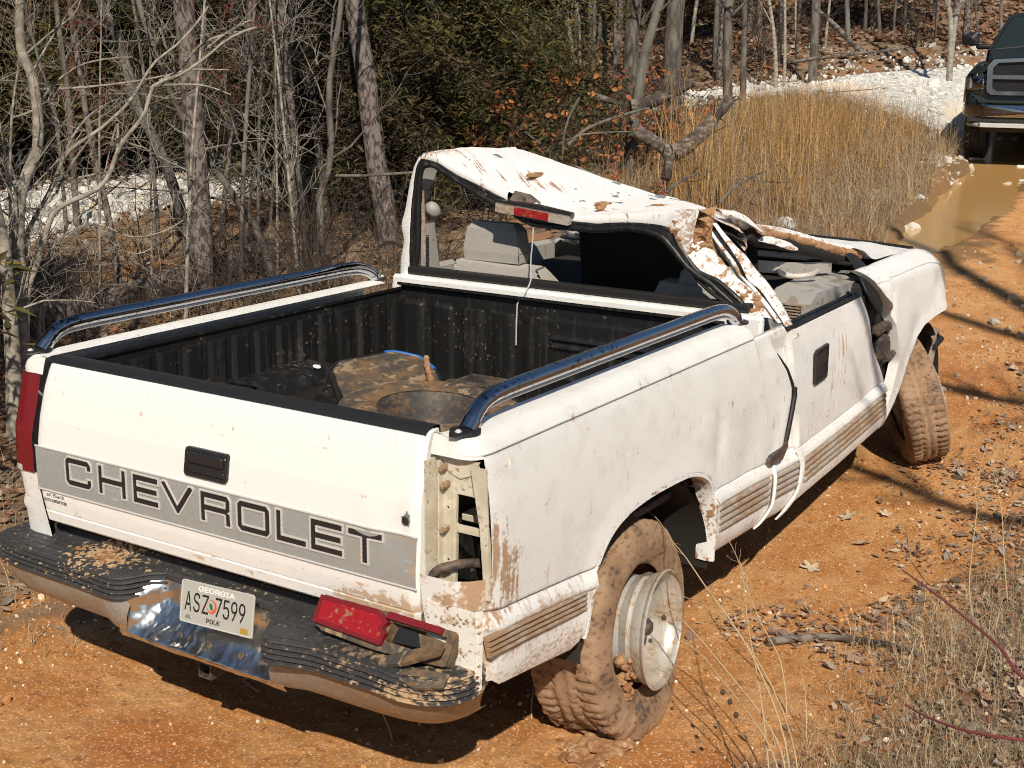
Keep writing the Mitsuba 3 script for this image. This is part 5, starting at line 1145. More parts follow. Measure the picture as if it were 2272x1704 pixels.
obj('front_bumper', join([trimesh.convex.convex_hull(A3([(4.40, -0.93, 0.655), (4.44, -0.94, 0.74), (4.60, -0.93, 0.77), (4.78, -0.80, 0.765), (4.83, -0.80, 0.69), (4.78, -0.82, 0.60), (4.60, -0.91, 0.545), (4.50, -0.93, 0.57)])), rbox((4.70, -0.85, 0.56), (4.84, 0.90, 0.76), 0.03)]), 'm_rim', PK, smooth=40)
obj('bumper_strip', tube([(4.45, -0.945, 0.70), (4.62, -0.938, 0.72), (4.80, -0.83, 0.715)], 0.016, 8), 'm_rubber', PK + '__front_bumper')
# wheels -----------------------------------------------------------------------
def tyre(R, rim, w, n=110, flat=0.0, lug=True):
    h = w / 2
    pr = [(rim, -h * 0.80), (rim + 0.012, -h * 0.92), (rim + 0.05, -h * 1.04), (R - 0.07, -h * 1.06), (R - 0.03, -h * 0.99), (R - 0.010, -h * 0.90)]
    m = [(R, y * h) for y in np.linspace(-0.82, 0.82, 15)]
    prof = A3(pr + m + [(r, -y) for r, y in pr[::-1]])
    a = np.linspace(0, 2 * np.pi, n * 2 + 1)
    P = np.zeros((len(a), len(prof), 3))
    for i, t in enumerate(a):
        r = prof[:, 0].copy()
        if lug:
            for j in range(len(prof)):
                y = prof[j, 1] / h
                if abs(y) < 0.86 and prof[j, 0] > R - 0.02:
                    g = abs(y) in (0,)
                    k = (i + (2 if y > 0 else 0)) % 4
                    if k == 0 and abs(y) > 0.25: r[j] -= 0.009
                    if abs(abs(y) - 0.351) < 0.02 or abs(y) < 0.02: r[j] -= 0.009
        P[i, :, 0] = r * math.cos(t); P[i, :, 1] = prof[:, 1]; P[i, :, 2] = r * math.sin(t)
    return P
def place(P, c, Rm):
    return P @ np.asarray(Rm).T + np.asarray(c)
# rear right: tyre off its bead, standing flat on the clay
Rr = rotm([1, 0, 0], -4) @ rotm([0, 0, 1], 2)
P = tyre(0.362, 0.215, 0.262)
loc = P.copy()
W = place(loc, (1.0, -0.825, 0.345), Rr)
low = np.clip((0.14 - W[..., 2]) / 0.16, 0, 1)
W[..., 1] += -0.05 * low * np.sign(loc[..., 1] + 0.02) * -1 * 0.0 - 0.045 * low * (loc[..., 1] < 0) + 0.03 * low * (loc[..., 1] > 0)
W[..., 2] = np.where(W[..., 2] < 0.004, 0.004 + 0.3 * (W[..., 2] - 0.004) * 0, W[..., 2])
RW = thing(PK + '__rear_wheel', None, None)
labels[PK + '__rear_wheel'] = {'label': 'right rear wheel with its flat tyre come off the rim'}
tg = grid(W, flip=True)
tv = np.asarray(tg.vertices)
dirty = np.clip((0.24 - tv[:, 2]) / 0.15, 0, 1) * np.clip((1.06 - tv[:, 0]) / 0.2, 0, 1)
tn = trimesh.Trimesh(tv, tg.faces, process=False).vertex_normals
tv = tv + tn * (dirty * np.maximum(meshkit.fbm(tv * 38, 4, 4) - 0.45, 0) * 0.05)[:, None]
obj('tyre', rough(tm(tv, tg.faces), 0.0035, 14), 'm_tyre', RW, smooth=50)
rimp = A3([(0.198, -0.105), (0.204, -0.100), (0.199, -0.092), (0.190, -0.085), (0.186, -0.06), (0.172, -0.045), (0.170, 0.02), (0.184, 0.055), (0.188, 0.085), (0.203, 0.098), (0.205, 0.104), (0.196, 0.104)])
disc = A3([(0.186, -0.035), (0.178, -0.020), (0.170, -0.002), (0.158, 0.014), (0.142, 0.022), (0.124, 0.024), (0.106, 0.020), (0.088, 0.006), (0.066, -0.014), (0.052, -0.020), (0.050, -0.030), (0.030, -0.034), (0.0, -0.034)])
Rm = rotm([0, 0, 1], 7) @ rotm([1, 0, 0], -3)
rc = np.array([1.025, -0.905, 0.343])
def wheel_disc(holes=True):
    a = np.linspace(0, 2 * np.pi, 121)
    P = np.stack([disc[None, :, 0] * np.cos(a)[:, None], np.repeat(disc[None, :, 1], 121, 0), disc[None, :, 0] * np.sin(a)[:, None]], -1)
    rib = 0.012 * np.cos(a * 5)[:, None] * np.exp(-((disc[None, :, 0] - 0.13) / 0.03) ** 2)
    P[..., 1] += rib
    return P
def disc_keep():
    a = np.linspace(0, 2 * np.pi, 121); a = 0.5 * (a[1:] + a[:-1]); r = 0.5 * (disc[1:, 0] + disc[:-1, 0])
    return ~((np.cos(a * 5 + 0.6)[:, None] > 0.25) & (r[None] > 0.095) & (r[None] < 0.165))
obj('rim', join([lathe(rimp, 72, center=rc, R=Rm), grid(place(wheel_disc(), rc, Rm), disc_keep())]), 'm_rim', RW, smooth=40, label='pale steel rim standing out of the flat tyre')
obj('brake_drum', lathe([(0.0, 0.06), (0.10, 0.06), (0.178, 0.07)], 40, center=rc, R=Rm), 'm_dark', RW, smooth=40)
obj('hub_cap', lathe([(0.0, -0.030), (0.020, -0.030), (0.028, -0.02), (0.030, 0.0)], 24, center=rc + Rm @ A3((0, -0.030, 0)), R=Rm), 'm_steel', RW, smooth=40)
for t in np.arange(5) * 2 * np.pi / 5:
    obj('lug_nut', lathe([(0, -0.012), (0.008, -0.012), (0.010, 0.0)], 8, center=rc + Rm @ A3((0.058 * math.cos(t), -0.018, 0.058 * math.sin(t))), R=Rm), 'm_steel', RW)
def clod(c, r, seed, squash=(1, 1, 1)):
    m = trimesh.creation.icosphere(subdivisions=3)
    v = m.vertices
    n_ = meshkit.fbm(v * 1.6 + seed * 3.1, 4, seed)
    v = v * (0.55 + 0.9 * n_)[:, None] * np.asarray(squash) * r + np.asarray(c)
    return tm(v, m.faces)
rng = np.random.default_rng(4)
ms = [clod((0.80 + rng.uniform(-0.16, 0.22), -0.90 + rng.uniform(-0.10, 0.07), rng.uniform(0.0, 0.02)), rng.uniform(0.008, 0.028), i, (1.3, 1.2, 0.7)) for i in range(60)]
ms += [clod((0.865 + rng.uniform(-0.02, 0.05), -0.955 + rng.uniform(-0.03, 0.02), 0.15 + rng.uniform(0, 0.16)), rng.uniform(0.006, 0.018), 50 + i) for i in range(40)]
obj('mud_cake', join(ms), 'm_mud', RW, smooth=True, kind='stuff')
# rear left
P2 = tyre(0.355, 0.205, 0.245)
LW = thing(PK + '__rear_wheel', None, None)
obj('tyre', grid(place(P2, (1.0, 0.81, 0.345), np.eye(3)), flip=True), 'm_tyre', LW, smooth=50)
# front right: steered and leaning, tread to the camera
o = A3((math.sin(math.radians(30)), -math.cos(math.radians(30)), 0)); o = o * math.cos(math.radians(17)) + A3((0, 0, 1)) * math.sin(math.radians(17))
fw = np.cross(o, [0, 0, 1.0]); fw /= np.linalg.norm(fw)
Rf = np.stack([fw, -o, np.cross(fw, -o)], 1)
FC = np.array([4.150, -0.925, 0.472])
FW = thing(PK + '__front_wheel', None, None)
labels[PK + '__front_wheel'] = {'label': 'right front wheel turned in and leaning, its muddy tread showing'}
P3 = tyre(0.335, 0.20, 0.215)
obj('tyre', rough(grid(place(P3, FC, Rf), flip=(np.linalg.det(Rf) > 0)), 0.003, 18), 'm_tyre', FW, smooth=50)
obj('rim', join([lathe(rimp, 60, center=FC + o * 0.030, R=Rf), grid(place(wheel_disc(), FC, Rf))]), 'm_rim', FW, smooth=40)
LF = thing(PK + '__front_wheel', None, None)
obj('tyre', grid(place(P2, (4.1, 0.82, 0.46), np.eye(3)), flip=True), 'm_tyre', LF, smooth=50)
# caked clay on the right pillar and the bumper top
nr_ = (-0.75, -0.50, 0.42)
obj('clay_on_pillar', join([crust(spline(RR, 60)[36:], spline(SEAM, 60)[36:], 120, 60, 0.075, 0.44, 3, nr_, 14), crust(A3([(2.088, -0.455, 1.60), (2.088, -0.475, 1.54), (2.088, -0.500, 1.49), (2.088, -0.55, 1.44)]), A3([(2.24, -0.585, 1.635), (2.18, -0.60, 1.58), (2.155, -0.612, 1.52), (2.15, -0.64, 1.46)]), 100, 90, 0.075, 0.43, 8, nr_, 13)]), 'm_mud', PK, smooth=True, kind='stuff', label='red clay caked on the right rear pillar')
ms = []
for i in range(90):
    y = rng.uniform(-0.92, -0.45)
    ms.append(clod((0.055 + rng.normal(0, 0.015) - 0.04 * (i % 3 == 0), y, 0.646 + rng.uniform(-0.012, 0.004)), rng.uniform(0.007, 0.022), 300 + i, (1, 1.2, 0.7)))
for i in range(60):
    y = rng.uniform(-0.90, -0.55)
    ms.append(clod((-0.150 + 0.03 * rng.random(), y, rng.uniform(0.55, 0.60)), rng.uniform(0.005, 0.013), 400 + i, (0.5, 1.6, 0.7)))
for i in range(26):
    a = rng.uniform(0, 6.28)
    ms.append(clod((-0.02 + 0.06 * math.cos(a) * rng.random(), 0.50 + 0.13 * math.sin(a) * rng.random(), 0.627), rng.uniform(0.004, 0.011), 500 + i, (1, 1, 0.5)))
obj('mud_on_bumper', join(ms), 'm_mud', PK, smooth=True, kind='stuff', label='crumbs of dried mud along the bumper top')
for (x, y, z, sx, sy) in ((2.62, -0.16, 1.572, 0.075, 0.055), (2.42, 0.02, 1.590, 0.05, 0.03), (2.40, 0.36, 1.70, 0.07, 0.018), (2.33, -0.02, 1.585, 0.04, 0.014)):
    obj('mud_patch', clod((x, y, z), 1.0, int(x * 100), (sx, sy, 0.010)), 'm_mud', PK + '__roof', smooth=True)

# ------------------------------------------------------------------ things lying in and on the truck
# spare wheel flat in the bed
P4 = place(tyre(0.345, 0.20, 0.225), (0, 0, 0), rotm([1, 0, 0], 90))
SPW = thing('spare_wheel', 'muddy spare tyre on a dark steel rim lying flat in the truck bed', 'tyre')
Rs = rotm([1, 0, 0], 4)
sc = A3((1.055, -0.035, 0.870))
obj('tyre', grid(place(P4, sc, Rs), flip=True), 'm_lid', SPW, smooth=50)
obj('rim', lathe(A3([(0.203, 0.105), (0.206, 0.100), (0.190, 0.085), (0.184, 0.05), (0.172, 0.035), (0.165, -0.02), (0.150, -0.035), (0.11, -0.02), (0.07, -0.045), (0.03, -0.05), (0.0, -0.05)])[::-1], 60, center=sc, R=Rs @ rotm([1, 0, 0], 90)), 'm_steel', SPW, smooth=40)
# black bin with a muddy lid leaning on the wheel housing
LIDC = [A3(p) for p in ((0.76 + 0.19, 0.25, 0.865), (1.20, 0.565, 0.990), (1.285, 0.600, 1.002), (1.56, 0.53, 1.010), (1.63, 0.44, 0.985), (1.60, 0.33, 0.945), (1.42, 0.14, 0.86), (1.15, 0.12, 0.835))]
cen = np.mean(LIDC, 0)
u_ = LIDC[3] - LIDC[0]; u_ /= np.linalg.norm(u_)
w_ = np.cross(u_, LIDC[1] - LIDC[6]); w_ /= np.linalg.norm(w_); w_ = w_ if w_[2] > 0 else -w_
v_ = np.cross(w_, u_)
pl2 = Polygon([((p - cen) @ u_, (p - cen) @ v_) for p in LIDC]).buffer(-0.05).buffer(0.05)
BIN = thing('plastic_bin', 'black plastic bin lying on its side in the truck bed with its muddy lid up', 'bin')
fr = (cen, u_, v_, w_)
ring = pl2.exterior
pts = np.array([cen + u_ * a + v_ * b for a, b in ring.coords])
pts = spline(pts, 120)
obj('lid', rough(trimesh.Trimesh(*trimesh.remesh.subdivide_to_size(*(lambda m: (m.vertices, m.faces))(ext(pl2.buffer(-0.01), 0.012, fr)), 0.03)), 0.006, 12), 'm_lid', BIN, smooth=50, label='muddy lid of the bin with a blue edge')
front_ = pts[:, 0] > 1.30
obj('lid_rim', tube(pts[~((pts[:, 0] > 1.35) & (pts[:, 1] > 0.25) & (pts[:, 2] > 0.93))], 0.010, 8) if False else tube(pts, 0.010, 8), 'm_rubber', BIN, smooth=60)
bl_ = pts[(pts[:, 0] > 1.42) & (pts[:, 1] > 0.34) & (pts[:, 1] < 0.545)]
obj('blue_edge', tube(bl_[np.argsort(bl_[:, 1])] + w_ * 0.007, 0.0095, 8), 'm_blue', BIN, smooth=60)
obj('bin_body', join([grid(np.array([[p + A3((0, 0, 0)), p * A3((1, 1, 0)) + A3((0.10, 0.05, 0.76))] for p in pts]))]), 'm_plastic', BIN, smooth=60)
obj('bin_side', grid(np.array([[LIDC[0] + (LIDC[2] - LIDC[0]) * t + A3((-0.015, 0.02, -0.005)), LIDC[0] + (LIDC[2] - LIDC[0]) * t + A3((-0.02, 0.14, -0.04 + 0.05 * t)), LIDC[0] + (LIDC[2] - LIDC[0]) * t + A3((0.02, 0.22, -0.12))] for t in np.linspace(0, 1, 8)])), 'm_liner', BIN, smooth=60)
obj('round_label', ext(Point(0, 0).buffer(0.017), 0.001, (LIDC[2] + A3((-0.10, 0.02, 0.008)), A3((1.0, 0, 0)), A3((0, 0.9, 0.3)), A3((0, -0.3, 0.9)))), 'm_letterwhite', BIN)
obj('stick', rough(tube(spline([(1.62, 0.40, 0.995), (1.50, 0.30, 0.965), (1.36, 0.16, 0.905)], 24), 0.013, 7), 0.004, 40), 'm_mud', None, smooth=60, label='broken clay-smeared stick lying across the bin lid in the truck bed', cat='stick')
MB_ = thing('metal_box', 'small rusty open metal box in the truck bed beside the bin', 'box')
bx = (1.50, 0.02, 0.75); 
obj('side_panel', join([rbox((1.50, 0.02, 0.76), (1.51, 0.20, 0.945), 0.002), rbox((1.66, 0.02, 0.76), (1.67, 0.20, 0.945), 0.002), rbox((1.50, 0.19, 0.76), (1.67, 0.20, 0.945), 0.002), rbox((1.50, 0.02, 0.76), (1.67, 0.03, 0.945), 0.002)]), 'm_steel', MB_)
obj('flange', rbox((1.49, 0.01, 0.945), (1.53, 0.21, 0.951), 0.002), 'm_steel', MB_)
# broken tail lamp on the bumper, hung by its loom
TL = thing('broken_tail_lamp', 'smashed muddy red tail lamp lying on the right of the rear bumper', 'tail lamp')
tf = (A3((-0.070, -0.470, 0.637)), A3((0.045, -1.0, -0.02)), A3((0.55, 0.0, 0.83)), A3((-0.83, 0.0, 0.55)))
tf = (tf[0], tf[1] / np.linalg.norm(tf[1]), tf[2] / np.linalg.norm(tf[2]), tf[3] / np.linalg.norm(tf[3]))
hsg = Polygon([(0, 0.005), (0.03, -0.01), (0.22, -0.02), (0.44, -0.012), (0.44, 0.085), (0.21, 0.088), (0.0, 0.088)]).buffer(-0.008).buffer(0.008)
obj('housing', rough(trimesh.Trimesh(*trimesh.remesh.subdivide_to_size(*(lambda m: (m.vertices, m.faces))(join([ext(hsg.difference(sbox(0.24, 0.01, 0.42, 0.065)), 0.045, tf), ext(hsg, 0.008, tf)])), 0.02)), 0.004, 30), 'm_lid', TL, smooth=40)
lz = [(0.004, 0.008), (0.235, -0.004), (0.240, 0.030), (0.225, 0.042), (0.238, 0.060), (0.20, 0.084), (0.004, 0.082)]
obj('red_lens', ext(Polygon(lz).buffer(-0.004).buffer(0.004), 0.016, (tf[0] + tf[3] * 0.044, *tf[1:])), 'm_redlens', TL)
obj('lens_rim', ext(Polygon(lz).buffer(0.002).difference(Polygon(lz).buffer(-0.010)), 0.020, (tf[0] + tf[3] * 0.043, *tf[1:])), 'm_red', TL)
obj('lens_strip', ext(Polygon([(0.225, 0.070), (0.405, 0.068), (0.405, 0.086), (0.23, 0.09)]), 0.012, (tf[0] + tf[3] * 0.046, *tf[1:])), 'm_red', TL)
def shard(a, b, w, t, mt, nm):
    a, b = A3(a), A3(b)
    d = b - a; L = np.linalg.norm(d); d /= L
    up = np.array([-0.5, 0, 0.86]); sd = np.cross(d, up); sd /= np.linalg.norm(sd)
    obj(nm, rough(ext(Polygon([(0, 0), (L * 0.3, -w * 0.2), (L, 0), (L * 0.95, w), (L * 0.4, w * 1.2), (L * 0.05, w * 0.7)]), t, (a, d, sd, np.cross(d, sd))), 0.002, 60), mt, TL)
shard((-0.135, -0.715, 0.632), (-0.095, -0.905, 0.712), 0.030, 0.014, 'm_lid', 'lens_shard')
shard((-0.13, -0.72, 0.634), (-0.12, -0.77, 0.652), 0.022, 0.006, 'm_redb', 'lens_shard')
shard((-0.145, -0.80, 0.628), (-0.10, -0.93, 0.632), 0.045, 0.010, 'm_lid', 'lens_shard')
obj('reflector', join([trimesh.convex.convex_hull(A3([(-0.075, -0.72, 0.66), (-0.08, -0.82, 0.67), (-0.06, -0.80, 0.70), (-0.055, -0.73, 0.70), (-0.05, -0.77, 0.665)]))]), 'm_plastic', TL)
obj('bulb_socket', join([rbox((-0.012, -0.79, 0.70), (0.022, -0.73, 0.745), 0.010), rbox((-0.008, -0.775, 0.74), (0.015, -0.745, 0.765), 0.006)]), 'm_lid', TL)
obj('wire_loom', rough(tube(spline([(0.004, -0.762, 0.745), (0.002, -0.765, 0.79), (0.006, -0.785, 0.83), (0.020, -0.82, 0.865), (0.055, -0.86, 0.875), (0.12, -0.885, 0.86)], 40), 0.0135, 10), 0.002, 60), 'm_steel', None, smooth=60, label='thick muddy cable hanging from the empty lamp opening to the broken lamp', cat='cable')
RBF = RBFInterpolator(TER[:, :2], TER[:, 2], kernel='thin_plate_spline', smoothing=0.02)
PUD = np.array([(7.75, 0.18), (8.6, 0.26), (9.6, 0.36), (10.9, 0.50), (12.4, 0.70), (14.5, 1.05), (17.3, 1.55), (19.5, 1.9)])
PUDW = np.array([0.12, 0.28, 0.34, 0.38, 0.40, 0.42, 0.46, 0.5])
PUDL = LineString(PUD)
def yc(x):
    return np.interp(x, [-60, 4.5, 7.75, 8.6, 9.6, 10.9, 12.4, 14.5, 17.3, 19.5, 60], [0, 0, 0.18, 0.26, 0.36, 0.5, 0.7, 1.05, 1.55, 1.9, 6])
def wob(x, y, f, s=0):
    return meshkit.fbm(np.stack([np.ravel(x) * f, np.ravel(y) * f, np.full(np.size(x), 3.7 + s)], -1), 4, 11 + s).reshape(np.shape(x)) - 0.5
def base_h(x, y):
    x, y = np.asarray(x, float), np.asarray(y, float)
    return RBF(np.stack([x.ravel(), y.ravel()], 1)).reshape(x.shape)
def height(x, y):
    x, y = np.asarray(x, float), np.asarray(y, float)
    h = base_h(x, y)
    d = np.hypot(x - CAM[0], y - CAM[1])
    lane = np.abs(y - yc(x))
    h = h + wob(x, y, 2.2) * 0.05 * np.clip((lane - 0.9) / 1.2, 0.15, 1) + wob(x, y, 7.0, 1) * 0.022 + wob(x, y, 0.6, 2) * 0.10 * np.clip((lane - 1.8) / 1.5, 0, 1)
    w = np.interp(x, PUD[:, 0], PUDW)
    r = np.abs(y - np.interp(x, PUD[:, 0], PUD[:, 1]) + wob(x, y, 1.5, 5) * 0.30 + wob(x, y, 6.0, 6) * 0.10) / w
    on = np.clip((x - 7.2) / 0.6, 0, 1) * np.clip((20.5 - x) / 1.0, 0, 1)
    wl = water(x)
    bank = np.where(r < 1, wl - 0.004 - 0.10 * (1 - r), np.maximum(h, wl + 0.05 * (r - 1)))
    k = np.clip((2.6 - r) / 1.0, 0, 1) * on
    return h * (1 - k) + bank * k
WLF = np.polyfit(PUD[:, 0], base_h(PUD[:, 0], PUD[:, 1]), 2)
def water(x):
    return np.polyval(WLF, np.clip(x, 7, 20)) - 0.015

def c_ground(p, n, uv):
    b = fbm(p.x * 1.1, p.y * 1.1, 0.5, 4); m = fbm(p.x * 5, p.y * 5, 2.5, 4); f = fbm(p.x * 34, p.y * 34, 4.5, 3)
    yl = dr.select(p.x < 5, 0.0, dr.minimum((p.x - 5) * 0.125, 1.9))
    lane = dr.abs(p.y - yl) - dr.select(p.y < yl, 1.9, 1.55 - 1.5 * smoothstep(5.5, 7.5, p.x)) + (b - 0.5) * 2.6 + (m - 0.5) * 0.9
    wood = smoothstep(-0.12, 0.22, lane)
    clay = mix((0.40, 0.18, 0.058), (0.47, 0.245, 0.10), smoothstep(0.35, 0.65, m))
    clay = mix(clay, (0.36, 0.125, 0.034), smoothstep(0.55, 0.75, b) * 0.8)
    clay = mix(clay, (0.30, 0.13, 0.05), smoothstep(0.62, 0.70, f))
    d1, d2, r = voronoi(p.x * 75, p.y * 75)
    st = smoothstep(0.36, 0.26, d1) * smoothstep(0.52, 0.58, r)
    clay = mix(clay, mix((0.60, 0.34, 0.14), (0.70, 0.54, 0.36), r), st * 0.5)
    lit = mix((0.12, 0.08, 0.052), (0.21, 0.15, 0.10), smoothstep(0.35, 0.6, m))
    lit = mix(lit, (0.30, 0.20, 0.12), smoothstep(0.55, 0.66, f) * 0.8)
    lit = mix(lit, (0.26, 0.125, 0.055), smoothstep(0.58, 0.66, fbm(p.x * 2.3, p.y * 2.3, 9, 3)) * 0.6)
    wet = smoothstep(0.62, 0.40, dr.abs(p.y - (p.x - 6.3) * 0.135) + (m - 0.5) * 0.9) * smoothstep(6.9, 7.8, p.x + (b - 0.5) * 2.0)
    return mix(mix(clay, lit, wood), mix((0.14, 0.085, 0.042), (0.19, 0.12, 0.06), f), wet * 0.85)
def h_ground(p, n, uv):
    return fbm(p.x * 16, p.y * 16, p.z * 16, 4) * 0.030
def c_gravel(p, n, uv):
    d1, d2, r = voronoi(p.x * 11, p.y * 11)
    b = fbm(p.x * 0.9, p.y * 0.9, 3, 4)
    c = mix((0.42, 0.415, 0.395), (0.66, 0.65, 0.62), r)
    c = mix(c, (0.20, 0.195, 0.185), smoothstep(0.16, 0.02, d2 - d1) * 0.8)
    return mix(c, (0.66, 0.55, 0.40), smoothstep(0.60, 0.68, b) * 0.6)
def c_bark(p, n, uv):
    a = fbm(p.x * 46, p.y * 46, p.z * 16, 3); b = fbm(p.x * 6, p.y * 6, p.z * 3, 3)
    c = mix((0.075, 0.06, 0.052), (0.20, 0.172, 0.158), smoothstep(0.38, 0.58, a))
    return mix(c, (0.055, 0.04, 0.033), smoothstep(0.44, 0.38, a) * 0.9)
def c_greybark(p, n, uv):
    a = fbm(p.x * 26, p.y * 26, p.z * 5, 3); b = fbm(p.x * 5, p.y * 5, p.z * 2, 3)
    c = mix((0.075, 0.065, 0.055), (0.16, 0.142, 0.124), smoothstep(0.35, 0.65, a))
    return mix(c, (0.20, 0.205, 0.17), smoothstep(0.55, 0.65, b) * 0.5)
def c_pale(p, n, uv):
    a = fbm(p.x * 24, p.y * 24, p.z * 24, 3); r = noise(p.x * 3, p.y * 3, p.z * 55)
    c = mix((0.22, 0.20, 0.16), (0.38, 0.35, 0.30), smoothstep(0.3, 0.7, a))
    return mix(c, (0.22, 0.18, 0.14), smoothstep(0.80, 0.88, r) * 0.5)
def c_deadwood(p, n, uv):
    a = fbm(p.x * 40, p.y * 12, p.z * 40, 3); b = fbm(p.x * 5, p.y * 5, p.z * 5, 3)
    return mix(mix((0.07, 0.055, 0.045), (0.22, 0.19, 0.165), smoothstep(0.35, 0.65, a)), (0.045, 0.036, 0.03), smoothstep(0.5, 0.64, b))
scene['m_ground'] = {'type': 'bumpmap', 'tex': mikit.proc(h_ground), 'scale': 1.0, 'b': {'type': 'principled', 'base_color': mikit.proc(c_ground), 'roughness': 0.9, 'specular': 0.25}}
mat('m_gravel', base_color=mikit.proc(c_gravel), roughness=0.9)
for k, fn in (('m_bark', c_bark), ('m_greybark', c_greybark), ('m_pale', c_pale), ('m_deadwood', c_deadwood)):
    mat(k, base_color=mikit.proc(fn), roughness=0.85)
mat('m_water', base_color=rgb(0.40, 0.235, 0.085), roughness=0.14, specular=0.5)
mat('m_cane', base_color=rgb(0.21, 0.055, 0.05), roughness=0.45)
mat('m_twig', base_color=rgb(0.06, 0.045, 0.036), roughness=0.8)
mat('m_redtwig', base_color=rgb(0.22, 0.07, 0.05), roughness=0.7)
mat('m_straw', base_color=rgb(0.46, 0.34, 0.20), roughness=0.7)

# ------------------------------------------------------------------ ground, track, puddle, gravel road
def axis(lo, a, b, hi, fine, grow=1.085):
    m = list(np.arange(a, b + 1e-6, fine))
    s = fine
    while m[-1] < hi:
        s *= grow; m.append(m[-1] + s)
    s = fine
    while m[0] > lo:
        s *= grow; m.insert(0, m[0] - s)
    return np.array(m)
GX = axis(-60, -2.2, 8.5, 150, 0.055); GY = axis(-70, -3.2, 4.2, 140, 0.055)
X, Y = np.meshgrid(GX, GY, indexing='ij')
Zg = height(X, Y)
Zg = Zg + wob(X, Y, 26.0, 7) * 0.010 * (np.hypot(X - 1.5, Y) < 7)
obj('ground', grid(np.stack([X, Y, Zg], -1), flip=False), 'm_ground', None, smooth=True, kind='structure')
from scipy.interpolate import RegularGridInterpolator
GZ = RegularGridInterpolator((GX, GY), Zg)
def gz(x, y):
    return GZ(np.stack([np.ravel(x), np.ravel(y)], 1)).reshape(np.shape(x))

px_ = np.linspace(7.7, 19.4, 80)
py_ = np.interp(px_, PUD[:, 0], PUD[:, 1]); pw = np.interp(px_, PUD[:, 0], PUDW) * 1.7
pz = water(px_)
obj('puddle_water', grid(np.stack([np.stack([px_, py_ + k * pw, pz], -1) for k in np.linspace(-1, 1, 9)], 1)), 'm_water', None, smooth=True, kind='structure')

ROADL = np.array([(-6, 9.0), (2.0, 8.9), (5.52, 8.75), (7.22, 9.2), (8.69, 9.55), (9.9, 9.5), (11.4, 9.3), (13.0, 9.5), (15.2, 10.0), (17.6, 10.4), (18.95, 9.7), (19.3, 7.6), (19.3, 5.8), (18.5, 4.3), (18.0, 3.3), (17.9, 2.4), (18.6, 0.5), (19.5, -3.0)])
ROADH = np.array([(-6, 12.6), (3.0, 12.4), (8.39, 12.0), (9.2, 11.8), (10.2, 12.2), (11.83, 12.5), (13.07, 12.7), (14.97, 13.2), (17.0, 13.1), (19.2, 12.6), (21.0, 11.6), (21.0, 9.7), (21.6, 8.2), (23.12, 6.89), (24.2, 6.16), (24.9, 5.2), (26.2, 3.6), (27.5, -2.0)])
n = 220
a = spline(np.c_[ROADL, np.zeros(len(ROADL))], n)[:, :2]; b = spline(np.c_[ROADH, np.zeros(len(ROADH))], n)[:, :2]
tt = np.linspace(0, 1, 26)
RD = a[:, None] + (b - a)[:, None] * tt[None, :, None]
edge = (wob(RD[..., 0], RD[..., 1], 1.3, 3)) * 0.9
RD = RD + ((b - a) / np.linalg.norm(b - a, axis=1, keepdims=True))[:, None] * (edge * (np.abs(tt - 0.5)[None] > 0.49))[..., None]
rz = gz(RD[..., 0], RD[..., 1]) + 0.05
rz[:, 0] -= 0.10; rz[:, -1] -= 0.10
obj('gravel_road', grid(np.concatenate([RD, rz[..., None]], -1), flip=True), 'm_gravel', None, smooth=True, kind='structure')

# ------------------------------------------------------------------ loose stones, leaf litter, straw
RG = np.random.default_rng(21)
def tint(n, cols, var=0.25, rng=RG):
    cols = np.array(cols)
    c = cols[rng.integers(0, len(cols), n)]
    return np.clip(c * (1 + rng.uniform(-var, var, (n, 1))), 0.004, 0.95)
def inview(p, margin=0.06):
    q = (p - CAM)
    z = q @ FWD
    r = np.cross(FWD, UP)
    x = (q @ r) / z; y = (q @ UP) / z
    return (z > 0.3) & (np.abs(x) < 0.3886 + margin) & (np.abs(y) < 0.2915 + margin)
ICO = trimesh.creation.icosphere(subdivisions=0)
def stones(name, xy, size, cols, mat_='m_vc', sink=0.25, label=None):
    n = len(xy)
    rt_ = randrot(RG, n)
    sc_ = size[:, None] * RG.uniform(0.55, 1.15, (n, 3))
    z = gz(xy[:, 0], xy[:, 1]) + size * (0.5 - sink)
    v0 = ICO.vertices * (1 + 0.25 * np.sin(np.arange(12) * 2.4)[:, None]) * 0.5
    v, f = scatter(v0, ICO.faces, np.c_[xy, z], sc_ * 1.6, rt_)
    c = np.repeat(tint(n, cols), 12, 0)
    return obj(name, tm(v, f), mat_, None, smooth=False, color=c, kind='stuff', label=label)
def cloud(n, xlo, xhi, ylo, yhi, keep=None):
    p = np.c_[RG.uniform(xlo, xhi, n), RG.uniform(ylo, yhi, n)]
    p = p[inview(np.c_[p, gz(p[:, 0], p[:, 1])])]
    if keep is not None:
        p = p[keep(p)]
    return p
def laneof(p):
    return np.abs(p[:, 1] - yc(p[:, 0])) + wob(p[:, 0], p[:, 1], 1.1, 2) * 2.4
p = cloud(60000, -2.2, 7.5, -2.8, 3.4, lambda q: laneof(q) < 2.3)
p = p[RG.random(len(p)) < np.clip(0.30 + 2.4 * (wob(p[:, 0], p[:, 1], 1.7, 9) + 0.06), 0.05, 1)]
stones('pebbles', p, RG.gamma(1.5, 0.0026, len(p)) + 0.0016, [(0.52, 0.29, 0.12), (0.44, 0.20, 0.07), (0.64, 0.48, 0.30), (0.48, 0.25, 0.10), (0.70, 0.60, 0.46), (0.35, 0.14, 0.05), (0.42, 0.19, 0.07)], label='orange and white pebbles strewn over the clay track')
p = cloud(2600, 5.0, 14, -2.2, 3.2, lambda q: (laneof(q) < 2.2) & (laneof(q) > 0.5))
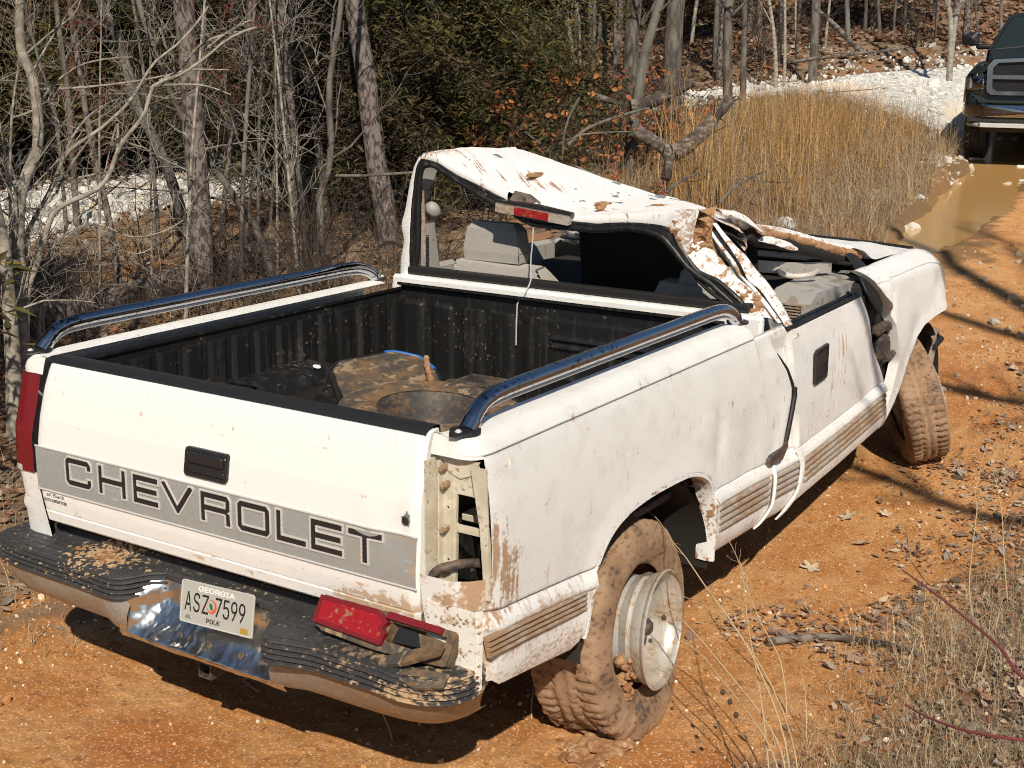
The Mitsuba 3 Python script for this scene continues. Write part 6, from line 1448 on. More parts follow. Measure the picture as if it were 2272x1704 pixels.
stones('track_gravel', p, RG.gamma(1.5, 0.008, len(p)) + 0.005, [(0.46, 0.38, 0.28), (0.40, 0.29, 0.18), (0.56, 0.50, 0.41), (0.38, 0.21, 0.10)], label='pale gravel beside the puddle on the track')
# white stones along the road and on its banks
k = RG.integers(0, n, 9000); t = RG.random(9000)
t = np.where(RG.random(9000) < 0.35, RG.choice([-0.05, 1.06], 9000) + RG.normal(0, 0.06, 9000), t)
p = a[k] + (b - a)[k] * t[:, None] + RG.normal(0, 0.12, (9000, 2))
p = p[inview(np.c_[p, gz(p[:, 0], p[:, 1])])]
stones('road_stones', p, RG.gamma(2.0, 0.016, len(p)) + 0.022, [(0.70, 0.69, 0.65), (0.56, 0.55, 0.52), (0.42, 0.41, 0.39)], sink=0.15, label='white stones loose on the gravel road')
p = cloud(9000, 12, 26, 0.5, 9, lambda q: (wob(q[:, 0], q[:, 1], 0.5, 4) > 0.03))
stones('bank_stones', p, RG.gamma(1.6, 0.011, len(p)) + 0.010, [(0.56, 0.50, 0.40), (0.50, 0.42, 0.30), (0.62, 0.60, 0.55)], label='tan and white stones on the bank by the road')

def leaf_mesh(lobes=False):
    if not lobes:
        u = np.array([0, .3, .6, 1.0]); w = np.array([0.02, .30, .26, 0.0])
        P = np.array([[(x - .5, s * h_, 0.10 * abs(s) + 0.16 * (x - .4) ** 2) for s in (-1, 0, 1)] for x, h_ in zip(u, w)])
        g = grid(P)
        return np.asarray(g.vertices), np.asarray(g.faces)
LV, LF_ = leaf_mesh()
def litter(name, xy, size, cols, tilt=0.7, lift=0.008, label=None):
    n = len(xy)
    rt_ = randrot(RG, n, tilt)
    z = gz(xy[:, 0], xy[:, 1]) + lift + RG.random(n) * lift * 1.5
    sc_ = size[:, None] * np.c_[np.ones(n), RG.uniform(0.6, 1.3, n), RG.uniform(-1.5, 2.2, n)]
    v, f = scatter(LV, LF_, np.c_[xy, z], sc_, rt_)
    return obj(name, tm(v, f), 'm_vc', None, smooth=False, color=np.repeat(tint(n, cols, 0.35), len(LV), 0), kind='stuff', label=label)
BROWN = [(0.22, 0.135, 0.09), (0.29, 0.19, 0.13), (0.15, 0.10, 0.072), (0.36, 0.275, 0.20), (0.27, 0.12, 0.06), (0.26, 0.215, 0.18), (0.40, 0.31, 0.22)]
p = cloud(70000, -1.5, 6.5, -3.4, -0.6)
dens = np.clip((-p[:, 1] - 1.15 + wob(p[:, 0], p[:, 1], 1.5, 6) * 2.2) * 1.3, 0.004, 1) * np.clip(0.35 + 3 * (wob(p[:, 0], p[:, 1], 3.5, 8) + 0.12), 0.1, 1)
p = p[RG.random(len(p)) < dens]
litter('leaf_litter', p, RG.gamma(3.0, 0.0066, len(p)) + 0.007, BROWN, label='dry brown leaves and bits on the right bank in front')
p = cloud(9000, -1.5, 4.5, 0.9, 5.0)
dens = np.clip((p[:, 1] - 1.2 + wob(p[:, 0], p[:, 1], 1.5, 6) * 2.6) * 1.0, 0.0, 1)
p = p[RG.random(len(p)) < dens]
litter('leaf_litter', p, RG.uniform(0.025, 0.075, len(p)), BROWN, label='dry leaves on the ground left of the rear bumper')
p = cloud(120000, 3.5, 45, 0.2, 60)
d = np.hypot(p[:, 0] - CAM[0], p[:, 1] - CAM[1])
road = np.array([False] * len(p))
rp = Polygon(np.vstack([a, b[::-1]]))
import shapely
road = shapely.contains_xy(rp, p[:, 0], p[:, 1])
p = p[(laneof(p) > 2.0) & ~road & (RG.random(len(p)) < 0.6)]
d = np.hypot(p[:, 0] - CAM[0], p[:, 1] - CAM[1])
litter('forest_leaves', p, RG.uniform(0.05, 0.11, len(p)) * np.clip(d / 11, 1, 3), [(0.17, 0.10, 0.062), (0.22, 0.14, 0.09), (0.12, 0.075, 0.05), (0.28, 0.20, 0.135), (0.19, 0.085, 0.042)], label='fallen leaves over the floor of the woods')

def blades(name, roots, h, cols, lean=0.35, width=0.003, seg=3, droop=0.4, label=None, curl=None):
    n = len(roots)
    az = RG.uniform(0, 2 * np.pi, n); ln = np.abs(RG.normal(0, lean, n))
    dirx = np.c_[np.cos(az), np.sin(az)]
    w = np.broadcast_to(np.asarray(width, float), (n,))
    side = np.stack([-np.sin(az + RG.normal(0, 1.2, n)), np.cos(az + RG.normal(0, 1.2, n)), np.zeros(n)], -1)
    s = np.linspace(0, 1, seg + 1)
    V = np.zeros((n, seg + 1, 2, 3))
    for i, t in enumerate(s):
        r = ln * t + droop * ln * t * t
        c = np.c_[roots[:, :2] + dirx * (h * np.sin(np.minimum(r, 2.6)) * t)[:, None] , roots[:, 2] + h * t * np.cos(np.minimum(r, 2.6)) * 1.0]
        ww = w * (1 - 0.8 * t)
        V[:, i, 0] = c - side * ww[:, None]; V[:, i, 1] = c + side * ww[:, None]
    V = V.reshape(n, -1, 3)
    q = []
    for i in range(seg):
        q += [[2 * i, 2 * i + 1, 2 * i + 3], [2 * i, 2 * i + 3, 2 * i + 2]]
    f = (np.array(q)[None] + (np.arange(n) * 2 * (seg + 1))[:, None, None]).reshape(-1, 3)
    col = np.repeat(tint(n, cols, 0.3), 2 * (seg + 1), 0)
    return obj(name, tm(V.reshape(-1, 3), f), 'm_vc', None, smooth=False, color=col, kind='stuff', label=label)
def roots_of(p):
    return np.c_[p, gz(p[:, 0], p[:, 1]) - 0.01]
GOLD = [(0.40, 0.225, 0.075), (0.33, 0.175, 0.06), (0.46, 0.29, 0.12), (0.25, 0.13, 0.048), (0.50, 0.35, 0.17), (0.20, 0.11, 0.05)]
DUN = [(0.33, 0.25, 0.15), (0.26, 0.19, 0.115), (0.40, 0.31, 0.19), (0.22, 0.17, 0.11), (0.30, 0.20, 0.11)]
GP = Polygon([(7.3, 1.5), (8.3, 0.95), (10.5, 1.15), (12.8, 1.55), (15.0, 1.9), (16.4, 2.5), (17.6, 3.6), (18.2, 5.0), (16.5, 5.6), (13.6, 4.3), (11.5, 3.6), (9.6, 3.3), (8.0, 2.7)])
def inside(P_, n, x0=None):
    x0_, y0_, x1_, y1_ = P_.bounds
    q = np.c_[RG.uniform(x0_, x1_, n), RG.uniform(y0_, y1_, n)]
    return q[shapely.contains_xy(P_, q[:, 0], q[:, 1])]
cl = inside(GP.buffer(-0.15), 620)
cl = cl[wob(cl[:, 0], cl[:, 1], 0.9, 21) > -0.02]
cl = cl[(cl[:, 1] - 0.9 - 0.12 * (cl[:, 0] - 8)) > 0.25]
kk = RG.integers(0, len(cl), 7500)
p = cl[kk] + RG.normal(0, 0.10, (7500, 2))
hh = ((0.40 + 0.75 * RG.random(len(cl)) ** 1.3) * np.clip(1.25 - (cl[:, 0] - 8.5) / 11, 0.45, 1.1) * np.clip(0.35 + (cl[:, 1] - 0.8 - 0.12 * (cl[:, 0] - 8)) * 0.75, 0.3, 1))[kk] * RG.uniform(0.45, 1.1, 7500)
blades('broomsedge_grass', roots_of(p), hh, GOLD, lean=0.20, width=0.0032, seg=3, label='tall golden dry grass standing behind the bonnet')
p = inside(GP.buffer(0.7), 42000)
p = p[shapely.contains_xy(rp, p[:, 0], p[:, 1]) == False]
p = p[np.abs(p[:, 1] - yc(p[:, 0])) > np.interp(p[:, 0], PUD[:, 0], PUDW) * 1.25]
blades('dun_grass', roots_of(p), (RG.gamma(4, 0.065, len(p)) + 0.05) * (0.7 + 1.6 * np.clip(wob(p[:, 0], p[:, 1], 1.3, 33) + 0.15, 0, 1)), DUN, lean=0.55, width=0.0028, label='short grey-brown dry grass round the golden grass')
p = cloud(80000, -1.2, 5.0, -3.3, -1.1)
dens = np.clip((-p[:, 1] - 1.45 + wob(p[:, 0], p[:, 1], 1.8, 12) * 2.4) * 1.2, 0, 1)
p = p[RG.random(len(p)) < dens]
blades('bank_grass', roots_of(p), RG.gamma(3, 0.028, len(p)) + 0.03, DUN + [(0.50, 0.39, 0.23), (0.45, 0.36, 0.24), (0.55, 0.45, 0.30)], lean=1.0, width=0.0013, droop=0.9, label='dry straw grass on the right bank in front')
p = cloud(9000, -1.5, 5.0, 1.0, 4.8)
dens = np.clip((p[:, 1] - 1.2 + wob(p[:, 0], p[:, 1], 1.8, 12) * 2.4) * 1.0, 0, 1)
p = p[RG.random(len(p)) < dens]
blades('bank_grass', roots_of(p), RG.uniform(0.04, 0.20, len(p)), DUN + [(0.47, 0.36, 0.20)], lean=0.9, width=0.0016, droop=0.9, label='dry grass left of the rear bumper')
p = cloud(26000, 4.0, 22, 2.0, 16)
p = p[(laneof(p) > 1.8) & ~shapely.contains_xy(rp, p[:, 0], p[:, 1])]
p = p[RG.random(len(p)) < np.clip(0.2 + 4 * wob(p[:, 0], p[:, 1], 0.8, 14), 0, 1)]
blades('woodland_grass', roots_of(p), RG.uniform(0.10, 0.45, len(p)), DUN + GOLD[:2], lean=0.5, width=0.0035, label='thin dry grass between the trees')
# ------------------------------------------------------------------ trees, brush and logs
def wander(rng, p, d, L, n, bend, up=0.0):
    pts = [np.asarray(p, float)]
    d = np.asarray(d, float) / np.linalg.norm(d)
    k = rng.normal(0, bend, 3)
    for i in range(n):
        d = d + (k + rng.normal(0, bend * 0.9, 3)) / n + np.array([0, 0, up / n])
        d /= np.linalg.norm(d)
        pts.append(pts[-1] + d * L / n)
    return np.array(pts)
def twigs(rng, path, rad, count, L, depth, out, lo=0.25, up=0.15, bend=0.5, ang=(35, 75), thin=0.55, minr=0.0016):
    """side shoots along a limb; each is kept as (points, radii, sides)"""
    m = len(path)
    for _ in range(count):
        t = rng.uniform(lo, 1.0) * (m - 1)
        i = int(min(t, m - 2)); f = t - i
        p = path[i] * (1 - f) + path[i + 1] * f
        d = path[i + 1] - path[i]; d /= np.linalg.norm(d) + 1e-9
        q = rng.normal(0, 1, 3); q -= d * (q @ d); q /= np.linalg.norm(q)
        an = math.radians(rng.uniform(*ang))
        nd = d * math.cos(an) + q * math.sin(an)
        r0 = max(minr, np.interp(t, np.arange(m), rad) * thin * rng.uniform(0.6, 1.0))
        l = L * rng.uniform(0.45, 1.0) * (1 - 0.45 * t / (m - 1))
        n_ = 5 if depth > 1 else 4
        pts = wander(rng, p, nd, l, n_, bend, up)
        rr = np.linspace(r0, max(minr * 0.6, r0 * 0.25), n_ + 1)
        out.append((pts, rr, 5 if r0 > 0.012 else (4 if r0 > 0.005 else 3)))
        if depth > 1:
            twigs(rng, pts, rr, max(2, int(count * 0.45)), l * 0.6, depth - 1, out, 0.2, up, bend, ang, thin, minr)
def tubes(lst):
    ms = [tubev(p, r, s, False) for p, r, s in lst]
    return join(ms)
def limbs_away(lst):
    return lst
def trunk_of(pts, r, top=None, taper=0.75, n=28, sides=10, amp=0.06, seed=0, flare=0.35, ext_=3.0):
    p = np.asarray(pts, float)
    d = p[-1] - p[-2]; d /= np.linalg.norm(d)
    d2 = d * 0.4 + np.array([0, 0, 0.6]); d2 /= np.linalg.norm(d2)
    p = np.vstack([p[0] - [0, 0, 0.25], p, p[-1] + d2 * ext_ * 0.5, p[-1] + d2 * ext_ * 0.5 + np.array([0, 0, ext_ * 0.5])])
    path = spline(p, n)
    h = np.linspace(0, 1, n)
    rr = r * (1 - (1 - taper) * h) * (1 + flare * np.exp(-h * n / 2.2))
    v, f = tubev(path, rr, sides, True)
    m = tm(v, f)
    nn = meshkit.fbm(v * [9, 9, 4] + seed, 3, seed)[:, None] - 0.5
    c = np.repeat(path, sides, 0)
    v = v + (v - c) * nn * amp * 6
    return tm(v, f), path, rr
RT = np.random.default_rng(77)
def leafcloud(rng, centers, spread, n, size, tilt=1.2):
    k = rng.integers(0, len(centers), n)
    pos = centers[k] + rng.normal(0, 1, (n, 3)) * spread
    return pos
SPR = (np.array([[0, 0, 0], [0.5, 0.075, 0.02], [1, 0, -0.05], [0.5, -0.075, 0.02]]), np.array([[0, 1, 2], [0, 2, 3]]))
def foliage(rng, pos, size, cols, droop=0.0):
    n = len(pos)
    R_ = randrot(rng, n, 1.0)
    v, f = scatter(SPR[0], SPR[1], pos, size[:, None] * np.c_[np.ones(n), rng.uniform(0.8, 1.8, n), np.ones(n)], R_)
    c = np.repeat(tint(n, cols, 0.4, rng), 4, 0)
    return tm(v, f), c
PINEG = [(0.045, 0.06, 0.018), (0.06, 0.075, 0.02), (0.03, 0.045, 0.014), (0.085, 0.085, 0.025)]
CEDG = [(0.050, 0.058, 0.014), (0.075, 0.075, 0.016), (0.030, 0.040, 0.011), (0.11, 0.085, 0.02), (0.10, 0.065, 0.025)]

# hero pines and thin trees, each from its surveyed bends
NAMES = {'pine': 'pine_tree', 'crooked': 'crooked_tree', 'thin': 'thin_tree', 'lean': 'leaning_tree', 'grey': 'grey_tree', 'white': 'pale_tree'}
LABS = {0: 'leftmost dark scaly pine trunk standing behind the left bed rail', 1: 'second dark scaly pine trunk behind the bed, left of the crooked thin tree', 2: 'dark pine trunk rising just left of the cab corner',
        3: 'crooked thin tree with a pale horizontal branch, between two pine trunks', 4: 'thin bare tree leaning left behind the left bed rail, right of the first pine', 5: 'thin dark bare tree left of the first pine trunk', 6: 'thin dark tree leaning right across the white road, between the pines',
        7: 'very thin upright bare sapling in front of the second pine', 8: 'grey bare tree leaning left above the white road, left of the first pine', 9: 'short thin forked sapling beside the second pine', 10: 'thin grey tree at the left in front of the white road', 11: 'thin tree at far left beyond the pale sapling clump',
        12: 'dark slanting tree trunk between the second pine and the crooked tree', 13: 'thin pale tree just left of the dark evergreen', 14: 'grey trunk leaning right against the big grey tree above the roof', 15: 'thick grey tree trunk behind the leaning trunk', 16: 'thick pale grey trunk standing in the golden grass right of the leaning trunk'}
heroes = []
for i, (kind, pts, r) in enumerate(TREES):
    pts = np.array(pts)
    pts[0, 2] = gz(pts[:1, 0], pts[:1, 1])[0]
    far = i >= 14
    key = thing(NAMES[kind], LABS.get(i) or ('bare pale tree trunk standing in the woods beyond the white road' if kind == 'white' else 'bare tree trunk standing in the woods beyond the golden grass'), 'tree', group=None if i in LABS else ('pale trunks beyond the white road' if kind == 'white' else 'bare trunks beyond the golden grass'))
    extl = 7.0 if kind == 'pine' else (3.5 if not far else 5.0)
    tr, path, rr = trunk_of(pts, r, taper=0.6 if kind == 'pine' else 0.45, sides=14 if r > 0.06 else 8, n=44 if r > 0.06 else 26, amp=0.07 if kind == 'pine' else 0.03, seed=i, flare=0.25, ext_=extl)
    mt = {'pine': 'm_bark', 'crooked': 'm_greybark', 'thin': 'm_bark' if i in (5, 6, 12) else 'm_greybark', 'lean': 'm_greybark', 'grey': 'm_greybark', 'white': 'm_pale'}[kind]
    obj('trunk', tr, mt, key, smooth=60)
    out = []
    rng = np.random.default_rng(100 + i)
    if kind == 'pine':
        twigs(rng, path, rr * 0.32, 16, 1.5, 2, out, 0.12, 0.1, 0.6, (60, 95), 0.4, 0.003)
        cen = np.array([path[-1] + rng.normal(0, 1, 3) * [1.3, 1.3, 1.2] + [0, 0, 0.5] for _ in range(40)])
        for cc in cen[:22]:
            j = rng.integers(len(path) - 8, len(path))
            out.append((np.array([path[j], 0.5 * (path[j] + cc) + [0, 0, -0.1], cc]), np.array([0.03, 0.02, 0.006]), 4))
        obj('branches', tubes(out), 'm_bark', key, smooth=True)
        pos = leafcloud(rng, cen, 0.32, 3800, 0.2)
        fm, fc = foliage(rng, pos, rng.uniform(0.12, 0.30, len(pos)), PINEG)
        obj('crown', fm, 'm_vc', key, smooth=False, color=fc)
    else:
        twigs(rng, path, rr, 20 if not far else 14, 1.7 if not far else 2.4, 2, out, 0.2, 0.25, 0.6, (30, 70), 0.5, 0.0035 if not far else 0.006)
        if kind == 'crooked':
            lb = spline([(5.99, 4.62, 1.22), (6.15, 4.42, 1.22), (6.4, 4.15, 1.24), (6.72, 3.75, 1.27), (7.0, 3.45, 1.22), (7.3, 3.0, 1.26)], 14)
            out.append((lb, np.linspace(0.016, 0.005, 14), 6))
            twigs(rng, lb, np.linspace(0.013, 0.005, 14), 12, 0.7, 2, out, 0.3, 0.2, 0.6)
        obj('branches', tubes(out), mt, key, smooth=True)
# clump of pale saplings left of the tailgate
SC = thing('pale_sapling_clump', 'clump of pale grey saplings with reddish twigs left of the tailgate', 'tree')
rng = np.random.default_rng(5)
tw, red = [], []
for i, (pts, r) in enumerate(SAP):
    pts = np.array(pts)
    if i < 5: pts[0, 2] = gz(pts[:1, 0], pts[:1, 1])[0] - 0.05
    path = spline(pts, 40)
    r1 = 0.30 if i > 1 else 0.5
    rr = r * 0.5 * np.linspace(1.0, r1, 40)
    if i in (0, 1):
        e = path[-1] + np.outer(np.linspace(0, 1, 8)[1:], (path[-1] - path[-4]) / np.linalg.norm(path[-1] - path[-4]) * 1.6 + [0, 0, 0.4])
        path = np.vstack([path, e]); rr = np.r_[rr, rr[-1] * np.linspace(0.95, 0.5, 7)]
    obj('stem', tube(path, rr, 12 if r > 0.03 else 8), 'm_pale', SC, smooth=60)
    twigs(rng, path, rr * 0.45, 16 if i < 5 else 7, 1.0, 3 if i < 5 else 2, tw, 0.25, 0.35, 0.5, (30, 65), 0.5, 0.0016)
for l in SAPB:
    path = spline(np.array(l), 10)
    tw.append((path, np.linspace(0.009, 0.004, 10), 5))
    twigs(rng, path, np.linspace(0.006, 0.003, 10), 8, 0.45, 2, red, 0.25, 0.3, 0.5, (25, 60), 0.6, 0.0014)
obj('branches', tubes(tw), 'm_pale', SC, smooth=True)
obj('red_twigs', tubes(red), 'm_redtwig', SC, smooth=True)

# kinds of background tree and shrub, kept once and repeated
def kind_bare(key, seed, h, r, mt, nb=16, depth=2, sp=1.8):
    rng = np.random.default_rng(seed)
    path = wander(rng, (0, 0, -0.2), (rng.normal(0, 0.05), rng.normal(0, 0.05), 1), h, 12, 0.14, 0.1)
    rr = np.linspace(r, r * 0.3, 13)
    out = []
    twigs(rng, path, rr, nb, sp, depth, out, 0.18, 0.3, 0.5, (30, 70), 0.5, 0.004)
    scene[key] = {'type': 'shapegroup', 'trunk': mikit.ply(tube(path, rr, 7, False), mt, smooth=True), 'branches': mikit.ply(tubes(out), mt, smooth=True)}
def kind_shrub(key, seed, h, n_, mt, leaves=0, cols=None):
    rng = np.random.default_rng(seed)
    out = []
    for _ in range(n_):
        path = wander(rng, rng.normal(0, 0.12, 3) * [1, 1, 0], (rng.normal(0, 0.55), rng.normal(0, 0.55), 1), h * rng.uniform(0.5, 1), 6, 0.5, 0.1)
        rr = np.linspace(0.009, 0.003, 7)
        out.append((path, rr, 4))
        twigs(rng, path, rr, 7, h * 0.5, 2, out, 0.2, 0.2, 0.6, (30, 80), 0.6, 0.0022)
    g = {'type': 'shapegroup', 'stems': mikit.ply(tubes(out), mt, smooth=True)}
    if leaves:
        ends = np.array([o[0][rng.integers(1, len(o[0]))] for o in out])
        pos = ends[rng.integers(0, len(ends), leaves)] + rng.normal(0, 0.05, (leaves, 3))
        v, f = scatter(LV, LF_, pos, rng.uniform(0.05, 0.11, leaves)[:, None] * np.c_[np.ones(leaves), rng.uniform(0.7, 1.3, leaves), rng.uniform(-2, 2, leaves)], randrot(rng, leaves, 1.5))
        g['leaves'] = mikit.ply(tm(v, f), 'm_vc', smooth=False, color=np.repeat(tint(leaves, cols, 0.35, rng), len(LV), 0))
    scene[key] = g
def kind_cedar(key, seed, h, w, n_, cols=CEDG, low=0.12, sa=0.08, sb=0.22):
    rng = np.random.default_rng(seed)
    path = wander(rng, (0, 0, -0.2), (0, 0, 1), h, 8, 0.04)
    out, cen = [], []
    for _ in range(95):
        t = rng.uniform(low, 0.98)
        z = h * t
        L = w * (1 - t) ** 0.7 * rng.uniform(0.5, 1.1) + 0.15
        az = rng.uniform(0, 6.283)
        d = np.array([math.cos(az), math.sin(az), 0.15])
        pts = np.array([[0, 0, z], d * L * 0.5 + [0, 0, z], d * L + [0, 0, z - 0.25 * L]]) + rng.normal(0, 0.04, (3, 3))
        out.append((pts, np.array([0.02, 0.012, 0.004]), 4))
        for s_ in np.linspace(0.25, 1.0, 6):
            q = pts[0] * (1 - s_) + pts[2] * s_ + [0, 0, 0.12 * L * math.sin(math.pi * s_)]
            cen.append(q)
    cen = np.array(cen)
    pos = cen[rng.integers(0, len(cen), n_)] + rng.normal(0, 1, (n_, 3)) * [0.14, 0.14, 0.12]
    fm, fc = foliage(rng, pos, rng.uniform(sa, sb, n_), cols)
    scene[key] = {'type': 'shapegroup', 'trunk': mikit.ply(tube(path, np.linspace(0.10, 0.02, 9), 8, False), 'm_bark', smooth=True), 'branches': mikit.ply(tubes(out), 'm_bark', smooth=True), 'crown': mikit.ply(fm, 'm_vc', smooth=False, color=fc)}
def kind_pine(key, seed, h, r, n_=4200):
    rng = np.random.default_rng(seed)
    path = wander(rng, (0, 0, -0.2), (rng.normal(0, 0.03), rng.normal(0, 0.03), 1), h, 10, 0.06)
    rr = np.linspace(r, r * 0.4, 11)
    out, cen = [], []
    for _ in range(34):
        t = rng.uniform(0.42, 1.0) * 10
        i = int(min(t, 9)); p = path[i] + (path[i + 1] - path[i]) * (t - i)
        az = rng.uniform(0, 6.283); L = rng.uniform(0.8, 2.3) * (1.25 - t / 10)
        e = p + np.array([math.cos(az) * L, math.sin(az) * L, rng.uniform(0.0, 0.7)])
        out.append((np.array([p, 0.5 * (p + e) + [0, 0, 0.1], e]), np.array([0.03, 0.02, 0.006]), 4))
        cen += [e, 0.4 * p + 0.6 * e, 0.7 * e + 0.3 * p]
    for _ in range(10):
        t = rng.uniform(0.1, 0.45) * 10
        i = int(t); p = path[i]
        az = rng.uniform(0, 6.283); L = rng.uniform(0.3, 1.2)
        out.append((np.array([p, p + np.array([math.cos(az) * L, math.sin(az) * L, rng.uniform(-0.2, 0.2)])]), np.array([0.014, 0.004]), 4))
    cen = np.array(cen)
    pos = cen[rng.integers(0, len(cen), n_)] + rng.normal(0, 0.26, (n_, 3))
    fm, fc = foliage(rng, pos, rng.uniform(0.14, 0.32, n_), PINEG)
    scene[key] = {'type': 'shapegroup', 'trunk': mikit.ply(tube(path, rr, 9, False), 'm_bark', smooth=True), 'branches': mikit.ply(tubes(out), 'm_bark', smooth=True), 'crown': mikit.ply(fm, 'm_vc', smooth=False, color=fc)}
for i in range(4): kind_bare('kind_bare_%d' % i, 300 + i, 7.0 + i, 0.035 + 0.012 * i, ('m_greybark', 'm_pale', 'm_greybark', 'm_bark')[i])
for i in range(2): kind_bare('kind_thin_%d' % i, 320 + i, 4.2 + i, 0.018 + 0.006 * i, ('m_pale', 'm_greybark')[i], 18, 2, 1.2)
for i in range(3): kind_shrub('kind_shrub_%d' % i, 340 + i, 1.5 + 0.35 * i, 11, 'm_twig')
OAKC = [(0.30, 0.10, 0.035), (0.24, 0.085, 0.035), (0.36, 0.15, 0.055), (0.16, 0.06, 0.03)]
for i in range(2): kind_shrub('kind_oak_%d' % i, 350 + i, 1.7, 7, 'm_twig', 420, OAKC)
kind_cedar('kind_cedar_hero', 362, 7.0, 2.3, 95000, CEDG, 0.05, 0.05, 0.13)
kind_cedar('kind_cedar_brown', 363, 6.5, 2.0, 75000, [(0.060, 0.042, 0.020), (0.085, 0.055, 0.026), (0.035, 0.03, 0.013), (0.035, 0.038, 0.012)], 0.08, 0.05, 0.13)
kind_cedar('kind_cedar_0', 360, 7.0, 2.2, 30000)
kind_cedar('kind_cedar_1', 361, 5.5, 1.8, 24000, [(0.095, 0.06, 0.024), (0.13, 0.08, 0.035), (0.06, 0.045, 0.018), (0.05, 0.05, 0.014)])
for i in range(2): kind_pine('kind_pine_%d' % i, 370 + i, 11.0 + i, 0.10)
def stand(name, kind, x, y, rz, s, label, cat, group=None):
    z = float(gz(np.array([x]), np.array([y]))[0])
    k = key_for(name)
    scene[k] = {'type': 'instance', 'to_world': T().translate([float(x), float(y), z]).rotate([0, 0, 1], float(rz)).scale(float(s)), 'g': {'type': 'ref', 'id': kind}}
    tag(k, label, cat, group)
    return k
cedlab = ['big green cedar standing behind the roof with branches to the ground', 'browning cedar left of the green cedar, behind the crooked tree', 'dark cedar behind the green cedar', 'dark cedar in the shade behind the second pine', 'dark evergreen at the left beyond the white road', 'dark evergreen at far left beyond the white road', 'dark cedar right of the green cedar, by the bend of the road']
for i, (x, y, z) in enumerate(CEDAR):
    stand('cedar_tree', 'kind_cedar_hero' if i in (0, 2, 3) else ('kind_cedar_brown' if i == 1 else 'kind_cedar_0'), x, y, 50 * i, (1.0, 1.0, 1.0, 0.9, 0.9, 0.9, 0.8)[i], cedlab[i], 'tree')
oaklab = ['oak shrub with hanging brown leaves right of the cedar', 'oak shrub with rust brown leaves in front of the leaning trunk', 'low brown-leaved oak seedling just above the roof', 'brown-leaved shrub behind the first oak shrub', 'small rust-leaved seedling at the roof edge in the grass']
for i, (x, y, z) in enumerate(OAK):
    stand('oak_shrub', 'kind_oak_%d' % (i % 2), x, y, 77 * i, (0.9, 1.0, 0.42, 0.8, 0.4)[i], oaklab[i], 'shrub')
# background woods: far trees beyond the road, mixed
rng = np.random.default_rng(9)
def spots(n_, az, dist, dmin, avoid=True):
    got = []
    tries = 0
    while len(got) < n_ and tries < 20000:
        tries += 1
        a_ = math.radians(rng.uniform(*az)); d_ = rng.uniform(*dist) if not isinstance(dist, float) else dist
        x, y = CAM[0] + d_ * math.cos(a_), CAM[1] + d_ * math.sin(a_)
        if avoid and (rp.buffer(0.4).contains(Point(x, y)) or GP.buffer(0.5).contains(Point(x, y)) or abs(y - yc(x)) < 2.2): continue
        if any((x - u) ** 2 + (y - v) ** 2 < dmin ** 2 for u, v in got): continue
        got.append((x, y))
    return got
for x, y in spots(120, (8, 58), (24, 55), 0.9):
    j = rng.integers(0, 4)
    stand('bare_tree', 'kind_bare_%d' % j, x, y, rng.uniform(0, 360), rng.uniform(0.8, 1.3), 'bare winter tree among the many in the woods beyond the gravel road', 'tree', 'bare trees in the far woods')
for x, y in spots(34, (30, 60), (19, 48), 2.0):
    stand('far_pine', 'kind_pine_%d' % rng.integers(0, 2), x, y, rng.uniform(0, 360), rng.uniform(0.8, 1.2), 'dark pine with its crown above the picture, in the woods beyond the road', 'tree', 'pines in the far woods')
for x, y in spots(16, (12, 30), (33, 55), 2.0):
    stand('far_pine', 'kind_pine_%d' % rng.integers(0, 2), x, y, rng.uniform(0, 360), rng.uniform(0.8, 1.2), 'dark pine with its crown above the picture, in the woods beyond the road', 'tree', 'pines in the far woods')
for x, y in spots(66, (33, 57), (17.5, 32), 0.9):
    stand('far_cedar', 'kind_cedar_%d' % rng.integers(0, 2), x, y, rng.uniform(0, 360), rng.uniform(0.7, 1.1), 'dark evergreen among the many in the woods beyond the gravel road', 'tree', 'evergreens in the far woods')
for x, y in spots(12, (13, 32), (36, 52), 2.5):
    stand('far_cedar', 'kind_cedar_%d' % rng.integers(0, 2), x, y, rng.uniform(0, 360), rng.uniform(0.6, 0.9), 'dark evergreen among the many in the woods beyond the gravel road', 'tree', 'evergreens in the far woods')
for x, y in spots(10, (41, 55), (9.2, 14), 0.5):
    stand('thin_sapling', 'kind_thin_%d' % rng.integers(0, 2), x, y, rng.uniform(0, 360), rng.uniform(0.7, 1.2), 'thin bare sapling in the brush between the truck and the white road', 'tree', 'thin saplings behind the truck bed')
for x, y in spots(30, (35, 55), (8.8, 11.6), 0.45):
    stand('bare_shrub', 'kind_shrub_%d' % rng.integers(0, 3), x, y, rng.uniform(0, 360), rng.uniform(0.35, 0.7), 'bare tangled shrub in the brush behind the truck bed', 'shrub', 'bare shrubs behind the truck bed')
for x, y in spots(16, (22, 34), (12, 19), 0.6):
    stand('bare_shrub', 'kind_shrub_%d' % rng.integers(0, 3), x, y, rng.uniform(0, 360), rng.uniform(0.5, 0.9), 'bare tangled shrub in the brush above the crushed roof', 'shrub', 'bare shrubs above the roof')
for x, y in spots(40, (10, 57), (19, 34), 0.8):
    stand('bare_shrub', 'kind_shrub_%d' % rng.integers(0, 3), x, y, rng.uniform(0, 360), rng.uniform(0.7, 1.2), 'bare shrub at the far edge of the woods', 'shrub', 'bare shrubs of the far woods')
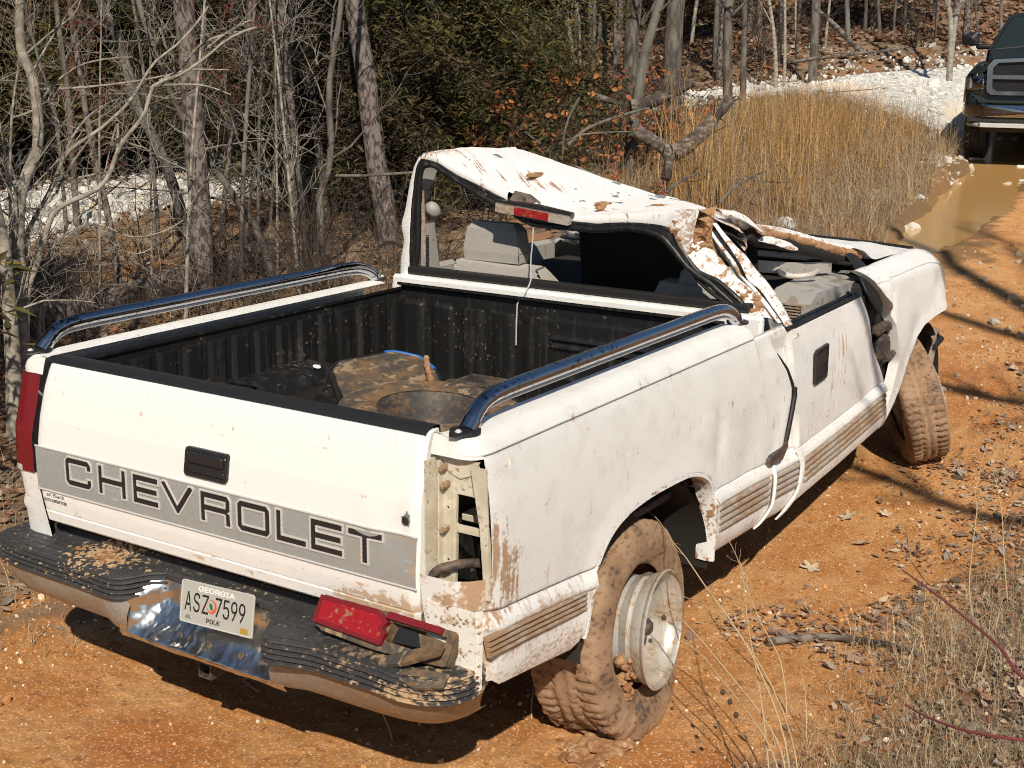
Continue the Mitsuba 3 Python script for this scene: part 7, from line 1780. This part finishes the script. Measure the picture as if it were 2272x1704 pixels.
# trees outside the picture whose shade falls into it
for x, y, j, s in ((-0.25, 3.6, 0, 0.85), (0.3, 5.7, 1, 1.1), (0.9, 7.3, 0, 0.95), (-1.6, 5.0, 1, 1.1)):
    stand('shade_cedar', 'kind_cedar_%d' % j, x, y, 90 * j, s, 'unseen cedar added left of the picture to shade the brush', 'tree', 'unseen cedars added for shade')
ST = thing('bare_oak', 'bare oak behind the camera on the right bank, throwing limb shadows over the track', 'tree')
rng = np.random.default_rng(31)
tz = float(gz(np.array([-0.4]), np.array([-6.4]))[0])
tp = spline([(-0.4, -6.4, tz - 0.2), (-0.45, -6.35, 2.5), (-0.3, -6.3, 4.8), (-0.5, -6.2, 7.5), (-0.3, -6.0, 10.5)], 20)
obj('trunk', tube(tp, np.linspace(0.17, 0.05, 20), 10), 'm_greybark', ST, smooth=60)
out = []
for l, r in (([(-0.3, -6.3, 4.8), (-0.12, -5.7, 5.2), (0.0, -5.2, 5.33), (0.23, -4.34, 5.30), (0.30, -3.9, 5.45)], 0.075), ([(-0.4, -6.3, 4.4), (-1.0, -5.7, 4.9), (-1.5, -5.2, 5.10), (-1.2, -4.6, 5.12), (-1.0, -4.2, 5.10), (-0.9, -3.7, 5.2)], 0.07), ([(-0.4, -6.25, 6.5), (-0.1, -5.0, 7.4), (0.3, -4.0, 8.0)], 0.06), ([(-0.4, -6.2, 7.5), (0.8, -6.0, 8.4), (1.6, -5.6, 9.0)], 0.05), ([(-0.4, -6.25, 6.0), (0.9, -6.6, 6.9), (1.9, -6.4, 7.6)], 0.05)):
    path = spline(l, 14)
    rr = np.linspace(r, r * 0.35, 14)
    out.append((path, rr, 8))
    twigs(rng, path, rr, 9, 1.1, 2, out, 0.45, 0.3, 0.5, (30, 65), 0.5, 0.006)
obj('limbs', tubes(out), 'm_greybark', ST, smooth=True)

# logs, broken branches, poles
loglab = {0: ('fallen_log', 'grey fallen log lying against the leaning trunk', 'log'), 1: ('rotten_stump', 'thick dark rotten log sticking up out of the golden grass', 'log'), 2: ('broken_limb', 'bleached broken limb arching down left of the rotten log', 'branch'), 3: ('fallen_pole', 'pale fallen pole slanting beyond the white road', 'branch'),
          4: ('fallen_branch', 'long grey branch lying on the leaves beyond the road', 'branch'), 5: ('bent_branch', 'thin bent dead branch in the grass behind the bonnet', 'branch'), 6: ('forked_branch', 'small bleached branch in the grass above the roof', 'branch'), 7: ('upright_stake', 'dark upright dead stem above the roof', 'branch'), 8: ('arched_stem', 'thin arching dead stem above the roof', 'branch'), 9: ('slanting_stem', 'thin slanting dead stem crossing below the fallen log', 'branch'), 10: ('dark_limb', 'dark fallen limb left of the leaning trunk', 'branch')}
for i, (kd, pts, r) in enumerate(LOGS):
    nm, lab, cat = loglab[i]
    pts = np.array(pts)
    path = spline(pts, 24)
    if i == 1: r *= 0.55
    rr = r * np.linspace(1.15, 0.75, 24)
    m = tube(path, rr, 12 if r > 0.03 else 7)
    k = thing(nm, lab, cat)
    obj('wood', rough(m, 0.22 * r, 14 if r > 0.03 else 40, i), 'm_deadwood' if r > 0.02 else 'm_greybark', k, smooth=60)
    out = []
    twigs(rng, path, rr * 0.3, 5 if r > 0.015 else 3, 0.4, 2, out, 0.3, 0.2, 0.6, (30, 80), 0.6, 0.003)
    obj('twigs', tubes(out), 'm_twig', k, smooth=True)
p = np.array(FALLEN); p[:, 2] = gz(p[:, 0], p[:, 1]) + 0.11
k = thing('mossy_log', 'long grey-brown log lying on the ground behind the left bed rail', 'log')
obj('wood', rough(tube(spline(np.vstack([p[0] - (p[1] - p[0]) * 0.2, p, p[-1] + (p[-1] - p[-2]) * 2]), 40), 0.105, 14), 0.02, 9), 'm_bark', k, smooth=60)
p = np.array(STICK); p[:, 2] = gz(p[:, 0], p[:, 1]) + 0.02
obj('dead_stick', rough(tube(spline(p, 30), np.linspace(0.016, 0.010, 30), 9), 0.004, 30), 'm_deadwood', None, smooth=60, label='broken brown stick lying on the leaves right of the rear wheel', cat='stick')
for l, nm in ((CANE1, 'purple red cane leaning into the picture at the right edge, the upper of two'), (CANE2, 'purple red cane at the right edge near the bottom, the lower of two')):
    p = np.array(l)
    e = p[-1] + np.array([[0.0, -0.45, 0.0], [0.02, -0.9, -0.20]])
    e[:, 2] = [p[-1, 2] + 0.0, float(gz(e[1:, 0], e[1:, 1])[0])]
    obj('red_cane', tube(spline(np.vstack([p, e]), 40), np.r_[np.linspace(0.0030, 0.0052, 20), np.full(20, 0.0055)], 9), 'm_cane', None, smooth=60, label=nm, cat='plant stem')
wl = ['tall dry weed stalk arching over the rear wheel rim, with small dark seed heads', 'tall dry weed stalk arching over the rear wheel arch', 'straight dry weed stalk right of the rear wheel', 'fine forked dry weed stalk right of the rear wheel rim', 'dry weed stalk with a dark shrivelled leaf before the rim', 'upright dry straw stem at the right, the left of two', 'upright dry straw stem at the right edge', 'short dry weed stem against the flat tyre', 'pale dry stem standing left of the flat rear tyre', 'short dry stem on the clay right of the rim', 'fine dry grass stem curving out under the bumper']
rng = np.random.default_rng(61)
for i, l in enumerate(WEEDS):
    p = np.array(l)
    z0 = float(gz(p[:1, 0], p[:1, 1])[0])
    b0 = np.array([p[0, 0] - 0.06, p[0, 1] - 0.05, 0.0]); b0[2] = float(gz(b0[:1], b0[1:2])[0]) - 0.02
    if p[0, 2] > z0 + 0.03: p = np.vstack([b0, p])
    else: p[0, 2] = z0 - 0.01
    path = spline(p, 30)
    k = thing('weed_stalk', wl[i], 'weed')
    rr = np.linspace(0.0032, 0.0012, 30)
    obj('stem', tube(path, rr, 6), 'm_straw', k, smooth=60)
    out = []
    twigs(rng, path, rr, 7, 0.16, 1, out, 0.35, 0.2, 0.5, (20, 55), 0.7, 0.0009)
    obj('side_stems', tubes(out), 'm_straw', k, smooth=True)
    if i in (0, 4):
        obj('seed_head', join([tm(trimesh.creation.icosphere(1).vertices * [0.008, 0.008, 0.010] + o[0][-1], trimesh.creation.icosphere(1).faces) for o in out[:3]]), 'm_twig', k)
# big single leaves on the clay
lobe = []
for t in np.linspace(0, 2 * np.pi, 60, endpoint=False):
    lobe.append(((0.5 + 0.16 * math.cos(5 * t) * (1 - 0.3 * math.cos(t))) * math.cos(t), (0.34 + 0.15 * math.cos(5 * t)) * math.sin(t)))
OAKL = Polygon(lobe).buffer(0)
ll = ['pale lobed oak leaf on the clay beside the truck shadow', 'pale curled oak leaf on the clay right of the truck shadow', 'tan oak leaf on the clay nearer the bank', 'brown oak leaf on the bank near the front wheel', 'purple brown oak leaf by the broken stick', 'pale leaf scrap on the clay right of the rocker', 'brown oak leaf right of the broken stick', 'wrinkled brown leaf above the broken stick', 'broad curled leaf below the broken stick', 'rust brown leaf in the grass at the right']
for i, q in enumerate(LEAFPX):
    m = ext(OAKL, 0.02, (np.zeros(3), [1.0, 0, 0], [0, 1.0, 0], [0, 0, 1.0]))
    v, f = trimesh.remesh.subdivide_to_size(m.vertices, m.faces, 0.25)
    v = v * 0.085 * rng.uniform(0.8, 1.15)
    v[:, 2] = v[:, 2] * 0.6 + 5.0 * (v[:, 1] ** 2) * rng.uniform(0.3, 1.6) + 2.2 * v[:, 0] ** 2 * rng.uniform(0.4, 2.0)
    v = v @ randrot(rng, 1, 0.35)[0].T + [q[0], q[1], float(gz(np.array([q[0]]), np.array([q[1]]))[0]) + 0.010]
    col = [(0.56, 0.44, 0.31), (0.50, 0.40, 0.28), (0.46, 0.36, 0.26), (0.24, 0.14, 0.09), (0.25, 0.15, 0.13), (0.5, 0.42, 0.3), (0.28, 0.16, 0.10), (0.27, 0.17, 0.13), (0.36, 0.23, 0.17), (0.26, 0.10, 0.05)][i]
    obj('oak_leaf', tm(v, f), 'm_vc', None, smooth=True, color=np.tile(col, (len(v), 1)) * (0.8 + 0.4 * meshkit.fbm(v * 60, 3, 2))[:, None], label=ll[i], cat='leaf')
rl = ['white rock beyond the bonnet in the short grass', 'pale broken rock on the bank by the near end of the puddle', 'white rock in the grass by the road beside the dark truck', 'pale rock on the bank beside the puddle']
for i, q in enumerate(ROCKS):
    v, f = rock(rng, 1, 3)
    s = (0.10, 0.075, 0.11, 0.05)[i]
    obj('rock', rough(tm(v * [s * 1.3, s, s * 0.7] + [q[0], q[1], float(gz(np.array([q[0]]), np.array([q[1]]))[0]) + s * 0.25], f), 0.02, 16, i), 'm_gravel', None, smooth=40, label=rl[i], cat='rock')
# ------------------------------------------------------------------ dark pickup parked on the road, seen from the front
DK = thing('dark_pickup', 'dark green pickup with a chrome grille parked beyond the puddle at the right edge', 'pickup truck')
mat('m_darkpaint', base_color=rgb(0.008, 0.014, 0.011), roughness=0.22, clearcoat=1.0)
mat('m_darkglass', base_color=rgb(0.02, 0.028, 0.026), roughness=0.05, specular=0.8)
DA_ = math.radians(187.0)
DF = np.array([math.cos(DA_), math.sin(DA_), 0]); DL = np.array([-math.sin(DA_), math.cos(DA_), 0])
DO = np.array([14.96, 0.68, float(gz(np.array([15.6]), np.array([0.7]))[0]) + 0.02])
def dk(m):
    v = np.asarray(m.vertices)
    return tm(DO + v[:, :1] * DF + v[:, 1:2] * DL + v[:, 2:3] * [0, 0, 1.0], m.faces)
def hull(p, sub=0.12, it=6):
    m = trimesh.convex.convex_hull(A3(p))
    v, f = trimesh.remesh.subdivide_to_size(m.vertices, m.faces, sub)
    m = trimesh.Trimesh(v, f); m.merge_vertices()
    return trimesh.smoothing.filter_taubin(m, iterations=it) if it else m
def mir(p): return [(x, -y, z) for x, y, z in p]
fen = [(0.02, 0.66, 0.80), (0.0, 0.86, 0.80), (-0.14, 0.95, 0.78), (-0.3, 0.975, 0.76), (-1.6, 0.98, 0.5), (-1.6, 0.98, 1.12), (-0.3, 0.97, 1.06), (-0.10, 0.92, 1.10), (0.0, 0.84, 1.10), (0.0, 0.66, 1.14), (-0.10, 0.78, 1.21), (-0.5, 0.86, 1.24), (-1.6, 0.88, 1.28), (-1.6, 0.6, 1.28), (-0.1, 0.6, 1.24), (-0.3, 0.6, 0.6), (-1.6, 0.6, 0.5)]
for s in (1, -1):
    obj('fender', dk(hull(fen if s > 0 else mir(fen))), 'm_darkpaint', DK, smooth=50)
obj('hood', dk(hull([(0.03, -0.66, 1.20), (0.03, 0.66, 1.20), (0.0, -0.66, 1.29), (0.0, 0.66, 1.29), (-0.25, -0.70, 1.36), (-0.25, 0.70, 1.36), (-1.35, -0.80, 1.40), (-1.35, 0.80, 1.40), (-1.35, 0, 1.46), (-0.3, 0, 1.42), (0.04, 0, 1.32), (-1.35, -0.8, 1.2), (-1.35, 0.8, 1.2)])), 'm_darkpaint', DK, smooth=50)
obj('nose_panel', dk(hull([(0.0, -0.90, 0.70), (0.0, 0.90, 0.70), (0.02, -0.72, 0.72), (0.02, 0.72, 0.72), (0.0, -0.9, 0.88), (0.0, 0.9, 0.88), (-0.3, -0.96, 0.7), (-0.3, 0.96, 0.7), (-0.3, 0.96, 0.9), (-0.3, -0.96, 0.9)])), 'm_darkpaint', DK, smooth=50)
gf = (np.array([0.035, 0, 0]), np.array([0, 1.0, 0]), np.array([0, 0, 1.0]), np.array([1.0, 0, 0]))
go = Polygon([(-0.66, 0.90), (-0.60, 0.85), (0.60, 0.85), (0.66, 0.90), (0.67, 1.20), (0.60, 1.285), (0.0, 1.315), (-0.60, 1.285), (-0.67, 1.20)]).buffer(-0.03).buffer(0.03)
gi = affinity.scale(go, 0.90, 0.80).buffer(-0.02).buffer(0.02)
bars_ = unary_union([sbox(-0.7, 1.045, 0.7, 1.095), sbox(-0.025, 0.8, 0.025, 1.32)]).intersection(go)
GR = obj('grille', dk(ext(unary_union([go.difference(gi), bars_]), 0.05, gf)), 'm_chrome', DK, smooth=30, label='chrome grille split by a cross bar')
obj('grille_mesh', dk(join([ext(sbox(-0.62, 0.88 + k * 0.028, 0.62, 0.886 + k * 0.028), 0.012, gf) for k in range(14)] + [ext(go.buffer(-0.01), 0.004, gf)])), 'm_plastic', GR, smooth=False)
for s in (1, -1):
    sg = np.array([1, s, 1])
    lampo = A3([(0.02, 0.685, 0.90), (0.0, 0.86, 0.90), (-0.12, 0.93, 0.92), (-0.12, 0.925, 1.05), (0.0, 0.86, 1.075), (0.03, 0.685, 1.06), (0.055, 0.70, 0.92), (0.055, 0.70, 1.05), (0.04, 0.80, 0.98)]) * sg
    hl = obj('headlight', dk(hull(lampo, 0.05, 3)), 'm_chrome', DK, smooth=40)
    obj('turn_lens', dk(hull(A3([(0.0, 0.88, 0.905), (-0.13, 0.94, 0.92), (-0.13, 0.935, 1.05), (0.005, 0.87, 1.07), (0.03, 0.84, 0.95)]) * sg, 0.05, 2)), 'm_lens', hl, smooth=40)
BM = obj('front_bumper', dk(hull([(0.10, -0.70, 0.58), (0.10, 0.70, 0.58), (0.10, -0.70, 0.73), (0.10, 0.70, 0.73), (0.04, -0.90, 0.58), (0.04, 0.90, 0.58), (0.04, -0.90, 0.73), (0.04, 0.90, 0.73), (-0.25, -0.97, 0.60), (-0.25, 0.97, 0.60), (-0.25, -0.97, 0.72), (-0.25, 0.97, 0.72), (0.14, 0, 0.64), (0.02, -0.8, 0.76), (0.02, 0.8, 0.76)])), 'm_chrome', DK, smooth=50)
obj('lower_valance', dk(hull([(0.10, -0.72, 0.45), (0.10, 0.72, 0.45), (0.10, -0.72, 0.50), (0.10, 0.72, 0.50), (-0.1, -0.9, 0.46), (-0.1, 0.9, 0.46), (-0.1, 0.9, 0.52), (-0.1, -0.9, 0.52)])), 'm_silver', DK, smooth=50)
obj('bumper_gap', dk(rbox((-0.05, -0.88, 0.50), (0.07, 0.88, 0.60), 0.02)), 'm_dark', DK)
for s in (1, -1):
    obj('fog_lamp', dk(lathe([(0.0, -0.02), (0.05, -0.02), (0.066, 0.004), (0.075, 0.0)], 20, center=(0.075, s * 0.76, 0.64), R=rotm([0, 0, 1], -90 + s * 14))), 'm_plastic', BM, smooth=40)
obj('cab', dk(hull([(-1.35, -0.86, 1.2), (-1.35, 0.86, 1.2), (-3.4, -0.9, 1.2), (-3.4, 0.9, 1.2), (-2.02, -0.63, 1.86), (-2.02, 0.63, 1.86), (-2.3, -0.64, 1.92), (-2.3, 0.64, 1.92), (-3.2, -0.64, 1.90), (-3.2, 0.64, 1.90), (-2.2, 0, 1.95), (-1.38, -0.86, 1.36), (-1.38, 0.86, 1.36)], 0.12, 3)), 'm_darkpaint', DK, smooth=50)
obj('windscreen', dk(grid(A3([[(-1.34 - 0.66 * t, y * (0.80 - 0.19 * t) , 1.375 + 0.46 * t + 0.0) + A3((0.06 - 0.03 * abs(y), 0, 0.02)) for t in (0, 0.5, 1)] for y in np.linspace(-1, 1, 9)]))), 'm_darkglass', DK, smooth=50, label='dark windscreen reflecting the sky at its edge')
obj('windscreen_trim', dk(join([tube([(-1.28, s * 0.82, 1.39), (-1.62, s * 0.735, 1.63), (-1.96, s * 0.645, 1.86)], 0.022, 8) for s in (1, -1)])), 'm_plastic', DK, smooth=50)
obj('wiper', dk(join([tube([(-1.25, -0.72, 1.42), (-1.36, -0.2, 1.47)], 0.010, 6), tube([(-1.25, 0.1, 1.43), (-1.36, 0.62, 1.47)], 0.010, 6)])), 'm_plastic', DK)
for s in (1, -1):
    obj('wing_mirror', dk(join([hull(A3([(-1.50, 0.98, 1.46), (-1.50, 1.20, 1.47), (-1.50, 1.22, 1.60), (-1.50, 1.0, 1.66), (-1.62, 0.99, 1.47), (-1.62, 1.2, 1.48), (-1.62, 1.2, 1.62), (-1.62, 1.0, 1.65), (-1.46, 1.08, 1.56)]) * [1, s, 1], 0.04, 5), rbox((-1.60, min(s * 0.84, s * 1.02), 1.42), (-1.52, max(s * 0.84, s * 1.02), 1.49), 0.02)])), 'm_plastic', DK, smooth=50)
    W_ = place(tyre(0.385, 0.22, 0.26, 36), (-0.92, s * 0.83, 0.385), np.eye(3))
    W2 = place(tyre(0.385, 0.22, 0.26, 36), (-4.48, s * 0.83, 0.385), np.eye(3))
    obj('wheel', dk(grid(W_, flip=True)), 'm_dark', DK, smooth=50)
    obj('wheel', dk(grid(W2, flip=True)), 'm_dark', DK, smooth=50)
obj('cargo_bed', dk(rbox((-5.5, -0.97, 0.55), (-3.42, 0.97, 1.30), 0.06)), 'm_darkpaint', DK, smooth=50)
obj('underbody', dk(rbox((-5.4, -0.75, 0.38), (-0.2, 0.75, 0.62), 0.05)), 'm_dark', DK)
